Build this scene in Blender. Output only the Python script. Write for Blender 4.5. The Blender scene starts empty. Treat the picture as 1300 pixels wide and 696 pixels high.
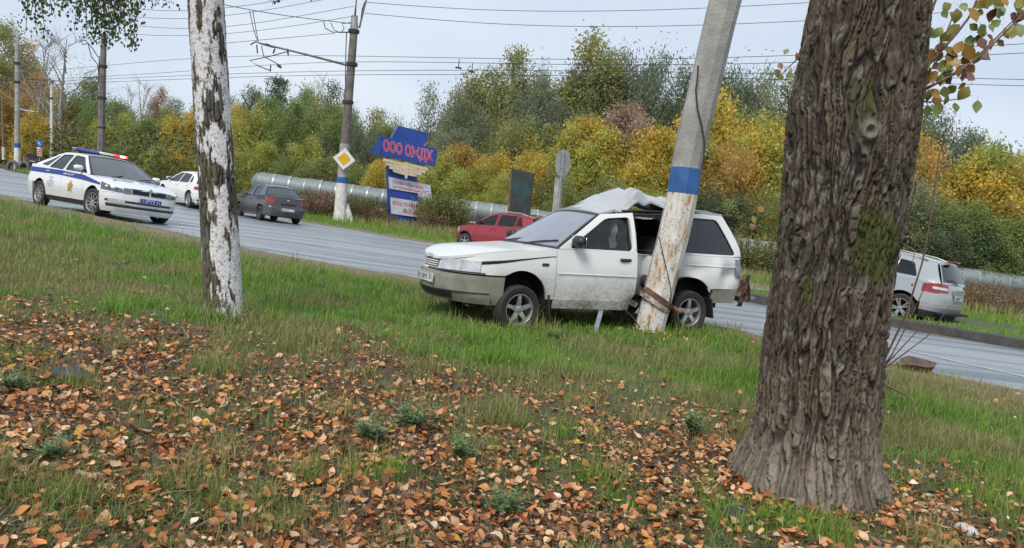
import bpy, bmesh, math, random
import numpy as np
from math import *
from mathutils import Vector, Matrix

SC = bpy.context.scene
COL = SC.collection

# ------------------------------------------------------------------ camera, sky, sun, exposure
CAM_H, FPX, PITCH, ROLL = 1.35, 960.0, radians(4.40), radians(7.07)
cF = np.array([0, cos(PITCH), -sin(PITCH)])
_R0 = np.array([1, 0, 0.]); _U0 = np.array([0, sin(PITCH), cos(PITCH)])
cR = cos(ROLL)*_R0 + sin(ROLL)*_U0
cU = -sin(ROLL)*_R0 + cos(ROLL)*_U0
cC = np.array([0, 0, CAM_H])
cam = bpy.data.cameras.new('camera')
cam.sensor_width = 36; cam.lens = 36*FPX/1300
cam.clip_start = 0.05; cam.clip_end = 4000
camo = bpy.data.objects.new('camera', cam); COL.objects.link(camo)
m = Matrix.Identity(4)
for i in range(3):
    m[i][0] = cR[i]; m[i][1] = cU[i]; m[i][2] = -cF[i]; m[i][3] = cC[i]
camo.matrix_world = m
SC.camera = camo

W = bpy.data.worlds.new('World'); SC.world = W; W.use_nodes = True
nt = W.node_tree; bg = nt.nodes['Background']
sky = nt.nodes.new('ShaderNodeTexSky'); sky.sky_type = 'NISHITA'; sky.sun_disc = False
SUN_EL, SUN_AZ = radians(48), radians(205)
sky.sun_elevation = SUN_EL; sky.sun_rotation = SUN_AZ
tc = nt.nodes.new('ShaderNodeTexCoord')
mp = nt.nodes.new('ShaderNodeMapping'); mp.inputs['Scale'].default_value = (1.5, 1.5, 4.5)
nz = nt.nodes.new('ShaderNodeTexNoise'); nz.inputs['Scale'].default_value = 1.3; nz.inputs['Detail'].default_value = 5; nz.inputs['Roughness'].default_value = .5
rp = nt.nodes.new('ShaderNodeValToRGB')
rp.color_ramp.elements[0].position = .3; rp.color_ramp.elements[0].color = (.72, .86, 1.06, 1)
rp.color_ramp.elements[1].position = .72; rp.color_ramp.elements[1].color = (1.02, 1.10, 1.21, 1)
ml = nt.nodes.new('ShaderNodeVectorMath'); ml.operation = 'SCALE'; ml.inputs['Scale'].default_value = 5.4
mx = nt.nodes.new('ShaderNodeMix'); mx.data_type = 'RGBA'; mx.inputs['Factor'].default_value = .93
nt.links.new(tc.outputs['Generated'], mp.inputs['Vector']); nt.links.new(mp.outputs[0], nz.inputs['Vector'])
nt.links.new(nz.outputs['Fac'], rp.inputs['Fac']); nt.links.new(rp.outputs['Color'], ml.inputs[0])
nt.links.new(sky.outputs[0], mx.inputs[6]); nt.links.new(ml.outputs[0], mx.inputs[7])
nt.links.new(mx.outputs[2], bg.inputs['Color'])
bg.inputs['Strength'].default_value = 0.10

sl = bpy.data.lights.new('sun', 'SUN'); sl.energy = 2.0; sl.angle = radians(22); sl.color = (1, .96, .9)
so = bpy.data.objects.new('sun', sl); COL.objects.link(so)
sd = Vector((sin(SUN_AZ)*cos(SUN_EL), cos(SUN_AZ)*cos(SUN_EL), sin(SUN_EL)))
so.rotation_euler = sd.to_track_quat('Z', 'Y').to_euler(); so.location = (0, 0, 40)

SC.view_settings.view_transform = 'Standard'; SC.view_settings.look = 'None'
SC.view_settings.exposure = 0.58; SC.view_settings.gamma = 1
SC.view_settings.use_curve_mapping = False

# ------------------------------------------------------------------ helpers: pixels, noise, meshes
def ray(px, py): return cF + (px-650)/FPX*cR + (348-py)/FPX*cU
def atY(px, py, Y): d = ray(px, py); return cC + d*(Y/d[1])
def flat(px, py, z=0.): d = ray(px, py); return cC + d*((z-CAM_H)/d[2])

def _hash(ix, iy, iz, seed):
    h = (ix*374761393 + iy*668265263 + iz*2147483647 + seed*1274126177) & 0xffffffff
    h = ((h ^ (h >> 13))*1274126177) & 0xffffffff
    h = ((h ^ (h >> 16))*2246822519) & 0xffffffff
    return ((h ^ (h >> 15)) & 0xffffff)/float(0xffffff)
def vnoise(x, y, z, seed=0):
    x = np.asarray(x, float); y = np.asarray(y, float)+0*x; z = np.asarray(z, float)+0*x
    ix = np.floor(x).astype(np.int64); iy = np.floor(y).astype(np.int64); iz = np.floor(z).astype(np.int64)
    fx = x-ix; fy = y-iy; fz = z-iz
    fx = fx*fx*(3-2*fx); fy = fy*fy*(3-2*fy); fz = fz*fz*(3-2*fz)
    r = 0
    for a in (0, 1):
        for b in (0, 1):
            for c in (0, 1):
                w = (fx if a else 1-fx)*(fy if b else 1-fy)*(fz if c else 1-fz)
                r = r + w*_hash(ix+a, iy+b, iz+c, seed)
    return r
def fbm(x, y, z=0., seed=0, o=4, g=.5):
    r = 0; a = 1; t = 0
    for k in range(o):
        r = r + a*vnoise(np.asarray(x)*2**k, np.asarray(y)*2**k, np.asarray(z)*2**k, seed+k*17); t += a; a *= g
    return r/t
def sstep(a, b, x):
    t = np.clip((np.asarray(x, float)-a)/(b-a), 0, 1); return t*t*(3-2*t)

def npmesh(name, V, F, mat=None, smooth=True, cols=None):
    """V (n,3); F list of (m,k) index arrays"""
    me = bpy.data.meshes.new(name)
    V = np.asarray(V, np.float32)
    if not isinstance(F, list): F = [F]
    F = [np.asarray(f, np.int32) for f in F if len(f)]
    me.vertices.add(len(V)); me.vertices.foreach_set('co', V.ravel())
    nl = sum(f.size for f in F); npg = sum(len(f) for f in F)
    me.loops.add(nl); me.loops.foreach_set('vertex_index', np.concatenate([f.ravel() for f in F]))
    tot = np.concatenate([np.full(len(f), f.shape[1], np.int32) for f in F])
    st = np.concatenate([[0], np.cumsum(tot)[:-1]]).astype(np.int32)
    me.polygons.add(npg); me.polygons.foreach_set('loop_start', st)
    if smooth: me.polygons.foreach_set('use_smooth', np.ones(npg, bool))
    me.update(calc_edges=True); me.validate()
    if cols is not None:
        ca = me.color_attributes.new('Col', 'FLOAT_COLOR', 'POINT')
        c = np.ones((len(V), 4), np.float32); c[:, :cols.shape[1]] = cols
        ca.data.foreach_set('color', c.ravel())
    if mat: me.materials.append(mat)
    return me

def tag(o, label=None, cat=None, group=None, kind=None):
    if label: o['label'] = label
    if cat: o['category'] = cat
    if group: o['group'] = group
    if kind: o['kind'] = kind
    return o
def link(name, me, parent=None):
    o = bpy.data.objects.new(name, me); COL.objects.link(o)
    if parent is not None: o.parent = parent
    return o
def thing(name, label, cat, loc=(0, 0, 0), rotz=0, group=None, mat4=None):
    o = bpy.data.objects.new(name, None); COL.objects.link(o)
    o.empty_display_size = .2
    if mat4 is not None: o.matrix_world = mat4
    else: o.location = loc; o.rotation_euler = (0, 0, rotz)
    return tag(o, label, cat, group)

class MB:
    """collects simple shapes into one mesh"""
    def __init__(s): s.V = []; s.F = []; s.n = 0; s.M = []; s.mi = 0
    def add(s, V, F):
        V = np.asarray(V, float).reshape(-1, 3)
        for f in F: s.F.append([int(i)+s.n for i in f]); s.M.append(s.mi)
        s.V.append(V); s.n += len(V); return s
    def box(s, c, d, R=None, bev=0.0):
        c = np.array(c, float); h = np.array(d, float)/2
        if bev > 0:
            b = min(bev, h.min()*.9); V = []; idx = {}
            for sx in (-1, 1):
                for sy in (-1, 1):
                    for sz in (-1, 1):
                        S = np.array([sx, sy, sz])
                        for ax in range(3):
                            p = S*(h-b); p[ax] = S[ax]*h[ax]; idx[(sx, sy, sz, ax)] = len(V); V.append(p)
            F = []
            for ax in range(3):
                a, b2 = [k for k in range(3) if k != ax]
                for sg in (-1, 1):
                    q = []
                    for (u, v) in ((-1, -1), (1, -1), (1, 1), (-1, 1)):
                        S = [0, 0, 0]; S[ax] = sg; S[a] = u; S[b2] = v; q.append(idx[(S[0], S[1], S[2], ax)])
                    F.append(q)
            for ax in range(3):
                a, b2 = [k for k in range(3) if k != ax]
                for u in (-1, 1):
                    for v in (-1, 1):
                        S = [0, 0, 0]; S[a] = u; S[b2] = v; q = []
                        for sg, ff in ((-1, a), (1, a), (1, b2), (-1, b2)):
                            T = list(S); T[ax] = sg; q.append(idx[(T[0], T[1], T[2], ff)])
                        F.append(q)
            for sx in (-1, 1):
                for sy in (-1, 1):
                    for sz in (-1, 1): F.append([idx[(sx, sy, sz, k)] for k in range(3)])
            V = np.array(V)
        else:
            V = np.array([[sx, sy, sz] for sx in (-1, 1) for sy in (-1, 1) for sz in (-1, 1)])*h
            F = [(0, 1, 3, 2), (4, 6, 7, 5), (0, 4, 5, 1), (2, 3, 7, 6), (0, 2, 6, 4), (1, 5, 7, 3)]
        if R is not None: V = V @ np.array(R).T
        return s.add(V+c, F)
    def tube(s, P, r, n=8, cap=True):
        P = np.asarray(P, float); k = len(P); r = np.broadcast_to(np.asarray(r, float), (k,))
        T = np.gradient(P, axis=0); T /= (np.linalg.norm(T, axis=1)[:, None]+1e-12)
        up = np.array([0, 0, 1.]) if abs(T[0][2]) < .9 else np.array([1., 0, 0])
        V = []; A = np.cross(T[0], up); A /= np.linalg.norm(A)
        for i in range(k):
            A = A - T[i]*A.dot(T[i]); A /= np.linalg.norm(A); B = np.cross(T[i], A)
            for j in range(n):
                a = 2*pi*j/n; V.append(P[i]+r[i]*(cos(a)*A+sin(a)*B))
        F = []
        for i in range(k-1):
            for j in range(n): F.append((i*n+j, i*n+(j+1) % n, (i+1)*n+(j+1) % n, (i+1)*n+j))
        if cap: F.append(list(range(n))[::-1]); F.append([(k-1)*n+j for j in range(n)])
        return s.add(V, F)
    def lathe(s, prof, n=24, c=(0, 0, 0), axis='z', cap=False):
        """prof list of (radius, height along the axis)"""
        V = []
        for (r, h) in prof:
            for j in range(n):
                a = 2*pi*j/n; p = (r*cos(a), r*sin(a), h)
                if axis == 'y': p = (p[0], p[2], p[1])
                if axis == 'x': p = (p[2], p[0], p[1])
                V.append(p)
        F = []
        for i in range(len(prof)-1):
            for j in range(n): F.append((i*n+j, i*n+(j+1) % n, (i+1)*n+(j+1) % n, (i+1)*n+j))
        if cap:
            F.append(list(range(n))[::-1]); F.append([(len(prof)-1)*n+j for j in range(n)])
        return s.add(np.array(V)+np.array(c), F)
    def grid(s, G, flip=False):
        G = np.asarray(G, float); a, b = G.shape[:2]; F = []
        for i in range(a-1):
            for j in range(b-1):
                q = (i*b+j, i*b+j+1, (i+1)*b+j+1, (i+1)*b+j); F.append(q[::-1] if flip else q)
        return s.add(G.reshape(-1, 3), F)
    def poly(s, P): return s.add(P, [list(range(len(P)))])
    def prism(s, P, d):
        """polygon P (list of 3d points) extruded by vector d"""
        P = np.asarray(P, float); n = len(P); d = np.asarray(d, float)
        F = [list(range(n))[::-1], [n+i for i in range(n)]]
        for i in range(n): F.append((i, (i+1) % n, n+(i+1) % n, n+i))
        return s.add(np.vstack([P, P+d]), F)
    def sphere(s, c, r, n=10, m=6):
        r = np.broadcast_to(np.asarray(r, float), (3,)); V = []
        for i in range(m+1):
            th = pi*i/m
            for j in range(n): V.append((sin(th)*cos(2*pi*j/n), sin(th)*sin(2*pi*j/n), cos(th)))
        F = [(i*n+j, (i+1)*n+j, (i+1)*n+(j+1) % n, i*n+(j+1) % n) for i in range(m) for j in range(n)]
        return s.add(np.array(V)*r+np.array(c), F)
    def verts(s): return np.vstack(s.V)
    def mesh(s, name, mats, smooth=True, ang=38, deform=None, recalc=True):
        V = np.vstack(s.V)
        if deform is not None: V = deform(V)
        me = bpy.data.meshes.new(name); me.from_pydata(V.tolist(), [], s.F)
        me.validate()
        if not isinstance(mats, (list, tuple)): mats = [mats]
        for mm in mats: me.materials.append(mm)
        if len(mats) > 1 and len(me.polygons) == len(s.M): me.polygons.foreach_set('material_index', np.array(s.M, np.int32))
        if recalc:
            b = bmesh.new(); b.from_mesh(me); bmesh.ops.remove_doubles(b, verts=b.verts, dist=1e-5)
            bmesh.ops.recalc_face_normals(b, faces=b.faces); b.to_mesh(me); b.free()
        if smooth:
            me.polygons.foreach_set('use_smooth', np.ones(len(me.polygons), bool))
            me.set_sharp_from_angle(angle=radians(ang))
        me.update(); return me
    def build(s, name, mats, parent=None, **k): return link(name, s.mesh(name, mats, **k), parent)

def text_mesh(txt, width=None, height=1., bold=.0):
    """flat lettering as 2d vertices + faces, scaled to a cap height and, if given, a width"""
    cu = bpy.data.curves.new('lettering', 'FONT'); cu.body = txt; cu.size = 1; cu.offset = bold
    o = bpy.data.objects.new('lettering', cu); COL.objects.link(o)
    dg = bpy.context.evaluated_depsgraph_get(); me = bpy.data.meshes.new_from_object(o.evaluated_get(dg))
    V = np.array([v.co[:2] for v in me.vertices]) if len(me.vertices) else np.zeros((1, 2))
    F = [list(p.vertices) for p in me.polygons]
    bpy.data.objects.remove(o); bpy.data.curves.remove(cu); bpy.data.meshes.remove(me)
    V = V - V.min(0); mxv = V.max(0)
    sy = height/mxv[1]; sx = (width/mxv[0]) if width else sy
    return V*np.array([sx, sy]), F

# ------------------------------------------------------------------ materials (all procedural)
def new_mat(name):
    mt = bpy.data.materials.new(name); mt.use_nodes = True
    return mt, mt.node_tree, mt.node_tree.nodes['Principled BSDF']
MC = {}
def mat(name, c1, c2=None, scale=8., rough=.5, metal=0., coat=0., bump=0., bscale=60., spec=.5, lo=.35, hi=.65, stretch=None, rough2=None, emit=0., detail=4, trans=0.):
    if name in MC: return MC[name]
    mt, t, p = new_mat(name); MC[name] = mt
    N = t.nodes.new; L = t.links.new
    co = N('ShaderNodeTexCoord'); src = co.outputs['Object']
    if stretch:
        mpn = N('ShaderNodeMapping'); mpn.inputs['Scale'].default_value = stretch; L(src, mpn.inputs['Vector']); src = mpn.outputs[0]
    if c2 is None: c2 = tuple(x*.88 for x in c1)
    n = N('ShaderNodeTexNoise'); n.inputs['Scale'].default_value = scale; n.inputs['Detail'].default_value = detail; L(src, n.inputs['Vector'])
    r = N('ShaderNodeValToRGB'); r.color_ramp.elements[0].position = lo; r.color_ramp.elements[1].position = hi
    r.color_ramp.elements[0].color = (*c2, 1); r.color_ramp.elements[1].color = (*c1, 1)
    L(n.outputs['Fac'], r.inputs['Fac']); L(r.outputs['Color'], p.inputs['Base Color'])
    p.inputs['Roughness'].default_value = rough; p.inputs['Metallic'].default_value = metal
    p.inputs['Coat Weight'].default_value = coat; p.inputs['Coat Roughness'].default_value = .06
    p.inputs['Specular IOR Level'].default_value = spec
    if rough2 is not None:
        mr = N('ShaderNodeMapRange'); mr.inputs['To Min'].default_value = rough2; mr.inputs['To Max'].default_value = rough
        mr.inputs['From Min'].default_value = lo; mr.inputs['From Max'].default_value = hi
        L(n.outputs['Fac'], mr.inputs['Value']); L(mr.outputs[0], p.inputs['Roughness'])
    if bump:
        n2 = N('ShaderNodeTexNoise'); n2.inputs['Scale'].default_value = bscale; n2.inputs['Detail'].default_value = 5; L(src, n2.inputs['Vector'])
        b = N('ShaderNodeBump'); b.inputs['Strength'].default_value = bump; b.inputs['Distance'].default_value = .02
        L(n2.outputs['Fac'], b.inputs['Height']); L(b.outputs[0], p.inputs['Normal'])
    if emit:
        p.inputs['Emission Color'].default_value = (*c1, 1); p.inputs['Emission Strength'].default_value = emit
    return mt
def attr_mat(name, rough=.7, trans=.0, bump=0, bscale=80, spec=.3, stretch=None):
    """colour from the mesh's own colour attribute"""
    mt, t, p = new_mat(name); N = t.nodes.new; L = t.links.new
    a = N('ShaderNodeAttribute'); a.attribute_name = 'Col'
    co = N('ShaderNodeTexCoord'); n = N('ShaderNodeTexNoise'); n.inputs['Scale'].default_value = bscale*.5; n.inputs['Detail'].default_value = 4
    L(co.outputs['Object'], n.inputs['Vector'])
    mr = N('ShaderNodeMapRange'); mr.inputs['To Min'].default_value = .78; mr.inputs['To Max'].default_value = 1.22; L(n.outputs['Fac'], mr.inputs['Value'])
    sc = N('ShaderNodeVectorMath'); sc.operation = 'SCALE'; L(a.outputs['Color'], sc.inputs[0]); L(mr.outputs[0], sc.inputs['Scale'])
    L(sc.outputs[0], p.inputs['Base Color']); p.inputs['Roughness'].default_value = rough; p.inputs['Specular IOR Level'].default_value = spec
    if bump:
        src = co.outputs['Object']
        if stretch:
            mm = N('ShaderNodeMapping'); mm.inputs['Scale'].default_value = stretch; L(src, mm.inputs['Vector']); src = mm.outputs[0]
        n2 = N('ShaderNodeTexNoise'); n2.inputs['Scale'].default_value = bscale; n2.inputs['Detail'].default_value = 6; L(src, n2.inputs['Vector'])
        b = N('ShaderNodeBump'); b.inputs['Strength'].default_value = bump; b.inputs['Distance'].default_value = .015
        L(n2.outputs['Fac'], b.inputs['Height']); L(b.outputs[0], p.inputs['Normal'])
    if trans:
        out = t.nodes['Material Output']; tr = N('ShaderNodeBsdfTranslucent'); mxs = N('ShaderNodeMixShader'); mxs.inputs[0].default_value = trans
        L(sc.outputs[0], tr.inputs['Color']); L(p.outputs[0], mxs.inputs[1]); L(tr.outputs[0], mxs.inputs[2]); L(mxs.outputs[0], out.inputs['Surface'])
    return mt
def foliage_mat(name, trans=.35):
    """object colour x per-leaf tint attribute"""
    mt, t, p = new_mat(name); N = t.nodes.new; L = t.links.new
    a = N('ShaderNodeAttribute'); a.attribute_name = 'Col'; oi = N('ShaderNodeObjectInfo')
    mu = N('ShaderNodeVectorMath'); mu.operation = 'MULTIPLY'; L(a.outputs['Color'], mu.inputs[0]); L(oi.outputs['Color'], mu.inputs[1])
    L(mu.outputs[0], p.inputs['Base Color']); p.inputs['Roughness'].default_value = .6; p.inputs['Specular IOR Level'].default_value = .3
    out = t.nodes['Material Output']; tr = N('ShaderNodeBsdfTranslucent'); mxs = N('ShaderNodeMixShader'); mxs.inputs[0].default_value = trans
    L(mu.outputs[0], tr.inputs['Color']); L(p.outputs[0], mxs.inputs[1]); L(tr.outputs[0], mxs.inputs[2]); L(mxs.outputs[0], out.inputs['Surface'])
    return mt
def glass_mat(name, tint, refl=1.0, base=(.02, .025, .03), opac=.0, rough=.02, ior=1.6):
    """tinted car glass: transparent + mirror by Fresnel, optional part of dusty body"""
    mt, t, p = new_mat(name); N = t.nodes.new; L = t.links.new; out = t.nodes['Material Output']
    tr = N('ShaderNodeBsdfTransparent'); tr.inputs['Color'].default_value = (*tint, 1)
    gl = N('ShaderNodeBsdfGlossy'); gl.inputs['Roughness'].default_value = rough; gl.inputs['Color'].default_value = (refl, refl, refl, 1)
    fr = N('ShaderNodeFresnel'); fr.inputs['IOR'].default_value = ior
    co = N('ShaderNodeTexCoord'); n = N('ShaderNodeTexNoise'); n.inputs['Scale'].default_value = 5; n.inputs['Detail'].default_value = 5; L(co.outputs['Object'], n.inputs['Vector'])
    m1 = N('ShaderNodeMixShader'); L(fr.outputs[0], m1.inputs[0])
    if opac:
        p.inputs['Base Color'].default_value = (*base, 1); p.inputs['Roughness'].default_value = .3
        mr = N('ShaderNodeMapRange'); mr.inputs['To Min'].default_value = opac*.75; mr.inputs['To Max'].default_value = min(1, opac*1.25); L(n.outputs['Fac'], mr.inputs['Value'])
        m0 = N('ShaderNodeMixShader'); L(mr.outputs[0], m0.inputs[0]); L(tr.outputs[0], m0.inputs[1]); L(p.outputs[0], m0.inputs[2]); L(m0.outputs[0], m1.inputs[1])
    else: L(tr.outputs[0], m1.inputs[1])
    L(gl.outputs[0], m1.inputs[2]); L(m1.outputs[0], out.inputs['Surface'])
    return mt

# ------------------------------------------------------------------ where the vehicles stand (pose: x, y, z, yaw, pitch, roll)
POSE = {
    'wagon': (0.9035, 10.0217, .0212, 3.6, .0417, .0223),
    'police': (-10.48, 18.957, .096, -.607, -.008, -.05),
    'grey': (-10.59, 32.06, -.131, 2.2447, .0258, .0145),
    'white': (-14.45, 33.75, .036, 2.38, -.03, .009),
    'red': (-.50, 29.93, -.165, 2.5057, .0251, .0024),
    'suv': (8.70, 19.08, .069, 2.289, -.0717, .0157),
}
def rot3(yaw, pit, rol):
    cy, sy, cp, sp, cr, sr = cos(yaw), sin(yaw), cos(pit), sin(pit), cos(rol), sin(rol)
    return np.array([[cy, -sy, 0], [sy, cy, 0], [0, 0, 1]]) @ np.array([[cp, 0, sp], [0, 1, 0], [-sp, 0, cp]]) @ np.array([[1, 0, 0], [0, cr, -sr], [0, sr, cr]])
def pose_mat(q):
    M = Matrix.Identity(4); R = rot3(*q[3:])
    for i in range(3):
        for j in range(3): M[i][j] = R[i, j]
        M[i][3] = q[i]
    return M
_cp = []
for k, q in POSE.items():
    R = rot3(*q[3:])
    for sx in (1.3, -1.3):
        for sy in (.78, -.78): _cp.append(R @ np.array([sx, sy, 0.])+np.array(q[:3]))
_cp += [np.array([1.77, 4.2, 0]), np.array([-2.63, 7.05, 0]), np.array([5.05, 9.2, 0]), np.array([7.9, 15.9, 0])]
_cp = np.array(_cp)
def gh(x, y):
    """gentle height of the ground through every wheel that stands on it"""
    x = np.asarray(x, float); y = np.asarray(y, float); num = 0; den = .02
    for p in _cp:
        w = np.exp(-((x-p[0])**2+(y-p[1])**2)/(2*1.1**2)) + .15*np.exp(-((x-p[0])**2+(y-p[1])**2)/(2*3.**2)); num = num+w*p[2]; den = den+w
    return num/den
def gpt(px, py):
    z = 0.
    for i in range(12): P = flat(px, py, z); z = .5*z+.5*float(gh(P[0], P[1]))
    return P
def up(px, py, base):
    """point above a base point, at the base's depth"""
    return atY(px, py, base[1])

# ------------------------------------------------------------------ the setting: ground, road, lay-by, kerb
near_edge = [(-210, 178), (-160, 134), (-90, 80), (-40, 41.3), (-15.4, 22.3), (-9.3, 17.2), (-5.3, 14.8), (-1.9, 13.6), (2.2, 11.55), (3.3, 10.95), (6.2, 8.9), (12, 4.6), (30, -8), (70, -36)]
far_edge = [(-190, 205), (-140, 156), (-70, 92), (-36, 55)] + [tuple(gpt(*q)[:2]) for q in ((390, 283), (480, 298), (560, 311))]
far_edge += [(-.9, 31.2), (1.6, 29.8), (5.0, 25.0), (7.6, 22.2), (10.6, 19.2), (11.4, 17.2), (10.6, 16.4), (9.2, 16.9), (6.6, 19.6), (5.3, 19.6), (4.9, 17.6), (6.2, 16.75), (7.88, 15.95), (9.9, 14.4), (14, 11.2), (30, -1.5), (70, -33)]
def seg_dist(x, y, poly):
    """distance to a polyline"""
    d = np.full(np.shape(x), 1e9)
    for (ax, ay), (bx, by) in zip(poly[:-1], poly[1:]):
        vx, vy = bx-ax, by-ay; t = np.clip(((x-ax)*vx+(y-ay)*vy)/(vx*vx+vy*vy), 0, 1)
        d = np.minimum(d, np.hypot(x-ax-t*vx, y-ay-t*vy))
    return d
def inside(x, y, poly):
    r = np.zeros(np.shape(x), bool); n = len(poly)
    for i in range(n):
        (x1, y1), (x2, y2) = poly[i], poly[(i+1) % n]
        if y1 == y2: continue
        c = ((y1 > y) != (y2 > y)) & (x < (x2-x1)*(y-y1)/(y2-y1)+x1); r ^= c
    return r
ROAD = near_edge + far_edge[::-1]
def road_sd(x, y):
    """signed distance to the asphalt, negative on it"""
    x = np.asarray(x, float); y = np.asarray(y, float)
    d = seg_dist(x, y, ROAD+[ROAD[0]]); return np.where(inside(x, y, ROAD), -d, d)
def ground_z(x, y):
    s = road_sd(x, y) + .35*(fbm(x*1.1, y*1.1, 0, 5, 3)-.5)
    hump = .03*sstep(-.45, -.2, s)+sstep(-.15, .25, s)*(.05+.05*fbm(x*.8, y*.8, 0, 9, 3))
    dist = np.hypot(x, y)
    bumps = .05*(fbm(x*1.3, y*1.3, 0, 3, 3)-.5)*sstep(40, 10, dist)
    return gh(x, y) - .04 + hump + bumps*sstep(0, .8, s)

def axis(vals): return np.unique(np.concatenate(vals))
gx = axis([np.linspace(-14, 14, 240), np.linspace(-60, 60, 100), np.linspace(-900, 900, 46)])
gy = axis([np.linspace(1.2, 20, 200), np.linspace(-20, 60, 110), np.linspace(-300, 1600, 46)])
GX, GY = np.meshgrid(gx, gy)
GZ = ground_z(GX, GY)
GV = np.stack([GX, GY, GZ], -1).reshape(-1, 3)
ny, nx = GX.shape
ii = (np.arange(ny-1)[:, None]*nx+np.arange(nx-1)[None]).ravel()
GF = np.stack([ii, ii+1, ii+nx+1, ii+nx], 1)
def litter(x, y):
    """how much of the ground the fallen leaves cover"""
    edge = np.where(x < -1.2, 6.3, np.where(x < 1.0, 6.3-.6*(x+1.2)/2.2, 5.7-1.15*(x-1.0)))
    edge = np.maximum(edge, 3.9)
    n = fbm(x*1.5, y*1.5, 0, 21, 4)
    base = sstep(1.0, -1.0, y-edge+2.8*(n-.5))*np.where(x > 0, .8, 1.)
    return np.clip(base*np.where(x < .4, 1.05, .9)*(.35+1.3*sstep(.32, .62, fbm(x*2.6, y*2.6, 0, 33, 3))), 0, 1)
def soil_cols(x, y):
    s = road_sd(x, y)
    lt = litter(x, y)[..., None]
    n = fbm(x*2.2, y*2.2, 0, 41, 4)[..., None]; n2 = fbm(x*9, y*9, 0, 43, 3)[..., None]
    moss = np.array([.062, .066, .032]); soil = np.array([.075, .056, .042]); straw = np.array([.16, .125, .07]); lawn = np.array([.075, .10, .034])
    c = lawn*(1-sstep(.45, .7, n)) + straw*sstep(.45, .7, n)*.8
    c = c*(1-lt) + (soil*(1-.5*sstep(.5, .65, n)) + moss*.5*sstep(.5, .65, n))*lt
    sh = (sstep(1.9, .7, s+1.3*(n[..., 0]-.5))*(np.hypot(x, y) < 60))[..., None]
    c = c*(1-sh*.85) + np.array([.20, .155, .105])*sh*.85
    far = (sstep(40, 52, y))[..., None]
    c = c*(1-far) + np.array([.05, .06, .025])*far
    return c*(.75+.5*n2)
gc = soil_cols(GX, GY).reshape(-1, 3)
tag(link('ground', npmesh('ground', GV, GF, attr_mat('soil', rough=.9, bump=.8, bscale=30), cols=gc)), kind='structure')

# asphalt: wet, with tyre tracks along it; its pale tone carries some sky sheen
def road_mat():
    mt, t, p = new_mat('wet_asphalt'); N = t.nodes.new; L = t.links.new
    co = N('ShaderNodeTexCoord'); mpn = N('ShaderNodeMapping'); mpn.inputs['Rotation'].default_value = (0, 0, radians(36)); mpn.inputs['Scale'].default_value = (.05, 1.5, 1)
    L(co.outputs['Object'], mpn.inputs['Vector'])
    n = N('ShaderNodeTexNoise'); n.inputs['Scale'].default_value = 1.0; n.inputs['Detail'].default_value = 5; n.inputs['Roughness'].default_value = .62; L(mpn.outputs[0], n.inputs['Vector'])
    r = N('ShaderNodeValToRGB'); r.color_ramp.elements[0].position = .43; r.color_ramp.elements[0].color = (.075, .113, .122, 1)
    r.color_ramp.elements[1].position = .57; r.color_ramp.elements[1].color = (.27, .277, .295, 1)
    L(n.outputs['Fac'], r.inputs['Fac']); L(r.outputs['Color'], p.inputs['Base Color'])
    mr = N('ShaderNodeMapRange'); mr.inputs['From Min'].default_value = .36; mr.inputs['From Max'].default_value = .64; mr.inputs['To Min'].default_value = .60; mr.inputs['To Max'].default_value = .36
    L(n.outputs['Fac'], mr.inputs['Value']); L(mr.outputs[0], p.inputs['Roughness'])
    n2 = N('ShaderNodeTexNoise'); n2.inputs['Scale'].default_value = 90; n2.inputs['Detail'].default_value = 4; L(co.outputs['Object'], n2.inputs['Vector'])
    b = N('ShaderNodeBump'); b.inputs['Strength'].default_value = .35; b.inputs['Distance'].default_value = .01; L(n2.outputs['Fac'], b.inputs['Height']); L(b.outputs[0], p.inputs['Normal'])
    p.inputs['Specular IOR Level'].default_value = 1.0; p.inputs['Coat Weight'].default_value = 1.0; p.inputs['Coat IOR'].default_value = 1.5
    L(mr.outputs[0], p.inputs['Coat Roughness']); L(b.outputs[0], p.inputs['Coat Normal'])
    return mt
def sheet(name, poly, mt, dz, res, kind='structure'):
    """flat region cut from a grid by its outline, laid on the ground heights"""
    b = bmesh.new(); vs = [b.verts.new((x, y, 0)) for x, y in poly]; b.faces.new(vs)
    bmesh.ops.triangulate(b, faces=b.faces)
    P = np.array(poly)
    for ax in (0, 1):
        for v in res[ax]:
            if P[:, ax].min() < v < P[:, ax].max():
                no = (1, 0, 0) if ax == 0 else (0, 1, 0); co = (v, 0, 0) if ax == 0 else (0, v, 0)
                bmesh.ops.bisect_plane(b, geom=b.verts[:]+b.edges[:]+b.faces[:], plane_co=co, plane_no=no)
    for v in b.verts: v.co.z = float(gh(v.co.x, v.co.y))+dz
    bmesh.ops.recalc_face_normals(b, faces=b.faces)
    if sum(f.normal.z for f in b.faces) < 0: bmesh.ops.reverse_faces(b, faces=b.faces)
    me = bpy.data.meshes.new(name); b.to_mesh(me); b.free(); me.materials.append(mt)
    o = link(name, me); return tag(o, kind=kind)
rx = list(np.arange(-20, 18, 1.0)); ry = list(np.arange(5, 36, 1.0))
M_ROAD = road_mat()
sheet('road', ROAD, M_ROAD, 0.0, (rx, ry))
M_LINE = mat('road_paint', (.55, .55, .56), (.30, .30, .31), scale=14, rough=.45, bump=.2)
def strip(name, P, w, dz):
    P = np.array(P, float); T = np.gradient(P, axis=0); T /= np.linalg.norm(T, axis=1)[:, None]; Nn = np.stack([-T[:, 1], T[:, 0]], 1)
    b = MB(); G = []
    for p, n in zip(P, Nn):
        a, c = p+n*w/2, p-n*w/2
        G.append([(c[0], c[1], gh(c[0], c[1])+dz), (a[0], a[1], gh(a[0], a[1])+dz)])
    b.grid(G); return tag(b.build(name, M_LINE, smooth=False), kind='structure')
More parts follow.
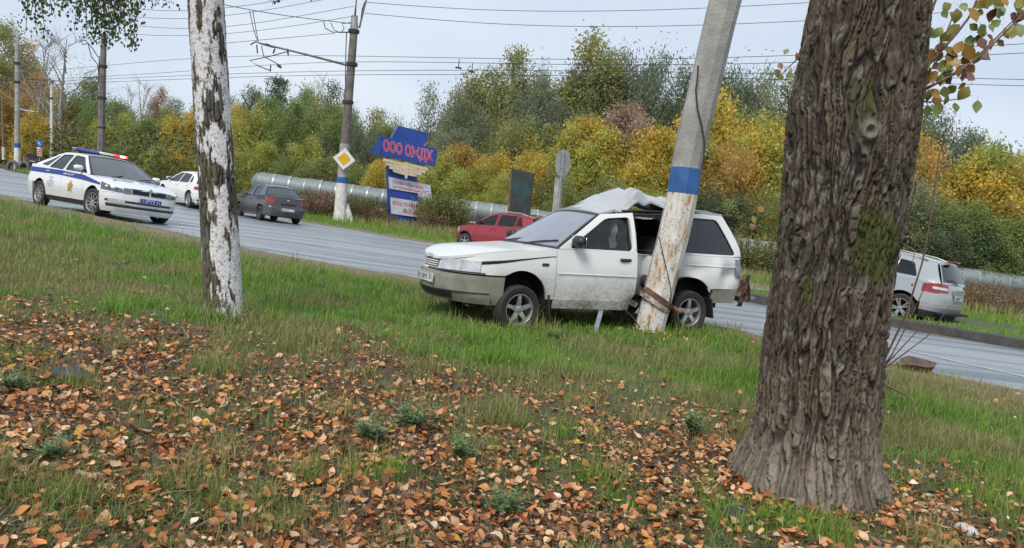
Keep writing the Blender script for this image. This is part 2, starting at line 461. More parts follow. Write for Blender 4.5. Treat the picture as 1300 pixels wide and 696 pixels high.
def lerp_line(a, b, n): return [tuple(np.array(a)*(1-t)+np.array(b)*t) for t in np.linspace(0, 1, n)]
strip('edge_line', [tuple(gpt(px, py)[:2]) for px, py in ((225, 279), (310, 296), (400, 311), (480, 325), (540, 336))], .12, .006)
strip('edge_line', lerp_line(gpt(1115, 437)[:2], gpt(1320, 483)[:2], 8), .12, .006)
for px0, py0, px1, py1 in ((404, 298, 424, 301), (440, 303, 458, 306), (470, 308, 486, 311), (498, 313, 518, 317), (345, 288, 372, 292), (528, 319, 548, 323)):
    strip('lane_dash', lerp_line(gpt(px0, py0)[:2], gpt(px1, py1)[:2], 4), .14, .006)
# the kerb of the strip between the carriageways
KL = [(4.75, 17.7), (5.2, 17.25), (6.2, 16.75), (7.88, 15.95), (9.9, 14.4), (14, 11.2), (22, 4.9), (40, -9.3)]
b = MB(); G = []
Pk = np.array([p for a, c in zip(KL[:-1], KL[1:]) for p in lerp_line(a, c, 6)[:-1]]+[KL[-1]])
T = np.gradient(Pk, axis=0); T /= np.linalg.norm(T, axis=1)[:, None]; Nn = np.stack([-T[:, 1], T[:, 0]], 1)
for p, n in zip(Pk, Nn):
    row = []
    for off, z in ((-.03, -.05), (-.02, .18), (.0, .20), (.16, .20), (.16, -.05)):
        q = p+n*off; row.append((q[0], q[1], gh(q[0], q[1])+z))
    G.append(row)
b.grid(G)
tag(b.build('kerb', mat('wet_kerb_concrete', (.060, .054, .048), (.03, .027, .025), scale=5, rough=.55, bump=.5, bscale=25)), kind='structure')
# the raised turf of that strip
isl = [(4.95, 17.75), (6.3, 16.93), (8.0, 16.12), (10.0, 14.6), (14.1, 11.4), (22.1, 5.1), (40, -9.1), (60, 20), (30, 40), (14, 30), (11.4, 20), (12.2, 16.9), (10.7, 15.9), (9.0, 16.55), (6.5, 19.0), (5.3, 19.0)]
b = bmesh.new(); b.faces.new([b.verts.new((x, y, 0)) for x, y in isl]); bmesh.ops.triangulate(b, faces=b.faces)
for ax, vals in ((0, np.arange(5, 30, 1.)), (1, np.arange(2, 36, 1.))):
    for v in vals: bmesh.ops.bisect_plane(b, geom=b.verts[:]+b.edges[:]+b.faces[:], plane_co=(v, 0, 0) if ax == 0 else (0, v, 0), plane_no=(1, 0, 0) if ax == 0 else (0, 1, 0))
for v in b.verts: v.co.z = float(gh(v.co.x, v.co.y)) + .16 - .14*float(sstep(17, 26, v.co.y))
bmesh.ops.recalc_face_normals(b, faces=b.faces)
me = bpy.data.meshes.new('turf_strip'); b.to_mesh(me); b.free(); me.materials.append(mat('turf_soil', (.085, .12, .03), (.06, .075, .03), scale=2, rough=.9, bump=.6))
tag(link('turf_strip', me), kind='structure')

# ------------------------------------------------------------------ grass, litter
rng = np.random.default_rng(11)
def blades(name, X, Y, Z, Hh, Wd, cols, lean=.45, label=None, mt=None):
    n = len(X); az = rng.uniform(0, 2*pi, n); la = rng.uniform(0, 2*pi, n); ln = np.abs(rng.normal(0, lean, n))
    wx, wy = np.cos(az)*Wd/2, np.sin(az)*Wd/2; lx, ly = np.cos(la)*ln*Hh, np.sin(la)*ln*Hh
    V = np.zeros((n, 5, 3))
    V[:, 0] = np.stack([X-wx, Y-wy, Z], 1); V[:, 1] = np.stack([X+wx, Y+wy, Z], 1)
    V[:, 2] = np.stack([X-wx*.8+lx*.4, Y-wy*.8+ly*.4, Z+Hh*.6], 1); V[:, 3] = np.stack([X+wx*.8+lx*.4, Y+wy*.8+ly*.4, Z+Hh*.6], 1)
    V[:, 4] = np.stack([X+lx*1.15, Y+ly*1.15, Z+Hh*np.clip(1.05-.4*ln, .3, 1)], 1)
    i = np.arange(n)[:, None]*5
    c = np.repeat(cols[:, None, :], 5, 1).reshape(-1, 3)
    return tag(link(name, npmesh(name, V.reshape(-1, 3), [i+np.array([[0, 1, 3, 2]]), i+np.array([[2, 3, 4]])], mt, cols=c)), label, kind='stuff')
M_BLADE = attr_mat('grass_blade', rough=.5, trans=.35, spec=.25)
def scatter(n, y0, y1, spread=.74, pw=1.):
    """points in the wedge in front of the camera, thinning with distance"""
    u = rng.uniform(0, 1, n); Y = y0*(y1/y0)**u if pw == 1 else y0+(y1-y0)*u
    X = rng.uniform(-spread, spread, n)*(Y+1.2); return X, Y
TRUNK = (1.72, 4.11)
X, Y = scatter(520000, 2.2, 24, .96)
s = road_sd(X, Y); lt = litter(X, Y); tuft = fbm(X*3.2, Y*3.2, 0, 51, 3); pat = fbm(X*.9, Y*.9, 0, 57, 3)
k = s > .05 + .5*fbm(X*2, Y*2, 0, 77, 2)
k &= np.hypot(X-TRUNK[0], Y-TRUNK[1]) > .38+.15*tuft
keep = np.where(lt > .05, np.clip(.80-.68*lt, .10, 1)*(np.where(lt > .45, .16, .34)+2.9*sstep(.48, .66, tuft)), .55+.8*tuft)
keep = keep*(1-np.where(X < -1., .93, .55)*sstep(2.0, .8, s+1.3*(pat-.5)))
k &= rng.uniform(0, 1, len(X)) < keep
X, Y, s, lt, tuft, pat = [a[k] for a in (X, Y, s, lt, tuft, pat)]
n = len(X); r1 = rng.uniform(0, 1, n); r2 = rng.uniform(0, 1, n)
dry = sstep(.38, .66, pat+.36*(r1-.5)+.22*lt+.25*sstep(1.5, .2, s)-.10*sstep(6.5, 9, Y))
green = np.array([.125, .275, .035]); lime = np.array([.25, .40, .06]); deep = np.array([.085, .16, .05]); straw = np.array([.44, .37, .18]); brown = np.array([.24, .18, .09])
c = green*(1-r2[:, None])+lime*r2[:, None]
c = np.where((r1 < .25)[:, None], deep, c)
c = c*(1-.75*dry[:, None])+(straw*r2[:, None]+brown*(1-r2[:, None]))*.75*dry[:, None]
hh = (.035+.085*r1*tuft*2)*np.where(lt > .3, .75, 1.)*(1+.25*sstep(7, 11, Y))*rng.uniform(.6, 1.35, n)*(.55+.45*sstep(.2, 1.2, s))*(.85+1.1*sstep(.58, .72, fbm(X*2.6+40, Y*2.6, 0, 151, 3)))
wd = np.clip(.0022+.00052*Y, .003, .012)*rng.uniform(.7, 1.4, n)
blades('grass', X, Y, ground_z(X, Y)-.008, hh, wd, c, .5, 'green autumn grass of the roadside verge with dry blades', M_BLADE)
print('blades', n)
# far verge and strip: coarser
xs, ys, hs = [], [], []
for _ in range(1):
    X = rng.uniform(-60, 40, 260000); Y = rng.uniform(13, 60, 260000)
    s = road_sd(X, Y)
    ok = (s > .1) & (Y > 14) & (np.abs(X) < .8*Y+3) & ((Y > 24) | (X > 4.2) & inside(X, Y, isl)) & (seg_dist(X, Y, far_edge[:-2]) < 9+6*rng.uniform(0, 1, len(X)))
    X, Y, s = X[ok], Y[ok], s[ok]
n = len(X); r1 = rng.uniform(0, 1, n); r2 = rng.uniform(0, 1, n); dr = sstep(1.5, 4.5, s+2*(fbm(X*.6, Y*.6, 0, 61, 3)-.5))*(Y > 22)
c = (green*(1-r2[:, None])+lime*r2[:, None])*(1-.7*dr[:, None])+(straw*r2[:, None]+brown*(1-r2[:, None]))*.7*dr[:, None]
zz = np.where(inside(X, Y, isl), gh(X, Y)+.15-.14*sstep(17, 26, Y), ground_z(X, Y)-.01)
blades('grass', X, Y, zz, (.10+.16*r1)*(1+1.2*dr)*np.where(Y < 20, .75, 1.), .012+.0005*Y, c, .4, 'grass of the far verge and the strip between the roads', M_BLADE)
print('far blades', n)

def leaf_shape(seed, L=1., Wd=.72):
    """ovate curled leaf, 12 triangles: midrib of five stations with a wing on each side"""
    r = random.Random(seed); V = []; cu = r.uniform(-.5, .8); fo = r.uniform(-.25, .6); tw = r.uniform(-.6, .6)
    ws = [.0, .78, 1., .62, .0]
    for i, w in enumerate(ws):
        t = i/4; x = (t-.5)*L; z = cu*(t-.5)**2*1.6*L
        for sgn in (-1, 0, 1):
            if w == 0 and sgn != 0: continue
            y = sgn*w*Wd*L/2*cos(fo*1.1); V.append((x, y+.03*r.uniform(-1, 1)*abs(sgn), z+abs(sgn)*w*Wd*L/2*sin(fo)+sgn*tw*(t-.5)*.35*L))
    F = [(0, 2, 1), (0, 3, 2), (1, 2, 5, 4), (2, 3, 6, 5), (4, 5, 8, 7), (5, 6, 9, 8), (7, 8, 10), (8, 9, 10)]
    V.append((-L*.5-.28*L, .015*L, V[0][2]+.05)); V.append((-L*.5-.28*L, -.015*L, V[0][2]+.05))
    F.append((0, 11, 12))
    return np.array(V), F
PAL = np.array([[.52, .25, .105], [.62, .36, .19], [.42, .16, .055], [.26, .085, .03], [.68, .46, .27], [.54, .22, .075], [.12, .06, .035], [.58, .34, .06], [.38, .25, .16], [.70, .56, .42]])
PALW = np.array([.17, .15, .16, .14, .08, .12, .10, .02, .05, .015]); PALW = PALW/PALW.sum()
shapes = [leaf_shape(i, 1., .60+.07*(i % 5)) for i in range(9)]
def leaf_rot(n, flat_=.45):
    out = []
    for i in range(n):
        a = rng.uniform(0, 2*pi); q = rng.normal(0, flat_); w = rng.normal(0, flat_)
        out.append(np.array(Matrix.Rotation(a, 3, 'Z') @ Matrix.Rotation(q, 3, 'Y') @ Matrix.Rotation(w, 3, 'X')))
    return out
X, Y = scatter(44000, 2.3, 10.5)
xb_, yb_ = 2.0+rng.normal(0, .55, 260), 9.3+rng.normal(0, .28, 260); X = np.append(X, xb_); Y = np.append(Y, yb_)
xa, ya = TRUNK[0]+rng.normal(0, .62, 900), TRUNK[1]-.25+rng.normal(0, .38, 900); X = np.append(X, xa); Y = np.append(Y, ya)
lt = litter(X, Y); lt[-1160:] = np.maximum(lt[-1160:], .75); s = road_sd(X, Y)
ok = (rng.uniform(0, 1, len(X)) < lt*1.0+.03) & (np.hypot(X-TRUNK[0], Y-TRUNK[1]) > .37) & (s > .1)
X, Y = X[ok], Y[ok]
order = np.argsort(np.hypot(X, Y)); X, Y = X[order], Y[order]
Zs = ground_z(X, Y); Rs = leaf_rot(len(X), .42); size = np.where(rng.uniform(0, 1, len(X)) < .45, rng.uniform(.016, .034, len(X)), rng.uniform(.032, .066, len(X))); sh = rng.integers(0, 9, len(X)); pc = rng.choice(len(PAL), len(X), p=PALW)
lift = rng.uniform(.006, .045, len(X))
LEAFM = []
for i, cc in enumerate(PAL): LEAFM.append(mat('fallen_leaf_%d' % i, tuple(cc), tuple(cc*.62), scale=22, rough=.65, bump=.5, bscale=50, spec=.25, lo=.3, hi=.6))
lm = {}
vis = [i for i in range(len(X)) if size[i] > .045 and abs(X[i]) < .68*Y[i]+.05 and Y[i] > 2.55][:300]
vs_ = set(vis)
for i in vis:
    key = (int(sh[i]), int(pc[i]))
    if key not in lm:
        V, F = shapes[key[0]]; me = bpy.data.meshes.new('fallen_leaf'); me.from_pydata(V.tolist(), [], F); me.materials.append(LEAFM[key[1]]); lm[key] = me
    o = link('fallen_leaf', lm[key]); M4 = Matrix(Rs[i].tolist()).to_4x4() @ Matrix.Scale(size[i], 4); M4.translation = (X[i], Y[i], Zs[i]+lift[i]); o.matrix_world = M4
    tag(o, 'curled brown dead leaf lying loose on the soil closest to the camera', 'leaf', 'fallen leaves nearest the camera')
Vv, Ff, Ff3, Cc = [], [], [], []; nn = 0
for i in range(len(X)):
    if i in vs_: continue
    V, F = shapes[sh[i]]; Vv.append(V @ Rs[i].T*size[i]+np.array([X[i], Y[i], Zs[i]+lift[i]]))
    for f in F: (Ff if len(f) == 4 else Ff3).append([a+nn for a in f])
    nn += len(V); Cc.append(np.repeat((PAL[pc[i]]*rng.uniform(.7, 1.25))[None], len(V), 0)*(1-.2*rng.uniform(0, 1, (len(V), 1))))
tag(link('leaf_litter', npmesh('leaf_litter', np.vstack(Vv), [np.array(Ff), np.array(Ff3)], attr_mat('litter_leaf', rough=.65, spec=.25, bscale=60, bump=.4), cols=np.vstack(Cc))), 'carpet of brown and tan fallen leaves between the grass tufts', kind='stuff')
print('leaves', len(X))
# matted dead straw and low green shoots between the leaves
Xs, Ys = scatter(110000, 2.3, 8.5); l2 = litter(Xs, Ys); ok = (rng.uniform(0, 1, len(Xs)) < .25+.75*l2) & (np.hypot(Xs-TRUNK[0], Ys-TRUNK[1]) > .40) & (l2 > .02); Xs, Ys, l2 = Xs[ok], Ys[ok], l2[ok]; n = len(Xs)
r1 = rng.uniform(0, 1, n); r2 = rng.uniform(0, 1, (n, 1)); gm = (fbm(Xs*2.4, Ys*2.4, 0, 133, 3) > .52) & (r1 < .75)
c = np.where(gm[:, None], np.array([.12, .19, .05])*(1-r2)+np.array([.21, .25, .09])*r2, np.array([.34, .26, .16])*(1-r2)+np.array([.17, .115, .075])*r2)
blades('matted_straw', Xs, Ys, ground_z(Xs, Ys)+.004, np.where(gm, .03+.04*r1, .02+.035*r1), np.where(gm, .004, .0026)*rng.uniform(.7, 1.5, n), c, 1.5, 'matted straw and short green shoots between the fallen leaves', M_BLADE)
# fine dead twigs and stalks in the litter
b = MB()
X, Y = scatter(1600, 2.4, 7.5); ok = (rng.uniform(0, 1, len(X)) < litter(X, Y)+.1) & (np.hypot(X-TRUNK[0], Y-TRUNK[1]) > .45); X, Y = X[ok], Y[ok]
for x, y in zip(X, Y):
    a = rng.uniform(0, pi); L = rng.uniform(.05, .22); z = float(ground_z(x, y))+.02; d = np.array([cos(a), sin(a), rng.uniform(-.15, .25)])*L
    b.tube([np.array([x, y, z]), np.array([x, y, z])+d*.5+rng.normal(0, .008, 3), np.array([x, y, z])+d], [.003, .0022, .0012], 3, cap=False)
tag(b.build('litter_twigs', mat('dead_twig', (.22, .16, .11), (.10, .07, .05), scale=20, rough=.8), recalc=False), 'thin dead twigs and stalks strewn through the fallen leaves', kind='stuff')
# low leafy weeds among the litter
def weed_mesh(seed, h, kind):
    r = random.Random(seed); b = MB(); n = 26 if kind == 'feather' else 7
    if kind == 'feather':
        for k in range(n):
            a = r.uniform(0, 2*pi); l = r.uniform(.3, 1.)*h; R = r.uniform(.2, .9)*h
            tip = np.array([cos(a)*R, sin(a)*R, l]); rt = np.array([cos(a)*.1*h, sin(a)*.1*h, 0]); b.tube([rt, (rt+tip)/2+np.array([0, 0, .15*h]), tip], [.0025, .002, .0008], 3, cap=False)
            for q in range(12):
                t = .2+.8*q/12; p = rt*(1-t)+tip*t+np.array([0, 0, .15*h*4*t*(1-t)]); da = r.uniform(0, 2*pi); ll = .055*(1.2-t)*(h/.15)
                d = np.array([cos(da), sin(da), r.uniform(-.1, .5)])*ll; w = np.array([-sin(da), cos(da), 0])*.006
                b.add([p, p+d*.5+w, p+d, p+d*.5-w], [(0, 1, 2, 3)])
    else:
        for k in range(n):
            a = 2*pi*k/n+r.uniform(-.3, .3); l = h*r.uniform(.7, 1.2); el = r.uniform(.2, 1.)
            d = np.array([cos(a)*cos(el), sin(a)*cos(el), sin(el)]); w = np.array([-sin(a), cos(a), 0])*l*.22
            b.add([d*0, d*l*.3+w*.8, d*l*.65+w*.9, d*l+np.array([0, 0, -.2*l]), d*l*.65-w*.9, d*l*.3-w*.8, d*l*.3-np.array([0, 0, .03]), d*l*.65-np.array([0, 0, .03])], [(0, 1, 6), (0, 6, 5), (1, 2, 7, 6), (6, 7, 4, 5), (2, 3, 7), (7, 3, 4)])
    return b
MWG = mat('weed_green', (.15, .22, .075), (.09, .14, .045), scale=30, rough=.6); MWB = mat('weed_bright', (.20, .30, .05), (.12, .2, .03), scale=30, rough=.5)
wm = {('f', i): weed_mesh(i, .15, 'feather').mesh('weed', MWG, recalc=False) for i in range(3)}
wm[('b', 0)] = weed_mesh(5, .08, 'broad').mesh('weed', MWB, recalc=False)
for px, py, k, sc, lab in ((520, 560, ('f', 0), 1.3, 'largest feathery green weed in the leaves at centre foreground'), (585, 600, ('f', 1), 1.0, 'feathery green weed with brown leaves all round, right of the largest weed'),
                           (470, 580, ('f', 2), 1.1, 'feathery green weed left of the largest weed'), (290, 680, ('b', 0), 1.0, 'small weed with broad bright green leaves at the bottom edge'),
                           (15, 515, ('f', 0), 1.0, 'dense green weed at the far left edge among fallen leaves'), (880, 565, ('f', 1), 1.2, 'feathery weed just left of the thick trunk'),
                           (1100, 660, ('f', 2), .7, 'small weed at the right foot of the thick trunk'), (60, 600, ('f', 1), .8, 'low feathery weed in the lower left corner area'),
                           (700, 440, ('f', 2), 1.0, 'bushy weed in the grass before the wrecked wagon'), (640, 668, ('f', 0), .9, 'feathery weed at the bottom edge near the centre')):
    P = gpt(px, py); o = link('weed', wm[k]); o.location = (P[0], P[1], float(ground_z(P[0], P[1]))); o.rotation_euler = (0, 0, px*.7); o.scale = (sc,)*3
    tag(o, lab, 'weed', 'green weeds in the fallen leaves')

# ------------------------------------------------------------------ vehicles
M_TYRE = mat('tyre_rubber', (.022, .022, .022), (.035, .032, .028), scale=9, rough=.8, bump=.3, bscale=90)
M_BLACK = mat('black_plastic', (.018, .018, .019), (.03, .03, .03), scale=14, rough=.5, bump=.1)
M_DARK = mat('dark_cavity', (.010, .010, .010), (.016, .015, .014), scale=6, rough=.9)
M_RIM = mat('alloy_silver', (.50, .50, .51), (.34, .33, .31), scale=7, rough=.33, metal=.75, rough2=.5)
M_STEEL = mat('steel_wheel', (.03, .03, .032), (.05, .045, .04), scale=10, rough=.55)
M_CHROME = mat('chrome', (.75, .75, .76), (.6, .6, .6), scale=10, rough=.15, metal=1.)
M_SEAT = mat('seat_fabric', (.055, .055, .06), (.03, .03, .034), scale=30, rough=.9)
M_RED = mat('tail_red', (.34, .008, .010), (.18, .004, .006), scale=12, rough=.15, coat=1.)
M_CLEAR = mat('lamp_clear', (.66, .67, .68), (.46, .48, .50), scale=11, rough=.14, metal=.35, coat=1., lo=.35, hi=.65)
M_LAMPD = mat('lamp_dark', (.20, .21, .22), (.06, .06, .065), scale=18, rough=.12, metal=.4, coat=1.)
M_WHITE = mat('plate_white', (.72, .72, .70), (.62, .62, .60), scale=20, rough=.4)
M_BLACKT = mat('plate_black', (.02, .02, .02), rough=.5)
M_GLASS = glass_mat('car_glass', (.33, .37, .38)); M_GLASSD = glass_mat('tinted_glass', (.07, .075, .08)); M_GLASSC = glass_mat('clear_glass', (.62, .68, .68))
M_WS = glass_mat('windscreen_glass', (.40, .46, .48), refl=1.0, ior=3.0)

class Car:
    def __init__(s, P, root, deform=None, dt=.07):
        s.P = P; s.root = root; s.D = deform; s.dt = dt
        xf, xr, hw, cf, cr, nf, nr = P['xf'], P['xr'], P['hw'], P['cf'], P['cr'], P.get('nf', 3.0), P.get('nr', 3.6)
        a = np.linspace(0, pi/2, 48)
        X1 = xf-cf+cf*np.cos(a)**(2/nf); Y1 = hw*np.sin(a)**(2/nf)
        X3 = xr+cr-cr*np.sin(a)**(2/nr); Y3 = hw*np.cos(a)**(2/nr)
        s.X = np.concatenate([X1, np.linspace(xf-cf, xr+cr, 40)[1:-1], X3]); s.Y = np.concatenate([Y1, np.full(38, hw), Y3])
        mid = (xf+xr)/2; s.Y = s.Y - P.get('barrel', .02)*((s.X-mid)/(xf-mid))**2*(s.Y/hw)
        s.T = np.concatenate([[0], np.cumsum(np.hypot(np.diff(s.X), np.diff(s.Y)))]); s.nf = len(X1); s.tmax = s.T[-1]
        s.ff = P['ff']; s.fr = P['fr']; s.ys = P.get('ys', [(.15, .90), (.3, .965), (.5, .995), (.62, 1.), (.78, .985), (.95, .955), (1.15, .93)])
    def tx(s, x): return np.interp(-np.asarray(x, float), -s.X, s.T)
    def tyf(s, y): return np.interp(y, s.Y[:s.nf], s.T[:s.nf])
    def tyr(s, y): return s.tmax-np.interp(y, s.Y[-48:][::-1], (s.tmax-s.T[-48:])[::-1])
    def c(s, key, x): q = sorted(s.P[key]); return np.interp(x, [a for a, _ in q], [b for _, b in q])
    def pt(s, t, z, side=1, off=0.):
        X = np.interp(t, s.T, s.X); Y = np.interp(t, s.T, s.Y); P = s.P
        e = .02; dx = np.interp(t+e, s.T, s.X)-np.interp(t-e, s.T, s.X); dy = np.interp(t+e, s.T, s.Y)-np.interp(t-e, s.T, s.Y)
        if t < e: dx = 0
        if t > s.tmax-e: dx = 0
        L = hypot(dx, dy)+1e-9; nx, ny = dy/L, -dx/L
        wf = np.clip((X-(P['xf']-P['cf']))/P['cf'], 0, 1)**.8; wr = np.clip(((P['xr']+P['cr'])-X)/P['cr'], 0, 1)**.8
        x = X+wf*np.interp(z, *zip(*s.ff))+wr*np.interp(z, *zip(*s.fr))
        y = Y*np.interp(z, *zip(*s.ys))
        return np.array([x+nx*off, side*(y+ny*off), z])
    def panel(s, mb, ts, zlo, zhi, sides=(1,), off=0., lip=.025, nz=7):
        ts = np.asarray(ts, float)
        for sd in sides:
            G = np.zeros((len(ts), nz, 3)); I = np.zeros((len(ts), nz, 3))
            for i, t in enumerate(ts):
                x = np.interp(t, s.T, s.X); a = zlo(x) if callable(zlo) else zlo; b = zhi(x) if callable(zhi) else zhi
                for j in range(nz):
                    z = a+(b-a)*j/(nz-1); G[i, j] = s.pt(t, z, sd, off); I[i, j] = s.pt(t, z, sd, off-lip)
            mb.grid(G, flip=sd < 0)
            if lip:
                b = len(sides) == 2
                mb.grid(np.stack([G[:, 0], I[:, 0]], 1), flip=sd > 0); mb.grid(np.stack([G[:, -1], I[:, -1]], 1), flip=sd < 0)
                if not (b and ts[0] < 1e-6): mb.grid(np.stack([G[0], I[0]], 1), flip=sd < 0)
                if not (b and ts[-1] > s.tmax-1e-6): mb.grid(np.stack([G[-1], I[-1]], 1), flip=sd > 0)
        return mb
    def tspan(s, x0, x1, wheels=True):
        """samples along the side from x0 (front) back to x1, dense at the wheel arches"""
        n = max(3, int(abs(x0-x1)/s.dt)+1); xs = list(np.linspace(x0, x1, n))
        if wheels:
            for xw in (s.P['xw'][0], s.P['xw'][1]):
                for a in np.linspace(0, pi, 19):
                    x = xw+s.P['ra']*cos(a)
                    if min(x0, x1)+.006 < x < max(x0, x1)-.006: xs.append(x)
                for x in (xw+s.P['ra']+.004, xw-s.P['ra']-.004):
                    if min(x0, x1)+.006 < x < max(x0, x1)-.006: xs.append(x)
        return s.tx(np.array(sorted(set(np.round(xs, 4)), reverse=True)))
    def arch(s, base):
        zc, ra = s.P['r']+s.P.get('arch_up', .01), s.P['ra']
        def f(x):
            z = base(x) if callable(base) else base
            for xw in s.P['xw']:
                d = abs(x-xw)
                if d <= ra+1e-4: z = max(z, zc+sqrt(max(0, ra*ra-d*d)))
            return z
        return f
    def obj(s, mb, name, mt, parent=None, **k):
        return mb.build(name, mt, parent or s.root, deform=(lambda V: s.D(name, V)) if s.D else None, **k)
    # greenhouse
    def yb(s, x): return np.interp(s.tx(x), s.T, s.Y)*np.interp(s.c('zsh', x), *zip(*s.ys))-.012
    def gy(s, x, z):
        zb, zr = s.c('zsh', x), s.c('roof', x); u = np.clip((z-zb)/max(zr-zb, .05), 0, 1.2)
        return s.yb(x)*(1-u)+s.c('yr', x)*u + .035*u*(1-u)*2
    def gpt(s, x, z, side, off=0.): return np.array([x, side*(s.gy(x, z)+off), z])
    def inset(s, P, M):
        P = [np.array(p, float) for p in P]; n = len(P); c = sum(P)/n; L = []
        for i in range(n):
            a, b = P[i], P[(i+1) % n]; d = (b-a)/np.linalg.norm(b-a); nn = np.array([-d[1], d[0]])
            if nn.dot(c-a) < 0: nn = -nn
            L.append((a+nn*M[i], d))
        out = []
        for i in range(n):
            (a, d), (b, e) = L[i-1], L[i]; A = np.array([d, -e]).T; t = np.linalg.solve(A, b-a); out.append(a+d*t[0])
        return out
    def loop(s, P, k=5, rnd=.0):
        """closed polygon resampled, corners cut round"""
        n = len(P); out = []
        for i in range(n):
            a, b = np.array(P[i], float), np.array(P[(i+1) % n], float)
            for q in range(k):
                t = q/k
                if rnd and q == 0:
                    p0 = np.array(P[i-1], float); u = (p0-a)/np.linalg.norm(p0-a); v = (b-a)/np.linalg.norm(b-a)
                    out.append(a+(u+v)*rnd*.3)
                elif rnd and q == 1: out.append(a+(b-a)/np.linalg.norm(b-a)*min(rnd, .45*np.linalg.norm(b-a)))
                elif rnd and q == k-1: out.append(b-(b-a)/np.linalg.norm(b-a)*min(rnd, .45*np.linalg.norm(b-a)))
                else: out.append(a+(b-a)*t)
        return out
    def ring(s, mb, outer, margins, side, off=0., depth=.025, rnd=.05):
        """window surround: ring from the outer outline to the window opening with a reveal"""
        inn = s.inset(outer, margins); A = s.loop(outer); B = s.loop(inn, rnd=rnd); n = len(A)
        V = [s.gpt(p[0], p[1], side, off) for p in A]+[s.gpt(*(.5*(p+q)), side, off+.004) for p, q in zip(A, B)]+[s.gpt(p[0], p[1], side, off) for p in B]+[s.gpt(p[0], p[1], side, off-depth) for p in B]
        V += [s.gpt(p[0], p[1], side, off-depth) for p in A]
        F = []
        for r in range(3):
            for i in range(n): F.append((r*n+i, r*n+(i+1) % n, (r+1)*n+(i+1) % n, (r+1)*n+i))
        for i in range(n): F.append((4*n+i, 4*n+(i+1) % n, (i+1) % n, i))
        mb.add(V, F); return inn
    def pane(s, inn, side, off=-.014, grow=.01):
        c = sum(inn)/len(inn); P = [p+(p-c)/np.linalg.norm(p-c)*grow for p in inn]; Q = s.loop(P); n = len(Q)
        V = [s.gpt(p[0], p[1], side, off) for p in Q]+[s.gpt(*(c+(p-c)*.5), side, off) for p in Q]+[s.gpt(c[0], c[1], side, off)]
        F = [(i, (i+1) % n, n+(i+1) % n, n+i) for i in range(n)]+[(n+i, n+(i+1) % n, 2*n) for i in range(n)]
        return MB().add(V, F)
    def seal(s, inn, side, w=.016, off=-.004):
        B = s.loop(inn, rnd=.05); c = sum(inn)/len(inn); n = len(B); V = [s.gpt(p[0], p[1], side, off) for p in B]+[s.gpt(*(p+(c-p)/np.linalg.norm(c-p)*w), side, off) for p in B]
        V += [s.gpt(*(p+(c-p)/np.linalg.norm(c-p)*w), side, off-.014) for p in B]
        return MB().add(V, [(r*n+i, r*n+(i+1) % n, (r+1)*n+(i+1) % n, (r+1)*n+i) for r in (0, 1) for i in range(n)])
    def screen_grid(s, xb, xt, bow_b, bow_t, marg, off, nu=17, nv=8, crown=.035):
        sg = 1 if xb > xt else -1; G = np.zeros((nv, nu, 3))
        for i in range(nv):
            v = marg+(1-2*marg)*i/(nv-1)
            for j in range(nu):
                u = -1+2*j/(nu-1); u *= (1-marg*.9)
                pb = np.array([xb+bow_b*(1-u*u)*sg, u*s.yb(xb), s.c('zsh', xb)+.012*(1-u*u)]); ptp = np.array([xt+bow_t*(1-u*u)*sg, u*s.c('yr', xt), s.c('roof', xt)+crown*(1-u*u)])
                p = pb*(1-v)+ptp*v; h = np.array([sg*.6, 0, .8]); p = p+h*(.05*v*(1-v)*(1-.3*u*u)+off); G[i, j] = p
        return G
    def wheel(s, xw, side, steer=0., style='five', rim_mt=None, name='wheel', wd=.19, camber=0., rr=None):
        r = s.P['r']; rr = rr or r*.655
        b = MB(); b.lathe([(.02, -.07), (rr*.80, -.07), (rr*.80, -.045), (.02, -.045)], 20, axis='y')
        hub = b.build(name, M_DARK, s.root)
        yo = s.P['track']/2; hub.matrix_local = Matrix.Translation((xw, side*yo, r)) @ Matrix.Rotation(steer, 4, 'Z') @ Matrix.Rotation(camber, 4, 'X') @ Matrix.Rotation(pi if side < 0 else 0, 4, 'Z')
        h = wd/2; t = MB()
        t.lathe([(rr*.97, -h*.75), (rr*1.12, -h*.95), (r*.93, -h), (r*.985, -h*.82), (r, -h*.5), (r, h*.5), (r*.985, h*.82), (r*.93, h), (rr*1.12, h*.97), (rr*.98, h*.80)], 36, axis='y')
        t.build('tyre', M_TYRE, hub, ang=50)
        k = MB(); k.lathe([(rr*.985, h*.86), (rr*.95, h*.88), (rr*.90, h*.72), (rr*.87, h*.1), (rr*.87, -h*.6)], 36, axis='y')
        k.lathe([(rr*.985, h*.86), (rr*.98, h*.6)], 36, axis='y')
        def spoke(a, w0, w1, r0, r1, y0, y1):
            ca, sa = cos(a), sin(a); R = lambda rad, tt, y: (rad*ca-tt*sa, y, rad*sa+tt*ca)
            V = [R(r0, -w0, y0), R(r0, w0, y0), R((r0+r1)/2, (w0+w1)/2*.92, (y0+y1)/2+.012), R(r1, w1, y1), R(r1, -w1, y1), R((r0+r1)/2, -(w0+w1)/2*.92, (y0+y1)/2+.012)]
            W_ = [(v[0], v[1]-.03, v[2]) for v in V]; k.add(V+W_, [(0, 1, 2, 5), (5, 2, 3, 4), (0, 5, 11, 6), (5, 4, 10, 11), (1, 7, 8, 2), (2, 8, 9, 3)])
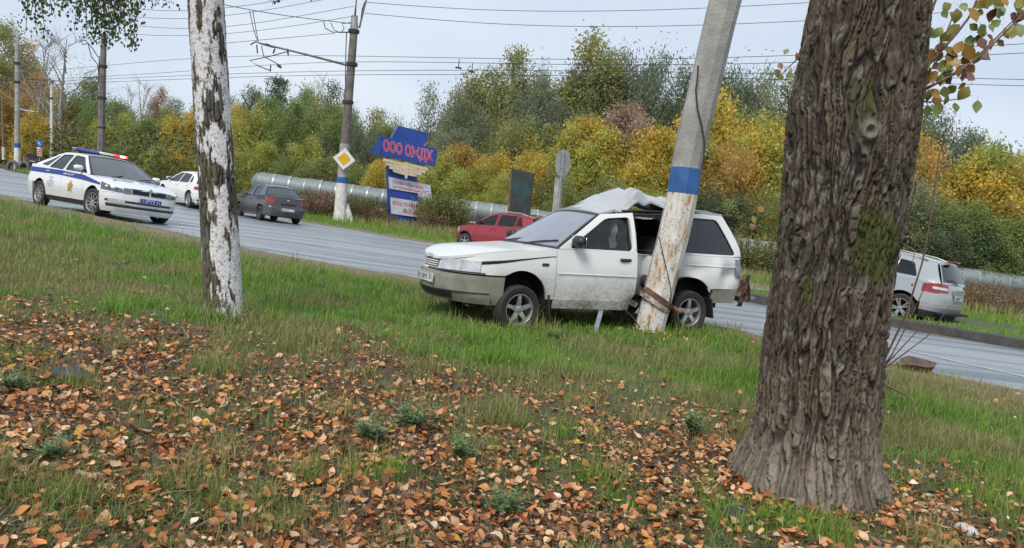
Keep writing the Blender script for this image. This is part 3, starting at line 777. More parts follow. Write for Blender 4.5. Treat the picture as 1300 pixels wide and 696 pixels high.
        if style == 'five':
            for q in range(5): spoke(2*pi*q/5+.3, .030, .020, .03, rr*.93, h*.62, h*.74)
            k.lathe([(.0, h*.70), (.035, h*.70), (.055, h*.60), (.06, h*.3)], 18, axis='y')
            for q in range(5): a = 2*pi*(q+.5)/5+.3; k.sphere((.046*cos(a), h*.66, .046*sin(a)), .009, 6, 4)
        elif style == 'multi':
            for q in range(10): spoke(2*pi*q/10, .016, .012, .03, rr*.93, h*.62, h*.78)
            k.lathe([(.0, h*.70), (.03, h*.70), (.05, h*.6), (.06, h*.3)], 18, axis='y')
        elif style == 'twin':
            for q in range(5):
                for dq in (-.17, .17): spoke(2*pi*q/5+dq, .018, .016, .04, rr*.93, h*.62, h*.78)
            k.lathe([(.0, h*.70), (.035, h*.70), (.06, h*.6), (.07, h*.3)], 18, axis='y')
        else:
            k.lathe([(.0, h*.55), (rr*.35, h*.55), (rr*.45, h*.35), (rr*.72, h*.30), (rr*.86, h*.55), (rr*.93, h*.5)], 30, axis='y')
            for q in range(8): a = 2*pi*q/8; k.box((rr*.60*cos(a), h*.34, rr*.60*sin(a)), (.03, .01, .03))
        k.build('rim', rim_mt or M_RIM, hub, ang=30)
        return hub
    def plate(s, txt, x, z, face, w=.52, hgt=.112, bg_=None, fg=None, tilt=0., extra=None):
        """number plate: board + lettering"""
        sg = 1 if face == 'f' else -1; b = MB().box((0, 0, 0), (.012, w, hgt), bev=.004)
        o = b.build('number_plate', bg_ or M_WHITE, s.root); o.location = (x, 0, z); o.rotation_euler = (0, 0, 0 if sg > 0 else pi); o.rotation_euler.y = tilt
        f = MB()
        for tx_, y0, z0, hh, ww in txt:
            V, F = text_mesh(tx_, ww, hh, .01); f.add(np.stack([np.full(len(V), .0085), y0+V[:, 0], z0+V[:, 1]], 1), F)
        if fg is None or extra is None:
            for (cy, cz, sy, sz) in ((0, hgt/2-.004, w-.01, .004), (0, -hgt/2+.004, w-.01, .004), (w/2-.005, 0, .004, hgt-.012), (-w/2+.005, 0, .004, hgt-.012)): f.box((.0075, cy, cz), (.002, sy, sz))
        f.build('plate_lettering', fg or M_BLACKT, o, smooth=False)
        return o
    def side_text(s, txt, x0, z0, height, width, side, mt, name='lettering', off=.006, parent=None, shear=0.):
        V, F = text_mesh(txt, width, height, .01); out = []
        for u, v in V: out.append(s.pt(s.tx(x0+(u+shear*v)*(1 if side < 0 else -1)), z0+v, side, off))
        b = MB().add(out, F); return b.build(name, mt, parent or s.root, smooth=False)

def build_car(P, root, paint, deform=None, dt=.07, skip=()):
    s = Car(P, root, deform, dt); g = .004; obj = s.obj
    xA, xB, xC = P['xA'], P['xB'], P['xC']; xwf, xwr = P['xw']; ra = P['ra']; zb = P['zb']; zbt, zbr = P['bump_f'], P['bump_r']
    base = lambda x: zb; zsh = lambda x: float(s.c('zsh', x)); sill = zb+P.get('sill', .10)
    tuck = lambda d: (lambda x: zsh(x)-d)
    yn = P['nose_y']; txb = P.get('xbf', xwf+ra); txr = P.get('xbr', xwr-ra)
    bm_ = P.get('bump_mat', paint)
    for sd, nm in ((1, 'l'), (-1, 'r')):
        # fender, doors, quarter, sill
        ts = np.concatenate([np.linspace(s.tyf(yn)+g, s.tx(P['xf']-P['cf']*.72), 7), s.tspan(P['xf']-P['cf']*.75, xA+g)])
        lo = s.arch(lambda x: zbt+.004 if x > xwf else sill); f = s.panel(MB(), np.unique(ts), lo, tuck(.002), (sd,), lip=.03)
        fo = obj(f, 'fender', paint)
        if 'clad' in P:
            cb = MB(); 
            s.panel(cb, s.tspan(xwf+ra+.05, xwf-ra-.05), s.arch(lambda x: zb+.01), lambda x: max(s.arch(lambda q: zb+.06)(x)+.045, zb+.07), (sd,), off=.012, lip=.03, nz=3); obj(cb, 'arch_cladding', M_BLACK)
        cells = P['cells']
        doors = [('front_door', xA-g, xB+g, 0)] + ([('rear_door', xB-g, xC+g, 1)] if P.get('doors', 4) == 4 else [])
        for nm_, x0, x1, ci in doors:
            b = MB(); s.panel(b, s.tspan(x0, x1), s.arch(lambda x: sill), tuck(-.001), (sd,))
            inn = s.ring(b, cells[ci][0], cells[ci][1], sd, off=P.get('door_off', .004)); o = obj(b, nm_, paint)
            if (nm_, sd) not in skip:
                obj(s.pane(inn, sd), 'window_pane', P['glass'][ci], o); 
            obj(s.seal(inn, sd), 'window_seal', M_BLACK, o)
            hx = x1+(.16 if nm_ == 'front_door' else .14); hz = zsh(hx)-P.get('handle_dz', .12)
            hb = MB(); pth = [s.pt(s.tx(hx+q), hz, sd, .010+.018*(1-(abs(q)/.085)**4)) for q in np.linspace(-.085, .085, 7)]
            hb.tube(pth, P.get('handle_r', .012), 6); obj(hb, 'door_handle', P.get('handle_mat', paint), o)
        # quarter panel with the last side window
        b = MB(); s.panel(b, np.unique(np.concatenate([s.tspan(xC-g, P['xr']+P['cr']*.7), np.linspace(s.tx(P['xr']+P['cr']*.7), s.tyr(P['tail_y'])-g, 7)])), s.arch(lambda x: zbr+.004 if x < xwr else sill), tuck(.002), (sd,), lip=.03)
        if len(cells) > 2:
            inn = s.ring(b, cells[2][0], cells[2][1], sd)
        o = obj(b, 'quarter_panel', paint)
        if len(cells) > 2:
            obj(s.pane(inn, sd), 'window_pane', P['glass'][2], o); obj(s.seal(inn, sd), 'window_seal', M_BLACK, o)
        for extra in P.get('pillars', []):
            q = MB(); L = s.loop(extra); V = [s.gpt(p[0], p[1], sd, 0.) for p in L]+[s.gpt(p[0], p[1], sd, -.03) for p in L]; n = len(L)
            q.add(V, [list(range(n))]+[(i, (i+1) % n, n+(i+1) % n, n+i) for i in range(n)]); obj(q, 'pillar', paint)
        b = MB(); s.panel(b, s.tspan(xwf-ra-.01, xwr+ra+.01, False), zb, sill-.006, (sd,), off=-.012, nz=3, lip=.05); obj(b, 'sill', P.get('sill_mat', paint))
        # wheel-arch liners
        for xw in P['xw']:
            b = MB(); G = []
            for a in np.linspace(-.15, pi+.15, 18):
                x, z = xw+(ra+.012)*cos(a), P['r']+.01+(ra+.012)*sin(a); G.append([(x, sd*(P['hw']-.06), z), (x, sd*(P['hw']-.34), z)])
            b.grid(G); b.poly([(xw+(ra+.012)*cos(a), sd*(P['hw']-.34), P['r']+.01+(ra+.012)*sin(a)) for a in np.linspace(-.15, pi+.15, 18)]); b.build('arch_liner', M_DARK, root)
        # mirror
        mxp, mz = P['mirror']; y0 = s.gy(mxp, mz); b = MB()
        b.box((mxp, sd*(y0+.15), mz+.02), (.11, .21, .135), bev=.045)
        mo = obj(b, 'wing_mirror', P.get('mirror_mat', paint), ang=60)
        b2 = MB().box((mxp-.057, sd*(y0+.15), mz+.02), (.006, .17, .10), bev=.002); b2.build('mirror_glass', M_CHROME, mo)
        b3 = MB().tube([(mxp, sd*(y0-.02), mz-.03), (mxp, sd*(y0+.07), mz-.01)], .022, 6); b3.build('mirror_arm', M_BLACK, mo)
    # bumpers
    tf = np.concatenate([np.linspace(0, s.tx(P['xf']-P['cf']*.8), 14), s.tspan(P['xf']-P['cf']*.82, txb-.0, False)[:]])
    b = MB(); s.panel(b, np.unique(tf), lambda x: P.get('zbf', zb)+.0*x, zbt, (1, -1), off=.004, lip=.05, nz=9); bf = obj(b, 'front_bumper', bm_)
    tr = np.concatenate([s.tspan(txr, P['xr']+P['cr']*.8, False), np.linspace(s.tx(P['xr']+P['cr']*.8), s.tmax, 14)])
    if 'rear_bumper' not in skip:
        b = MB(); s.panel(b, np.unique(tr), P.get('zbre', zb+.04), zbr, (1, -1), off=.004, lip=.05, nz=9); obj(b, 'rear_bumper', P.get('bump_mat_r', bm_))
    # nose panel between the fenders, boot lid / tailgate
    b = MB(); s.panel(b, np.linspace(0, s.tyf(yn), 12), zbt+.004, tuck(.002), (1, -1), lip=.03); obj(b, 'nose_panel', paint)
    b = MB(); s.panel(b, np.linspace(s.tyr(P['tail_y']), s.tmax, 12), zbr+.004, tuck(.002), (1, -1), lip=.03); tg = obj(b, P.get('tail_name', 'boot_lid'), paint)
    # bonnet
    def top(x0, x1, crown, n=16, nu=15, zoff=0., mx_=P['cf']):
        xs = x0+(x1-x0)*np.sin(np.linspace(0, pi/2, n))
        G = np.zeros((n, nu, 3))
        for i, x in enumerate(xs):
            t = float(s.tx(x)); z = zsh(x); e = s.pt(t, z, 1, -.004)
            for j in range(nu):
                u = -1+2*j/(nu-1); G[i, j] = (e[0], e[1]*u, z+zoff+crown*(1-u*u)**.8)
        return G
    cow = P['xc']
    G = top(cow-.01, P['xf']-.005, P.get('hood_crown', .045)); b = MB().grid(G)
    for k in (0, -1): b.grid(np.stack([G[k], G[k]-np.array([0, 0, .04])], 0))
    for k in (0, -1): b.grid(np.stack([G[:, k], G[:, k]-np.array([0, 0, .03])], 0))
    hood = obj(b, 'bonnet', paint)
    if P.get('deck'):
        G = top(P['xd']+.0, P['xr']+.005, .02); b = MB().grid(G)
        for k in (0, -1): b.grid(np.stack([G[k], G[k]-np.array([0, 0, .04])], 0))
        obj(b, 'boot_deck', paint)
    # roof
    n, nu = P.get('roof_n', (14, 15)); G = np.zeros((n, nu, 3)); xt, xrr = P['xt'], P['xrr']
    for i in range(n):
        for j in range(nu):
            u = -1+2*j/(nu-1); q = i/(n-1); x = xt+(xrr-xt)*q; bow = P['bow_t']*(1-u*u)*(1-q)-P.get('bow_r', .03)*(1-u*u)*q
            G[i, j] = (x+bow, u*(s.c('yr', x)+.004), s.c('roof', x)+.012+.045*(1-abs(u)**2.2))
    b = MB().grid(G)
    for k in (0, -1): b.grid(np.stack([G[k], G[k]-np.array([0, 0, .02])], 0)); 
    for k in (0, -1): b.grid(np.stack([G[:, k], G[:, k]-np.array([0, 0, .035])], 0))
    roof = obj(b, 'roof', P.get('roof_mat', paint), smooth=not P.get('roof_flat', False))
    # windscreen and rear window with black surrounds
    ws = obj(MB().grid(s.screen_grid(cow, xt, P['bow_b'], P['bow_t'], .015, .0)), 'windscreen', P.get('ws_mat', M_WS))
    def border(G, Hn):
        b = MB(); b.grid(np.stack([G[0], Hn[0]], 0)); b.grid(np.stack([G[-1], Hn[-1]], 0)); b.grid(np.stack([G[:, 0], Hn[:, 0]], 0)); b.grid(np.stack([G[:, -1], Hn[:, -1]], 0)); return b
    obj(border(s.screen_grid(cow, xt, P['bow_b'], P['bow_t'], -.01, .002), s.screen_grid(cow, xt, P['bow_b'], P['bow_t'], .05, .003)), 'windscreen_seal', M_BLACK, ws)
    rg = obj(MB().grid(s.screen_grid(P['xd'], xrr, P.get('bow_rb', .05), P.get('bow_r', .03), .03, .0)), 'rear_window', P['glass'][-1])
    obj(border(s.screen_grid(P['xd'], xrr, P.get('bow_rb', .05), P.get('bow_r', .03), -.01, .002), s.screen_grid(P['xd'], xrr, P.get('bow_rb', .05), P.get('bow_r', .03), P.get('rw_marg', .08), .004)), 'rear_window_frame', P.get('rw_frame', M_BLACK), rg)
    # wipers
    if P.get('wipers', True):
        b = MB()
        for y0 in (.15, -.45):
            p = s.screen_grid(cow, xt, P['bow_b'], P['bow_t'], .0, .015); b.tube([p[0, 8]+np.array([.02, y0-p[0, 8][1]+.0, .0]), (cow-.10+P['bow_b'], y0+.28, zsh(cow)+.075), (cow-.16+P['bow_b']*.7, y0+.5, zsh(cow)+.10)], .011, 5)
        obj(b, 'wipers', M_BLACK, ws)
    # cabin
    b = MB(); b.box(((xt+xrr)/2-.0, 0, zb+.16), (P['xc']-P['xr']-.35, P['hw']*1.66, .04)); b.box((cow-.18, 0, zsh(cow)-.12), (.34, P['hw']*1.6, .2), bev=.05)
    b.box((P['xd']+.12, 0, zsh(P['xd'])-.16), (.1, P['hw']*1.5, .3)); b.build('cabin_floor', M_DARK, root)
    zf = zsh(0)-.38
    for y in (.37, -.37):
        b = MB(); x = P['seat_x']; b.box((x+.12, y, zf), (.48, .48, .16), bev=.05); Rm = Matrix.Rotation(-.28, 3, 'Y'); b.box((x-.20, y, zf+.33), (.13, .46, .62), R=Rm, bev=.05); b.box((x-.33, y, zf+.72), (.09, .26, .18), R=Rm, bev=.03)
        b.build('front_seat', M_SEAT, root, ang=60)
    b = MB(); x = P['seat_x']-.92; b.box((x+.1, 0, zf), (.5, 1.22, .16), bev=.05); b.box((x-.2, 0, zf+.30), (.12, 1.22, .58), R=Matrix.Rotation(-.3, 3, 'Y'), bev=.05); b.build('rear_seat', M_SEAT, root, ang=60)
    b = MB(); ring_ = [(P['seat_x']+.50+.06*sin(a), .37+.18*cos(a), zf+.30+.17*sin(a)) for a in np.linspace(0, 2*pi, 20)]; b.tube(ring_, .014, 6, cap=False); b.tube([(P['seat_x']+.50, .37, zf+.3), (P['seat_x']+.75, .37, zf+.2)], .02, 6); b.build('steering_wheel', M_BLACK, root)
    # underbody
    b = MB(); b.box(((P['xf']+P['xr'])/2, 0, zb+.09), (P['xf']-P['xr']-.5, (P['hw']-.36)*2, .16)); b.box(((xwf+xwr)/2, 0, zb+.08), (xwf-xwr-2*ra-.1, P['hw']*1.8, .10)); 
    b.box((P['xf']-.42, 0, .46), (.45, P['hw']*1.25, .36)); b.build('underbody', M_DARK, root)
    return s

def paint_mat(name, c, dirt=.0, dirtc=(.16, .13, .10), dz=(.15, .75), rough=.22, coat=.6):
    """car paint with road dirt thrown up on the lower panels"""
    mt, t, p = new_mat(name); N = t.nodes.new; L = t.links.new
    co = N('ShaderNodeTexCoord'); sp = N('ShaderNodeSeparateXYZ'); L(co.outputs['Object'], sp.inputs[0])
    mr = N('ShaderNodeMapRange'); mr.inputs['From Min'].default_value = dz[1]; mr.inputs['From Max'].default_value = dz[0]; L(sp.outputs['Z'], mr.inputs['Value'])
    n = N('ShaderNodeTexNoise'); n.inputs['Scale'].default_value = 26; n.inputs['Detail'].default_value = 8; n.inputs['Roughness'].default_value = .7; L(co.outputs['Object'], n.inputs['Vector'])
    n2 = N('ShaderNodeTexNoise'); n2.inputs['Scale'].default_value = 2.2; n2.inputs['Detail'].default_value = 5; L(co.outputs['Object'], n2.inputs['Vector'])
    m1 = N('ShaderNodeMath'); m1.operation = 'MULTIPLY'; L(n.outputs['Fac'], m1.inputs[0]); L(n2.outputs['Fac'], m1.inputs[1])
    m2 = N('ShaderNodeMapRange'); m2.inputs['From Min'].default_value = .12; m2.inputs['From Max'].default_value = .40; L(m1.outputs[0], m2.inputs['Value'])
    m3 = N('ShaderNodeMath'); m3.operation = 'MULTIPLY'; L(mr.outputs[0], m3.inputs[0]); L(m2.outputs[0], m3.inputs[1])
    m4 = N('ShaderNodeMath'); m4.operation = 'MULTIPLY_ADD'; L(m3.outputs[0], m4.inputs[0]); m4.inputs[1].default_value = dirt*1.6; m4.inputs[2].default_value = dirt*.05
    mx = N('ShaderNodeMix'); mx.data_type = 'RGBA'; mx.inputs[6].default_value = (*c, 1); mx.inputs[7].default_value = (*dirtc, 1); L(m4.outputs[0], mx.inputs['Factor']); 
    L(mx.outputs[2], p.inputs['Base Color'])
    r = N('ShaderNodeMapRange'); r.inputs['To Min'].default_value = rough; r.inputs['To Max'].default_value = .75; L(m4.outputs[0], r.inputs['Value']); L(r.outputs[0], p.inputs['Roughness'])
    p.inputs['Coat Weight'].default_value = coat; p.inputs['Coat Roughness'].default_value = .08
    b = N('ShaderNodeBump'); b.inputs['Strength'].default_value = .04; b.inputs['Distance'].default_value = .01; L(n2.outputs['Fac'], b.inputs['Height']); L(b.outputs[0], p.inputs['Normal'])
    return mt
def lamp(s, name, ts, zlo, zhi, sd, mt, off=.008, parent=None, nz=4, lip=.02):
    b = MB(); s.panel(b, np.asarray(ts), zlo, zhi, (sd,), off=off, nz=nz, lip=lip); return s.obj(b, name, mt, parent)
def slats(s, name, y0, y1, zs, h, mt, off=.012, sides=(1, -1), parent=None):
    b = MB()
    for z in zs: s.panel(b, np.linspace(s.tyf(max(y0, 1e-7)) if y0 > 0 else 0, s.tyf(y1), 8), z, z+h, sides, off=off, nz=2, lip=.02)
    return s.obj(b, name, mt, parent)

# ---- the wrecked wagon
WP = dict(xf=2.12, xr=-2.21, hw=.84, cf=.80, cr=.34, nf=2.35, nr=4.2, xw=(1.246, -1.246), r=.285, ra=.345, track=1.46, zb=.20, zbf=.235, bump_f=.565, bump_r=.50, zbre=.30, sill=.11,
          zsh=[(-2.21, .93), (-1.0, .93), (.0, .925), (.85, .91), (1.3, .855), (1.75, .80), (2.0, .745), (2.12, .715)], roof=[(.12, 1.365), (-.35, 1.42), (-1.2, 1.485), (-1.85, 1.48)],
          yr=[(.12, .585), (-.6, .60), (-2.0, .565)], ff=[(.15, -.12), (.25, -.06), (.34, .0), (.55, -.0), (.58, -.03), (.75, -.07)], hood_crown=.022, fr=[(.2, .08), (.4, .0), (.6, .0), (.93, .05)],
          xA=.80, xB=-.30, xC=-1.08, nose_y=.60, tail_y=.66, xc=.80, xt=.12, xd=-2.11, xrr=-1.84, bow_b=.10, bow_t=.07, seat_x=-.08, mirror=(.58, 1.0),
          cells=[([(.77, .918), (.13, 1.365), (-.31, 1.415), (-.29, .925)], [.065, .05, .055, .012]), ([(-.315, .925), (-.335, 1.415), (-1.09, 1.475), (-1.07, .93)], [.04, .05, .05, .012]), ([(-1.085, .93), (-1.105, 1.475), (-1.84, 1.48), (-2.13, .93)], [.05, .06, .13, .025])],
          mirror_mat=M_BLACK, handle_mat=M_BLACK, handle_dz=.10, tail_name='tailgate', roof_n=(19, 14), roof_flat=True, door_off=.010)
M_WPAINT = paint_mat('wagon_paint', (.70, .71, .70), dirt=.85, dirtc=(.19, .155, .115), rough=.3, coat=.35)
M_WBUMP = mat('bumper_beige_grey', (.27, .26, .215), (.19, .18, .15), scale=5, rough=.4, bump=.1)
M_CRACK = glass_mat('crazed_windscreen', (.45, .5, .52), refl=1.0, base=(.33, .36, .43), opac=.62, rough=.12)
M_RAIN = glass_mat('rain_streaked_glass', (.05, .055, .06), refl=1.0, base=(.05, .05, .055), opac=.25, rough=.05)
WP['glass'] = [M_GLASSC, M_GLASSD, M_RAIN, M_RAIN]; WP['ws_mat'] = M_CRACK; WP['roof_mat'] = paint_mat('shaded_roof_paint', (.40, .41, .42), dirt=.0, rough=.25, coat=.7); WP['bump_mat'] = M_WBUMP; WP['handle_r'] = .022; WP['sill_mat'] = M_BLACK  # roof alone wears a darker copy of the paint, toned down against sky light
XP = -.76   # where along the car the pole bit in
LIFT = .105
def wagon_deform(name, V):
    V = V.copy(); V[:, 2] -= 0; x, y, z = V[:, 0], V[:, 1], V[:, 2]
    g = np.exp(-((x-XP)/.36)**2)*np.clip((y-.15)/.55, 0, 1)
    if name in ('rear_door', 'window_pane', 'window_seal', 'quarter_panel', 'sill', 'roof', 'door_handle', 'rear_seat'):
        dent = .36*g*(1-.30*np.clip((z-.9)/.5, 0, 1)); 
        if name in ('quarter_panel',): dent = dent*np.clip(((-1.05)-x)/-.0-1e-9, 0, 1) if False else dent*.9
        V[:, 1] -= dent
        if name == 'rear_door':
            cr = (vnoise(x*9, z*6, y*0, 3)-.5)*.09*np.clip((y-.3)/.3, 0, 1); V[:, 1] += cr; V[:, 2] -= .05*g*(z > .9)
    if name == 'quarter_panel':
        left = y > 0
        V[:, 1] += np.where(left, -.10*np.exp(-((x+1.85)/.15)**2-((z-.68)/.10)**2)+.05*np.exp(-((x+1.66)/.09)**2-((z-.72)/.2)**2)-.05*np.exp(-((x+1.95)/.12)**2-((z-.52)/.07)**2)-.04*np.exp(-((x+1.30)/.12)**2-((z-.74)/.06)**2), 0)
    if name == 'roof':
        # the left edge driven in makes the sheet buckle up in a few hard folds
        h = np.interp(-x, [-.10, .15, .38, .45, .60, .95, 1.22, 1.55], [0, .075, .165, .25, .245, .175, .10, .01])
        lat = np.clip(1.10-np.abs(y-.02)*.62, 0, 1); V[:, 2] += h*lat
        def crease(x0, y0, x1, y1, depth, w):
            vx, vy = x1-x0, y1-y0; L2 = vx*vx+vy*vy; t_ = np.clip(((x-x0)*vx+(y-y0)*vy)/L2, 0, 1); d_ = np.hypot(x-x0-t_*vx, y-y0-t_*vy); return -depth*1.25*np.maximum(0, 1-d_/w)
        for c_ in ((-.30, .10, -.24, .62, .085, .09), (-.40, .16, -.36, .62, .045, .05), (-.47, -.1, -.50, .60, .05, .09), (-.98, .15, -.60, .60, .075, .12), (-.10, .2, -.22, .6, .02, .10)): V[:, 2] += crease(*c_)
        for c_ in ((-.37, .05, -.31, .60, -.05, .06), (-.44, .05, -.43, .6, -.035, .05)): V[:, 2] += crease(*c_)
        V[:, 2] += .062*(_hash(np.round(x*91).astype(np.int64), np.round(y*83).astype(np.int64), np.zeros(len(x), np.int64), 5)-.5)*sstep(-.1, -.4, x)*sstep(-1.5, -1.0, x)
        edge = sstep(.36, .60, y)*sstep(-.10, -.34, x)*sstep(-1.5, -1.0, x)
        V[:, 2] = V[:, 2]*(1-edge)+edge*np.minimum(V[:, 2], 1.44+.015*np.sin(x*23))
        V[:, 1] -= .16*np.exp(-((x+.80)/.36)**2)*sstep(.1, .55, y)
    if name == 'bonnet':
        V[:, 2] += .026*sstep(.95, 1.6, x) + .010*np.sin(x*5+y*2)*sstep(1.1, 1.6, x) - .012*sstep(1.75, 2.05, x)*(1-np.abs(y))
        V[:, 0] += .03*sstep(1.6, 2.0, x)
    if name == 'front_door' :
        l = y > 0; a = sstep(.75, -.32, x)*.075*l; V[:, 1] += a
        V[:, 1] -= .05*l*np.exp(-((x+.30)/.10)**2)*sstep(.40, .27, z); V[:, 0] += .05*l*np.exp(-((x+.28)/.10)**2)*sstep(.42, .27, z)
    if name in ('front_bumper',):
        V[:, 2] -= .015*sstep(.2, .8, y); V[:, 0] -= .02*np.exp(-((y-.45)/.2)**2)*(x > 1.6)
    return V
wg = thing('wrecked_wagon', 'dirty white wrecked estate car crushed against the leaning concrete pole, its roof buckled up', 'car', mat4=pose_mat(POSE['wagon']))
def front_door_follow(name, V, orig=wagon_deform):
    return orig(name, V)
s = build_car(WP, wg, M_WPAINT, deform=front_door_follow, dt=.045, skip=('rear_bumper', ('rear_door', 1)))
# front-door glass, seal, handle and mirror move with the door that stands proud of the crushed body
for o in list(wg.children_recursive):
    if o.type == 'MESH' and o.name.split('.')[0] in ('window_pane', 'window_seal', 'door_handle') and o.parent.name.startswith('front_door'):
        for v in o.data.vertices:
            if v.co.y > 0:
                a = float(np.clip((.75-v.co.x)/1.07, 0, 1)); a = a*a*(3-2*a)*.075; v.co.y += a
for sd in (1, -1):
    lamp(s, 'headlamp', np.linspace(s.tyf(.40), s.tx(1.76), 9), .592, .722, sd, M_CLEAR, off=.016)
    lamp(s, 'indicator', np.linspace(s.tyf(.29), s.tyf(.394), 4), .592, .716, sd, M_CLEAR, off=.012)
b = MB(); s.panel(b, np.concatenate([np.linspace(s.tx(1.76), s.tx(1.70), 3), s.tspan(1.69, .81, False)]), lambda x: float(s.c('zsh', x))-.095-.022*float(sstep(.9, 1.7, x)), lambda x: float(s.c('zsh', x))-.086+.006*float(sstep(1.2, 1.8, x)), (1,), off=.004, nz=2, lip=.03); s.obj(b, 'bonnet_gap', M_DARK)
lamp(s, 'bumper_gap', np.linspace(s.tyf(.0001), s.tx(1.70), 12), .570, .588, 1, M_BLACK, off=.010)
gr = lamp(s, 'grille', np.linspace(0, s.tyf(.24), 5), .60, .69, 1, M_BLACK, off=.004); 
lamp(s, 'grille_half', np.linspace(0, s.tyf(.24), 5), .60, .69, -1, M_BLACK, off=.004)
slats(s, 'grille_slats', 0, .23, (.612, .637, .662), .012, M_WPAINT, off=.012)
b = MB(); b.lathe([(.0, .01), (.030, .01), (.034, 0)], 16, axis='x'); V = b.V[0]; b.V[0] = V*np.array([1, 1.35, .8])+np.array([2.055, 0, .715]); b.build('badge', M_CHROME, wg)
lamp(s, 'lower_intake', np.linspace(0, s.tyf(.50), 6), .262, .335, 1, M_BLACK, off=.010); lamp(s, 'lower_intake', np.linspace(0, s.tyf(.50), 6), .262, .335, -1, M_BLACK, off=.010)
b = MB(); s.panel(b, np.concatenate([np.linspace(0, s.tx(1.75), 14), s.tspan(1.73, 1.62, False)]), .345, .356, (1, -1), off=.012, nz=2); s.obj(b, 'bumper_crease', M_BLACK)
s.plate([('К118УУ', -.235, -.033, .068, .31), ('21', .125, -.018, .055, .09)], 2.130, .465, 'f')
b = MB(); b.box((0, 0, 0), (.09, .012, .035), bev=.004); o = b.build('side_repeater', M_BLACK, wg); o.location = s.pt(s.tx(.95), .72, 1, .004)
for xw, st, in ((1.246, .10), (-1.246, -.02)):
    for sd in (1, -1): s.wheel(xw, sd, steer=st if xw > 0 else 0, camber=0, rr=.188)
b = MB(); b.box((.86, .74, .235), (.02, .18, .27), R=Matrix.Rotation(.12, 3, 'Y')); b.build('mud_flap', M_BLACK, wg)
b = MB(); b.box((-1.60, .76, .24), (.02, .16, .26), R=Matrix.Rotation(.2, 3, 'Y')); b.build('mud_flap', M_BLACK, wg)
# swage lines and rubbing strips on the near side
for x0, x1, z in ((.79, -.29, .625),):
    b = MB(); G = []
    for x in np.linspace(x0, x1, 14):
        p = s.pt(s.tx(x), z, 1, .016); q = s.pt(s.tx(x), z+.012, 1, .012); G.append([p-np.array([0, .008, .006]), p, q])
    b.grid(G); b.V = [wagon_deform('front_door', np.vstack(b.V))]; b.build('door_crease', M_WPAINT, wg)
b = MB(); s.panel(b, s.tspan(.80, -.30, False), .205, .305, (1,), off=.03, nz=4, lip=.05); s.D = None; V = np.vstack(b.V); b.V = [wagon_deform('front_door', V)]; b.build('sill_cover', M_WPAINT, wg)
s.D = front_door_follow
b = MB(); G = []
for x in np.linspace(-1.18, -2.02, 16):
    p = s.pt(s.tx(x), .80, 1, .012); q_ = s.pt(s.tx(x), .81, 1, .006); G.append([p-np.array([0, .010, .006]), p, q_])
b.grid(G); b.V = [wagon_deform('quarter_panel', np.vstack(b.V))]; b.build('quarter_crease', M_WPAINT, wg)
# torn sill metal, hanging trim, torn lining behind the front door
b = MB()
r_ = random.Random(4)
for k in range(26):
    p = np.array([r_.uniform(-.95, -.30), .60+r_.uniform(-.15, .18), r_.uniform(.20, .42)]); a = np.array([r_.uniform(-.1, .1), r_.uniform(-.05, .08), r_.uniform(-.08, .1)]); c = np.array([r_.uniform(-.06, .06), r_.uniform(-.05, .06), r_.uniform(-.06, .06)])
    b.add([p, p+a, p+a+c, p+c], [(0, 1, 2, 3)])
o = b.build('torn_sill_metal', [mat('torn_metal', (.22, .21, .20), (.05, .045, .04), scale=14, rough=.55, metal=.3)], wg, smooth=False); o['kind'] = 'stuff'
b = MB(); b.prism([(.14, .80, .22), (.08, .80, .22), (.30, 1.02, -.09), (.36, 1.01, -.09)], (.0, .02, .012)); b.build('hanging_trim', mat('bare_aluminium', (.34, .36, .38), (.24, .25, .27), scale=9, rough=.35, metal=.5), wg, smooth=False)
b = MB(); b.tube([(-.18, .80, .24), (-.30, .9, .12), (-.38, .95, .0)], .010, 6); b.build('hanging_cable', M_BLACK, wg)
# pale strip standing in for light seen through the front door glass
b = MB(); b.grid([[(-.22, .50+.03*sin(k*1.9), z), (-.22+.05, .42+.03*sin(k*1.9+1), z)] for k, z in enumerate(np.linspace(.95, 1.33, 8))]); b.build('pale_light_strip', mat('pale_light_tone', (.42, .45, .47), (.3, .32, .34), scale=9, rough=.7), wg)
# roof edge: black gap with torn drip rail, the pale inner rail under it
b = MB()
for k in range(9):
    x0 = -.16-.10*k; b.add([(x0, .60-.05*k/3, 1.385-.004*k), (x0-.14, .585-.06*k/3, 1.375), (x0-.13, .56-.06*k/3, 1.405+.02*(k % 2)), (x0+.01, .58-.05*k/3, 1.42)], [(0, 1, 2, 3)])
b.tube([(-.30, .63, 1.40), (-.6, .56, 1.40), (-1.0, .52, 1.44)], .018, 6); b.tube([(-.2, .60, 1.43), (-.7, .50, 1.46), (-1.15, .50, 1.47)], .014, 6)
b.build('torn_roof_edge', M_BLACK, wg, smooth=False)
b = MB(); s.panel(b, s.tspan(-1.60, -2.0, False), .315, .492, (1,), off=.0, nz=4, lip=.06); s.obj(b, 'rear_bumper_corner', M_WBUMP)
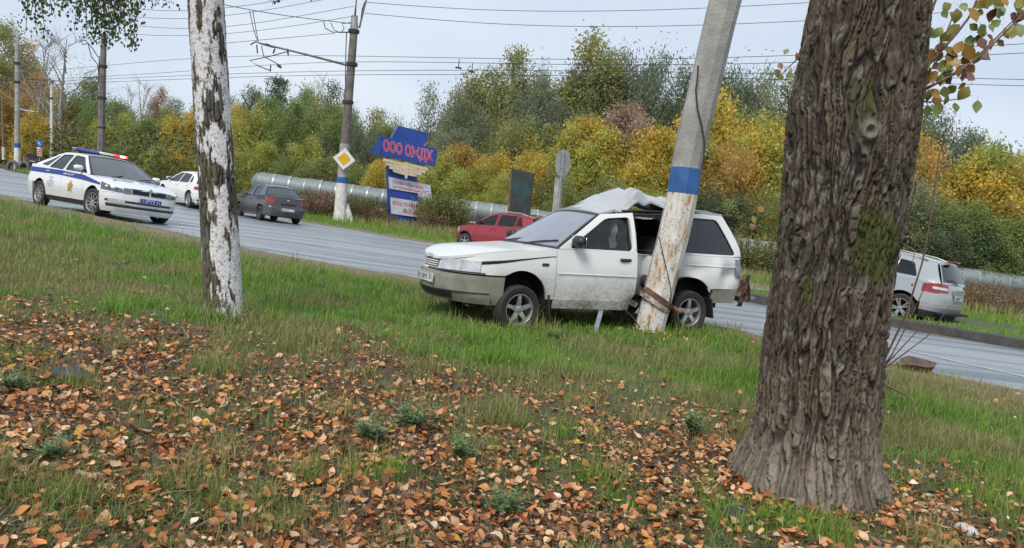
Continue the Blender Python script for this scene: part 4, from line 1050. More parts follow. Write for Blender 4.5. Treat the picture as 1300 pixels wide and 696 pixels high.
# rear: grey smashed lamp, exposed rusty panel, black torn lining, spoiler, roof spar
b = MB(); s.panel(b, np.concatenate([s.tspan(-1.97, -2.05, False), np.linspace(s.tx(-2.06), s.tyr(.55), 6)]), .69, .905, (1,), off=.006, nz=4); b.build('tail_lamp', mat('smashed_lamp', (.30, .30, .32), (.17, .17, .18), scale=12, rough=.3, metal=.2), wg)
b = MB(); s.panel(b, np.concatenate([s.tspan(-1.97, -2.05, False), np.linspace(s.tx(-2.06), s.tyr(.55), 6)]), .69, .905, (-1,), off=.006, nz=4); b.build('tail_lamp', M_RED, wg)
b = MB(); G = []
for i, x in enumerate(np.linspace(-2.04, -2.36, 7)):
    G.append([(x+r_.uniform(-.02, .02), .82-.16*i/6+r_.uniform(-.03, .03), z) for z in np.linspace(.34, .69, 6)])
b.grid(np.array(G)+np.array([[[r_.uniform(-.02, .02) for _ in range(3)] for _ in range(6)] for _ in range(7)])); b.build('exposed_rear_panel', mat('rusty_steel', (.17, .085, .05), (.05, .035, .028), scale=9, rough=.8, bump=.4), wg, smooth=False)
b = MB()
for k in range(9):
    z = .70-.045*k; b.add([(-2.28-.04*sin(k), .74-.02*k, z), (-2.40-.03*cos(k*2), .58, z+.01), (-2.37, .55, z-.10), (-2.25, .73-.02*k, z-.09)], [(0, 1, 2, 3)])
b.tube([(-2.24, .72, .66), (-2.32, .70, .5), (-2.34, .70, .36), (-2.42, .6, .33)], [.03, .035, .03, .02], 6); b.build('torn_rear_lining', M_BLACK, wg, smooth=False)
b = MB(); b.box((-2.38, .52, .37), (.18, .35, .05), R=Matrix.Rotation(.3, 3, 'Z'), bev=.01); b.build('hanging_bumper_beam', mat('dull_steel', (.2, .19, .18), (.12, .1, .09), scale=8, rough=.6), wg)
G = [[(x, y, z) for y in np.linspace(-.55, .55, 9)] for x, z in ((-1.78, 1.535), (-1.92, 1.535), (-1.98, 1.515), (-1.94, 1.50), (-1.82, 1.50))]
MB().grid(G).build('roof_spoiler', M_WPAINT, wg)

# the body rides high over its wheels: everything but the wheels goes up
for o in wg.children:
    if not o.name.startswith('wheel'): o.matrix_basis = Matrix.Translation((0, 0, LIFT)) @ o.matrix_basis
# ---- the police car
PP = dict(xf=2.26, xr=-2.41, hw=.905, cf=.72, cr=.62, nf=2.7, nr=3.0, xw=(1.343, -1.343), r=.318, ra=.375, track=1.59, zb=.20, zbf=.17, bump_f=.60, bump_r=.60, sill=.12,
          zsh=[(-2.41, 1.02), (-1.9, 1.05), (-1.2, 1.00), (.0, .965), (.95, .955), (1.4, .90), (1.9, .80), (2.26, .70)], roof=[(.28, 1.395), (-.2, 1.425), (-.8, 1.415), (-1.35, 1.33)],
          yr=[(.3, .57), (-.5, .59), (-1.4, .55)], ff=[(.15, -.10), (.25, -.02), (.40, .0), (.55, -.01), (.7, -.04), (.80, -.12)], fr=[(.2, .08), (.45, .0), (.7, .0), (.9, .04), (1.05, .06)],
          xA=.88, xB=-.22, xC=-1.12, nose_y=.66, tail_y=.66, xc=1.12, xt=.28, xd=-1.88, xrr=-1.32, bow_b=.14, bow_t=.08, seat_x=.0, mirror=(.72, 1.04), bow_rb=.0,
          cells=[([(1.08, .95), (.29, 1.395), (-.22, 1.425), (-.20, .965)], [.06, .045, .035, .012]), ([(-.225, .965), (-.245, 1.425), (-.86, 1.41), (-1.10, .99)], [.03, .045, .06, .012]), ([(-1.105, .995), (-.87, 1.41), (-1.33, 1.33), (-1.82, 1.04)], [.03, .05, .14, .03])],
          deck=True, handle_dz=.09)
M_PPAINT = paint_mat('police_white', (.74, .75, .75), dirt=.25, rough=.18, coat=.8)
PP['glass'] = [M_GLASS, M_GLASSD, M_GLASSD, M_GLASSD]; PP['sill_mat'] = M_BLACK
pc = thing('police_car', 'white patrol saloon with blue side stripe and lit red roof lamp at the road edge', 'police car', mat4=pose_mat(POSE['police']))
s = build_car(PP, pc, M_PPAINT, dt=.06)
M_BLUE = mat('police_blue', (.012, .035, .26), (.010, .030, .22), scale=4, rough=.45); M_LBL = mat('pale_blue_text', (.55, .60, .75), rough=.4); M_GOLD = mat('gold_emblem', (.50, .33, .07), (.36, .22, .04), scale=30, rough=.4)
for sd in (1, -1):
    stripe = lambda x: float(np.interp(x, [-2.3, -.3, .8, 1.6, 1.9], [.855, .845, .80, .745, .72])); 
    b = MB(); s.panel(b, s.tspan(1.68, xwv := -2.28, False), stripe, lambda x: stripe(x)+.115*float(np.interp(x, [.9, 1.7], [1, .35])), (sd,), off=.0115, lip=0, nz=3); s.obj(b, 'blue_stripe', M_BLUE)
    st_ = stripe(0)
    s.side_text('ПОЛИЦИЯ', -.10 if sd < 0 else .62, stripe(.2)+.028, .058, .50, sd, M_LBL, 'stripe_lettering', .016)
    for k, (tx_, w) in enumerate((('ПОЛИЦИЯ', .22), ('02', .10), ('ГОСАВТОИНСПЕКЦИЯ', .34), ('ДОРОЖНО-ПАТРУЛЬНАЯ', .36), ('СЛУЖБА', .18))):
        s.side_text(tx_, (-.72-w/2) if sd < 0 else (-.72+w/2), .745-.052*k, .030, w, sd, M_BLUE, 'door_lettering', .012)
    # gold emblem on the front door: spread wings, body, crown, a shield in the middle
    b = MB(); px_ = .30; pz_ = .60
    def e(u, v): return s.pt(s.tx(px_+u), pz_+v, sd, .012)
    for q in range(10):
        a = 2*pi*q/10+.3; L = (.17 if q % 2 == 0 else .13); w = .035
        pts = [(0, 0), (L*.6*cos(a-.25), L*.6*sin(a-.25)), (L*cos(a), L*sin(a)), (L*.6*cos(a+.25), L*.6*sin(a+.25))]; b.add([e(*p) for p in pts], [(0, 1, 2, 3)])
    b.add([e(.045*cos(a), .055*sin(a)+.0) for a in np.linspace(0, 2*pi, 12)[:-1]], [list(range(11))]); b.build('gold_emblem', M_GOLD, pc, smooth=False)
    ts = np.linspace(s.tyf(.60), s.tx(1.72), 8); t0, t1 = ts[0], ts[-1]
    lamp(s, 'headlamp', ts, lambda x: .625+.06*(2.2-x), lambda x: float(s.c('zsh', x))-.012, sd, M_LAMPD, off=.010)
    lamp(s, 'headlamp', np.linspace(s.tyf(.43), s.tyf(.585), 4), .62, .745, sd, M_LAMPD, off=.010)
    b = MB(); 
    for t_ in (t0*.7+t1*.3, t0*.35+t1*.65): b.sphere(s.pt(t_, .72, sd, .012), (.05, .04, .045), 10, 6)
    b.build('lamp_projector', M_CLEAR, pc)
    lamp(s, 'tail_lamp', np.concatenate([s.tspan(-2.0, -2.1, False), np.linspace(s.tx(-2.12), s.tyr(.5), 5)]), .78, .95, sd, M_RED)
    lamp(s, 'fog_lamp', np.linspace(s.tyf(.55), s.tx(1.93), 5), .40, .47, sd, M_CLEAR, off=.016)
    b = MB(); s.panel(b, np.linspace(s.tyf(.02), s.tyf(.41), 8), .625, .745, (sd,), off=.008, nz=4); s.obj(b, 'grille', M_BLACK)
    b = MB()
    for y in np.linspace(.05, .39, 12): b.box(s.pt(s.tyf(y), .685, sd, .016), (.012, .009, .105))
    b.build('grille_bars', M_BLACK, pc)
    b = MB(); s.panel(b, np.linspace(s.tyf(.02), s.tyf(.42), 8), .745, .757, (sd,), off=.014, nz=2); s.obj(b, 'grille_trim', M_CHROME)
b = MB(); s.panel(b, np.linspace(0, s.tx(1.86), 14), .405, .455, (1, -1), off=.010, nz=3); s.obj(b, 'lower_grille', M_BLACK)
b = MB(); s.panel(b, np.linspace(0, s.tx(1.88), 14), .29, .345, (1, -1), off=.008, nz=3); s.obj(b, 'lower_grille', M_BLACK)
b = MB(); s.panel(b, np.linspace(0, s.tx(1.88), 14), .352, .372, (1, -1), off=.016, nz=2); s.obj(b, 'grille_blade', M_CHROME)
b = MB(); b.lathe([(0, .012), (.04, .012), (.046, 0)], 16, axis='x'); b.V[0] = b.V[0]+np.array([2.235, 0, .755]); b.build('badge', M_CHROME, pc)
s.plate([('О', -.215, -.022, .05, .045), ('0973', -.14, -.036, .078, .23), ('21', .13, -.022, .055, .085)], 2.30, .50, 'f', bg_=M_BLUE, fg=M_WHITE)
# ДПС on the bonnet
V, F = text_mesh('ДПС', 1.15, .30, .015); out = []
for u, v in V:
    y = u-.575; x = 1.64-v; out.append((x, y, float(s.c('zsh', x))+PP.get('hood_crown', .045)*(1-(abs(y)/.87)**2)**.8+.007))
MB().add(out, F).build('bonnet_lettering', mat('grey_blue_text', (.33, .38, .45), rough=.4), pc, smooth=False)
for xw in PP['xw']:
    for sd in (1, -1): s.wheel(xw, sd, style='multi', rr=.225, steer=.12 if xw > 0 else 0)
# light bar: blue half, white middle, red half that is lit
M_LBLUE = mat('lightbar_blue', (.03, .12, .42), (.02, .08, .3), scale=14, rough=.2, coat=1.); M_LRED = mat('lightbar_red', (.75, .02, .02), (.5, .01, .01), scale=14, rough=.2, coat=1., emit=.9)
M_FLASH = mat('lit_red_lamp', (1., .10, .09), (1., .12, .10), scale=5, rough=.3, emit=14.)
xb = -.30; zb_ = 1.545
b = MB(); b.box((xb, 0, zb_-.045), (.22, 1.22, .035), bev=.012); bar = b.build('light_bar', M_BLACK, pc)
b = MB(); b.box((xb, -.37, zb_-.008), (.26, .56, .068), bev=.025); b.build('blue_lamp', M_LBLUE, bar, ang=60)
b = MB(); b.box((xb, .10, zb_-.008), (.24, .36, .064), bev=.02); b.build('white_section', M_WHITE, bar, ang=60)
b = MB(); b.box((xb, .47, zb_-.008), (.26, .36, .068), bev=.025); b.build('red_lamp', M_LRED, bar, ang=60)
b = MB(); b.box((xb+.115, .50, zb_-.008), (.05, .16, .05), bev=.015); b.build('lit_lamp', M_FLASH, bar, ang=60)
b = MB(); b.box((xb, -.5, zb_-.075), (.05, .04, .04)); b.box((xb, .5, zb_-.075), (.05, .04, .04)); b.build('bar_feet', M_BLACK, bar)
b = MB(); b.lathe([(.035, -.04), (.035, .01), (.012, .02), (.008, .11), (0, .12)], 10, c=(xb-.45, .0, 1.50)); b.build('roof_aerial', M_WHITE, pc)

# ---- the grey saloon
GP = dict(xf=2.09, xr=-2.17, hw=.85, cf=.6, cr=.48, nf=2.8, nr=3.4, xw=(1.238, -1.238), r=.295, ra=.36, track=1.49, zb=.20, bump_f=.58, bump_r=.62, sill=.11,
          zsh=[(-2.17, 1.00), (-1.7, 1.05), (-1.0, 1.00), (0, .96), (.85, .94), (1.4, .88), (2.09, .72)], roof=[(.2, 1.40), (-.3, 1.46), (-.9, 1.44), (-1.25, 1.36)], yr=[(.2, .56), (-.5, .585), (-1.3, .55)],
          ff=[(.2, -.06), (.4, 0), (.7, -.05)], fr=[(.2, .10), (.42, .0), (.60, .0), (.63, .05), (.95, .08)], xA=.80, xB=-.24, xC=-1.05, nose_y=.62, tail_y=.62, xc=1.02, xt=.2, xd=-1.62, xrr=-1.18, bow_b=.12, bow_t=.07, seat_x=-.05, mirror=(.6, 1.04), bow_rb=.0,
          cells=[([(.98, .94), (.21, 1.40), (-.23, 1.455), (-.22, .955)], [.06, .045, .03, .012]), ([(-.245, .955), (-.255, 1.455), (-.85, 1.44), (-1.03, .99)], [.03, .045, .05, .012])],
          pillars=[[(-1.035, .99), (-.86, 1.44), (-1.20, 1.36), (-1.58, 1.04)]], deck=True, handle_mat=M_BLACK)
M_GPAINT = paint_mat('graphite_paint', (.038, .041, .048), dirt=.35, dirtc=(.14, .125, .11), rough=.3, coat=.7)
M_GLASSR = glass_mat('rear_glass', (.10, .11, .12), ior=2.6); GP['glass'] = [M_GLASS, M_GLASSD, M_GLASSR]
gc_ = thing('grey_saloon', 'graphite grey saloon driving away between the birch and the white pole base', 'car', mat4=pose_mat(POSE['grey']))
s = build_car(GP, gc_, M_GPAINT, dt=.09)
for sd in (1, -1):
    lamp(s, 'tail_lamp', np.concatenate([s.tspan(-1.80, -1.95, False), np.linspace(s.tx(-1.97), s.tyr(.55), 6)]), lambda x: .74, lambda x: .93, sd, M_RED, off=.010)
    lamp(s, 'headlamp', np.linspace(s.tyf(.42), s.tx(1.68), 6), .60, .74, sd, M_LAMPD)
s.plate([('Е437КС', -.235, -.033, .068, .31), ('21', .125, -.018, .055, .09)], -2.185, .52, 'r')
b = MB(); b.lathe([(0, .01), (.04, .01), (.045, 0)], 14, axis='x'); b.V[0] = b.V[0]*np.array([-1, 1.4, .8])+np.array([-2.115, 0, .90]); b.build('badge', M_CHROME, gc_)
b = MB(); b.box((-2.112, 0, .73), (.02, .62, .10), bev=.008); b.build('plate_recess', M_BLACK, gc_)
for xw in GP['xw']:
    for sd in (1, -1): s.wheel(xw, sd, style='steel', rim_mt=M_STEEL)

# ---- the white saloon behind the patrol car
HP = dict(xf=2.35, xr=-2.12, hw=.92, cf=.75, cr=.6, nf=2.6, nr=3.0, xw=(1.40, -1.40), r=.34, ra=.40, track=1.62, zb=.21, bump_f=.62, bump_r=.62, sill=.12,
          zsh=[(-2.12, 1.04), (-1.6, 1.05), (0, .98), (.9, .95), (1.5, .90), (2.1, .80), (2.35, .70)], roof=[(.25, 1.42), (-.3, 1.47), (-1.0, 1.43), (-1.5, 1.30)], yr=[(.2, .58), (-1.5, .55)],
          ff=[(.2, -.08), (.45, 0), (.75, -.06)], fr=[(.2, .1), (.5, 0), (1., .06)], xA=.90, xB=-.22, xC=-1.2, nose_y=.64, tail_y=.66, xc=1.1, xt=.25, xd=-1.86, xrr=-1.48, bow_b=.14, bow_t=.08, seat_x=0, mirror=(.68, 1.05),
          cells=[([(1.06, .95), (.26, 1.42), (-.21, 1.465), (-.20, .975)], [.06, .045, .03, .012]), ([(-.225, .975), (-.235, 1.465), (-.95, 1.435), (-1.18, 1.03)], [.03, .045, .04, .012]), ([(-1.185, 1.03), (-.96, 1.435), (-1.49, 1.30), (-1.82, 1.05)], [.03, .05, .2, .03])], deck=True)
HP['glass'] = [M_GLASSD, M_GLASSD, M_GLASSD, M_GLASSD]
wc = thing('white_saloon', 'plain white saloon driving away on the far lane, half behind the birch trunk', 'car', mat4=pose_mat(POSE['white']))
s = build_car(HP, wc, paint_mat('pearl_white', (.70, .70, .68), dirt=.25, rough=.2, coat=.8), dt=.10)
for sd in (1, -1):
    lamp(s, 'headlamp', np.linspace(s.tyf(.5), s.tx(1.8), 6), .66, .76, sd, M_LAMPD); lamp(s, 'tail_lamp', np.concatenate([s.tspan(-1.8, -1.95, False), np.linspace(s.tx(-1.97), s.tyr(.5), 5)]), .80, .93, sd, M_RED)
for xw in HP['xw']:
    for sd in (1, -1): s.wheel(xw, sd, style='twin', rr=.235)

# ---- the red hatchback
RP = dict(xf=2.04, xr=-2.04, hw=.87, cf=.62, cr=.42, nf=2.7, nr=3.6, xw=(1.295, -1.295), r=.315, ra=.375, track=1.52, zb=.24, bump_f=.60, bump_r=.60, sill=.13, clad=True,
          zsh=[(-2.04, 1.06), (-1.0, 1.05), (0, 1.02), (.8, 1.00), (1.4, .94), (1.85, .84), (2.04, .74)], roof=[(.25, 1.46), (-.3, 1.535), (-1.2, 1.52), (-1.75, 1.45)], yr=[(.2, .57), (-.6, .60), (-1.8, .56)],
          ff=[(.2, -.07), (.45, 0), (.75, -.07)], fr=[(.2, .08), (.5, 0), (1.06, .04)], xA=.82, xB=-.22, xC=-1.10, nose_y=.62, tail_y=.66, xc=1.04, xt=.25, xd=-1.96, xrr=-1.80, bow_b=.12, bow_t=.07, seat_x=0, mirror=(.62, 1.12), mirror_mat=M_BLACK,
          cells=[([(1.0, .995), (.26, 1.46), (-.21, 1.53), (-.20, 1.02)], [.06, .05, .06, .012]), ([(-.225, 1.02), (-.235, 1.53), (-1.10, 1.525), (-1.08, 1.05)], [.05, .05, .03, .012]), ([(-1.105, 1.05), (-1.125, 1.52), (-1.74, 1.455), (-1.95, 1.06)], [.03, .06, .42, .03])], tail_name='tailgate')
RP['glass'] = [M_GLASS, M_GLASS, M_GLASSD, M_GLASSD]
rc = thing('red_hatchback', 'dark red tall hatchback with roof rails, seen over the bonnet of the wrecked estate', 'car', mat4=pose_mat(POSE['red']))
s = build_car(RP, rc, paint_mat('wine_red', (.26, .012, .022), dirt=.15, rough=.2, coat=.8), dt=.09)
for sd in (1, -1):
    lamp(s, 'headlamp', np.linspace(s.tyf(.48), s.tx(1.66), 6), .68, .84, sd, M_CLEAR); lamp(s, 'tail_lamp', np.concatenate([s.tspan(-1.86, -1.92, False), np.linspace(s.tx(-1.93), s.tyr(.6), 5)]), .75, 1.02, sd, M_RED)
    b = MB(); b.tube([(x, sd*.60, float(s.c('roof', x))+(.03 if k in (0, 6) else .075)) for k, x in enumerate(np.linspace(-.05, -1.55, 7))], .022, 6); b.build('roof_rail', M_BLACK if sd < 0 else mat('rail_grey', (.4, .4, .4), rough=.4, metal=.5), rc)
for xw in RP['xw']:
    for sd in (1, -1): s.wheel(xw, sd, style='five', rr=.215)

# ---- the silver crossover and the dark car beyond it
SP = dict(xf=2.20, xr=-2.26, hw=.89, cf=.7, cr=.50, nf=2.7, nr=3.0, xw=(1.38, -1.38), r=.345, ra=.415, track=1.56, zb=.26, bump_f=.66, bump_r=.60, zbre=.44, sill=.13,
          zsh=[(-2.26, 1.08), (-1.2, 1.08), (0, 1.02), (.9, .99), (1.5, .95), (2.2, .78)], roof=[(.3, 1.50), (-.3, 1.585), (-1.2, 1.58), (-1.85, 1.52)], yr=[(.2, .58), (-.6, .61), (-1.9, .55)],
          ff=[(.2, -.08), (.5, 0), (.8, -.07)], fr=[(.25, .12), (.55, .0), (.8, .01), (1.1, .10)], xA=.90, xB=-.18, xC=-1.08, nose_y=.64, tail_y=.60, xc=1.12, xt=.3, xd=-2.10, xrr=-1.88, bow_b=.12, bow_t=.08, seat_x=0, mirror=(.7, 1.12),
          cells=[([(1.08, .985), (.31, 1.50), (-.17, 1.575), (-.16, 1.02)], [.06, .05, .03, .012]), ([(-.185, 1.02), (-.195, 1.575), (-1.02, 1.58), (-1.04, 1.075)], [.03, .06, .02, .012]), ([(-1.06, 1.075), (-1.04, 1.58), (-1.84, 1.52), (-2.08, 1.08)], [.02, .10, .42, .06])], tail_name='tailgate', rw_marg=.07)
SP['glass'] = [M_GLASSD, M_GLASSD, M_GLASSD, M_GLASSD]; SP['bump_mat_r'] = paint_mat('silver_paint', (.32, .34, .36), dirt=.25, rough=.25, coat=.8)
sv = thing('silver_crossover', 'silver family crossover with its rear towards us, right of the thick trunk', 'car', mat4=pose_mat(POSE['suv']))
M_SPAINT = SP['bump_mat_r']; SP['rw_frame'] = M_SPAINT
s = build_car(SP, sv, M_SPAINT, dt=.07)
for sd in (1, -1):
    tl = lamp(s, 'tail_lamp', np.concatenate([s.tspan(-1.75, -2.0, False), np.linspace(s.tx(-2.02), s.tyr(.50), 6)]), lambda x: .86+.03*(x < -2.1), lambda x: 1.03+.04*float(np.clip((-1.75-x)/.3, 0, 1)), sd, M_RED, off=.012)
    lamp(s, 'lamp_lens', np.concatenate([s.tspan(-1.98, -2.06, False), np.linspace(s.tx(-2.07), s.tyr(.54), 4)]), .945, 1.0, sd, M_CLEAR, off=.017, parent=None)
    lamp(s, 'headlamp', np.linspace(s.tyf(.5), s.tx(1.75), 6), .74, .86, sd, M_CLEAR)
    b = MB(); b.tube([(x, sd*.61, float(s.c('roof', x))+(.03 if k in (0, 6) else .07)) for k, x in enumerate(np.linspace(.0, -1.65, 7))], .02, 6); b.build('roof_rail', M_RIM, sv)
tr = np.concatenate([s.tspan(-1.80, -1.95, False), np.linspace(s.tx(-1.96), s.tmax, 12)]); b = MB(); s.panel(b, np.unique(tr), .26, .47, (1, -1), off=.0, nz=4, lip=.05); s.obj(b, 'bumper_skirt', M_BLACK)
b = MB(); b.box((-2.255, 0, .92), (.02, .60, .16), bev=.008); b.build('plate_recess', M_SPAINT, sv)
s.plate([('А402МО', -.235, -.033, .068, .31), ('21', .125, -.018, .055, .09)], -2.275, .80, 'r')
b = MB(); b.box((-2.0, 0, 1.60), (.14, .30, .03), bev=.01); b.build('brake_lamp', M_RED, sv)
b = MB(); b.tube([(-2.17, 0, 1.10), (-2.16, .2, 1.17), (-2.13, .36, 1.20)], .014, 5); b.build('rear_wiper', M_BLACK, sv)
for xw in SP['xw']:
    for sd in (1, -1): s.wheel(xw, sd, style='twin', rr=.24)
DP = dict(GP); DP['glass'] = [M_GLASSD]*3
R_ = rot3(*POSE['suv'][3:])
q = np.array(POSE['suv'][:3])+R_ @ np.array([.62, -1.95, 0])
dk = thing('dark_blue_saloon', 'dark blue saloon almost wholly hidden beyond the silver crossover', 'car', mat4=pose_mat((q[0], q[1], 0.0, POSE['suv'][3], 0, 0)))
s = build_car(DP, dk, paint_mat('navy_paint', (.018, .022, .045), dirt=.2, rough=.25), dt=.12)
for sd in (1, -1): lamp(s, 'tail_lamp', np.concatenate([s.tspan(-1.80, -1.95, False), np.linspace(s.tx(-1.97), s.tyr(.55), 6)]), .72, .97, sd, M_RED, off=.010)
for xw in GP['xw']:
    for sd in (1, -1): s.wheel(xw, sd, style='steel', rim_mt=M_STEEL)
# ---- the dark crossover far down the road
fq = gpt(43, 214.5); 
fd = thing('dark_crossover', 'black crossover with red tail lamps far down the road at the left edge', 'car', mat4=pose_mat((fq[0], fq[1], float(gh(fq[0], fq[1])), radians(118), 0, 0)))
FP = dict(SP); FP['glass'] = [M_GLASSD]*4; FP['bump_mat_r'] = M_BLACK; FP['rw_frame'] = M_BLACK
s = build_car(FP, fd, paint_mat('black_paint', (.014, .014, .016), dirt=.2, rough=.25), dt=.14)
for sd in (1, -1): lamp(s, 'tail_lamp', np.concatenate([s.tspan(-1.75, -2.0, False), np.linspace(s.tx(-2.02), s.tyr(.40), 6)]), .86, 1.03, sd, M_RED, off=.012)
s.plate([('М215ОР', -.235, -.033, .068, .31), ('21', .125, -.018, .055, .09)], -2.275, .80, 'r')
for xw in SP['xw']:
    for sd in (1, -1): s.wheel(xw, sd, style='twin', rr=.24)
print('far car', fq)

# ------------------------------------------------------------------ the thick trunk with fissured bark
def bark_cells(u, v, seed, cu, cv):
    """stretched cell pattern: distance to the nearest crack"""
    x = u/cu; y = v/cv; ix = np.floor(x).astype(np.int64); iy = np.floor(y).astype(np.int64); d1 = np.full(x.shape, 9.); d2 = np.full(x.shape, 9.); idc = np.zeros(x.shape)
    for a in (-1, 0, 1):
        for b_ in (-1, 0, 1):
            jx, jy = ix+a, iy+b_; hx = _hash(jx, jy, jx*0, seed); hy = _hash(jx, jy, jx*0+7, seed)
            d = np.hypot(x-jx-.1-.8*hx, y-jy-.1-.8*hy); m = d < d1
            d2 = np.where(m, d1, np.minimum(d2, d)); idc = np.where(m, _hash(jx, jy, jx*0+3, seed), idc); d1 = np.where(m, d, d1)
    return d2-d1, idc
TY = 4.13
edgeL = [(1027, 0), (998, 150), (984, 300), (971, 400), (962, 470), (955, 530), (944, 580), (931, 615), (914, 645)]
edgeR = [(1178, 0), (1163, 150), (1138, 300), (1122, 400), (1116, 470), (1112, 530), (1113, 580), (1119, 615), (1130, 640)]
prof = []
for (lx, ly), (rx_, ry_) in zip(edgeL, edgeR):
    a, c = atY(lx, ly, TY), atY(rx_, ly, TY); prof.append(((a[0]+c[0])/2, (a[2]+c[2])/2, np.linalg.norm(c-a)/2*.965))
prof = prof[::-1]
zs = np.array([p[1] for p in prof]); zs = zs-0.0
pcx = np.array([p[0] for p in prof]); prd = np.array([p[2] for p in prof])
top_slope = (pcx[-1]-pcx[-4])/(zs[-1]-zs[-4])
zs = np.append(zs, [zs[-1]+1.2, zs[-1]+3.4]); pcx = np.append(pcx, [pcx[-1]+1.2*top_slope, pcx[-1]+3.4*top_slope]); prd = np.append(prd, [prd[-1]*1.02, prd[-1]*.9])
na, nv = 460, 640
TH, ZZ = np.meshgrid(np.linspace(0, 2*pi, na, endpoint=False), np.concatenate([np.linspace(-.06, 2.75, nv-40), np.linspace(2.8, zs[-1], 40)]))
rad = np.interp(ZZ, zs, prd); cx = np.interp(ZZ, zs, pcx)
Rm = .33
su = lambda th: np.stack([np.cos(th)*Rm, np.sin(th)*Rm], 0)
wx = fbm(np.cos(TH)*2.5, np.sin(TH)*2.5, ZZ*2.2, 3, 4)-.5; wz = fbm(np.cos(TH)*3, np.sin(TH)*3, ZZ*2.2, 9, 3)-.5
per = 2*pi*Rm; ncell = 38
uu = (TH/(2*pi)+wx*.075+(fbm(np.cos(TH)*9, np.sin(TH)*9, ZZ*9, 13, 3)-.5)*.014) % 1.0
def bc(seed, nc, cv):
    # wrap the cells round the trunk: blend of two shifted evaluations is avoided by putting the seam at the back
    return bark_cells(((uu+.25) % 1.0)*nc, ZZ+wz*.5, seed, 1.0, cv)
ck, idc = bc(5, 70, .46); ck2, id2 = bc(8, 110, .12)
plate = sstep(.04, .22, ck)*(.70+.30*sstep(.02, .25, ck2)); fine = sstep(.0, .4, ck2)
strands = fbm(uu*150, ZZ*6+idc*9, 0*uu, 15, 4)
low = sstep(.75, .1, ZZ)
wound = np.exp(-(((np.cos(TH+pi/2-.12))-1)/.035)**2*1.)*0
dep = .026*plate*(.55+.45*idc)+.004*fine+.018*(strands-.5)+.020*(fbm(np.cos(TH)*4, np.sin(TH)*4, ZZ*3, 31, 3)-.5)
butt = sum(np.maximum(0, np.cos((TH-a)))**14*w for a, w in ((-2.6, .07), (-1.9, .05), (-1.25, .04), (-.45, .05), (.6, .08), (1.7, .1), (2.6, .08)))*sstep(.36, .0, ZZ)
lob = .018*np.cos(TH*3+1.0+ZZ*.4)+.012*np.cos(TH*5+.3)
# branch scar with its ring of callus on the side that faces the road view
scar = lambda th0, z0, r0: np.hypot((((TH-th0+pi) % (2*pi))-pi)*.36, (ZZ-z0)*.9)/r0
s1 = scar(-pi/2-.10, 1.98, .042)
dep = np.where(s1 < 2.6, dep*sstep(.4, 2.6, s1), dep) + .030*np.exp(-((s1-.75)/.35)**2) + .02*np.exp(-(s1/2.2)**2)
chev = np.exp(-((np.abs(((TH+pi/2+.10+pi) % (2*pi))-pi)*.36*1.3 + (ZZ-1.92))/.035)**2)*(np.abs(((TH+pi/2+.10+pi) % (2*pi))-pi) < .75)*(ZZ < 1.95)*.012
RR = rad-.030+dep+butt+lob*.6-chev
XX = cx+RR*np.cos(TH); YY = TY+RR*np.sin(TH)
gz0 = 0.0
ridge = np.array([.180, .150, .115]); crack = np.array([.024, .020, .016]); pale = np.array([.205, .170, .130]); mossc = np.array([.055, .064, .014]); warm = np.array([.150, .108, .070])
tone = fbm(np.cos(TH)*3, np.sin(TH)*3, ZZ*2.5, 71, 4)
col = ridge*(1-tone[..., None])*.85+warm*tone[..., None]*.95
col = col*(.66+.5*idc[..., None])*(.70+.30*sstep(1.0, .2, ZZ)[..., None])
col = col*(.45+1.0*strands[..., None])*(.75+.5*fbm(uu*240, ZZ*40, 0*uu, 19, 2)[..., None])*plate[..., None]+crack*(1-plate[..., None])
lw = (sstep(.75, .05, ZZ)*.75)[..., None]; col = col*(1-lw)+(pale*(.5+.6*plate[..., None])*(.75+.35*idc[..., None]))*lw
fl = sstep(.55, .75, fbm(uu*60, ZZ*14, 0*uu, 91, 3))[..., None]*plate[..., None]*.35; col = col*(1-fl)+np.array([.36, .33, .29])*fl
dd = lambda th0: np.abs(((TH-th0+pi) % (2*pi))-pi)
ms = np.clip(np.exp(-((ZZ-1.42)/.24)**2)*np.exp(-(dd(-pi/2+.38)/.60)**2)*1.1+np.exp(-((ZZ-2.1)/.25)**2)*np.exp(-(dd(-pi/2-.15)/.5)**2)*.45+np.exp(-((ZZ-1.15)/.2)**2)*np.exp(-(dd(-pi/2-.62)/.25)**2)*.7+np.exp(-((ZZ-2.5)/.2)**2)*np.exp(-(dd(-pi/2-.3)/.5)**2)*.4, 0, 1)
ms = (sstep(.42, .70, ms*.8+.75*(fbm(np.cos(TH)*7, np.sin(TH)*7, ZZ*5, 61, 4)-.35)*np.minimum(1, ms*3)))[..., None]
col = col*(1-.85*ms)+mossc*(.6+.8*fine[..., None])*.85*ms
sg = np.exp(-((s1)/1.4)**2)[..., None]*.45; col = col*(1-sg)+np.array([.36, .32, .29])*sg
ii = (np.arange(nv-1)[:, None]*na+np.arange(na)[None]).ravel(); jj = (np.arange(nv-1)[:, None]*na+(np.arange(na)[None]+1) % na).ravel()
big = thing('poplar_tree', 'thick old tree with furrowed mossy bark and leafy shoots, right of the wreck', 'tree', (prof[0][0], TY, gz0))
V = np.stack([XX-prof[0][0], YY-TY, ZZ], -1).reshape(-1, 3)
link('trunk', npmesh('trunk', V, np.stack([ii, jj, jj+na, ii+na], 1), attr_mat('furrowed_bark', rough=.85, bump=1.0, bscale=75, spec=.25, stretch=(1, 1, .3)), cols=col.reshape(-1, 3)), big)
M_TWIG = mat('brown_twig', (.17, .10, .065), (.09, .055, .04), scale=18, rough=.6)
ORG = np.array([prof[0][0], TY, gz0])
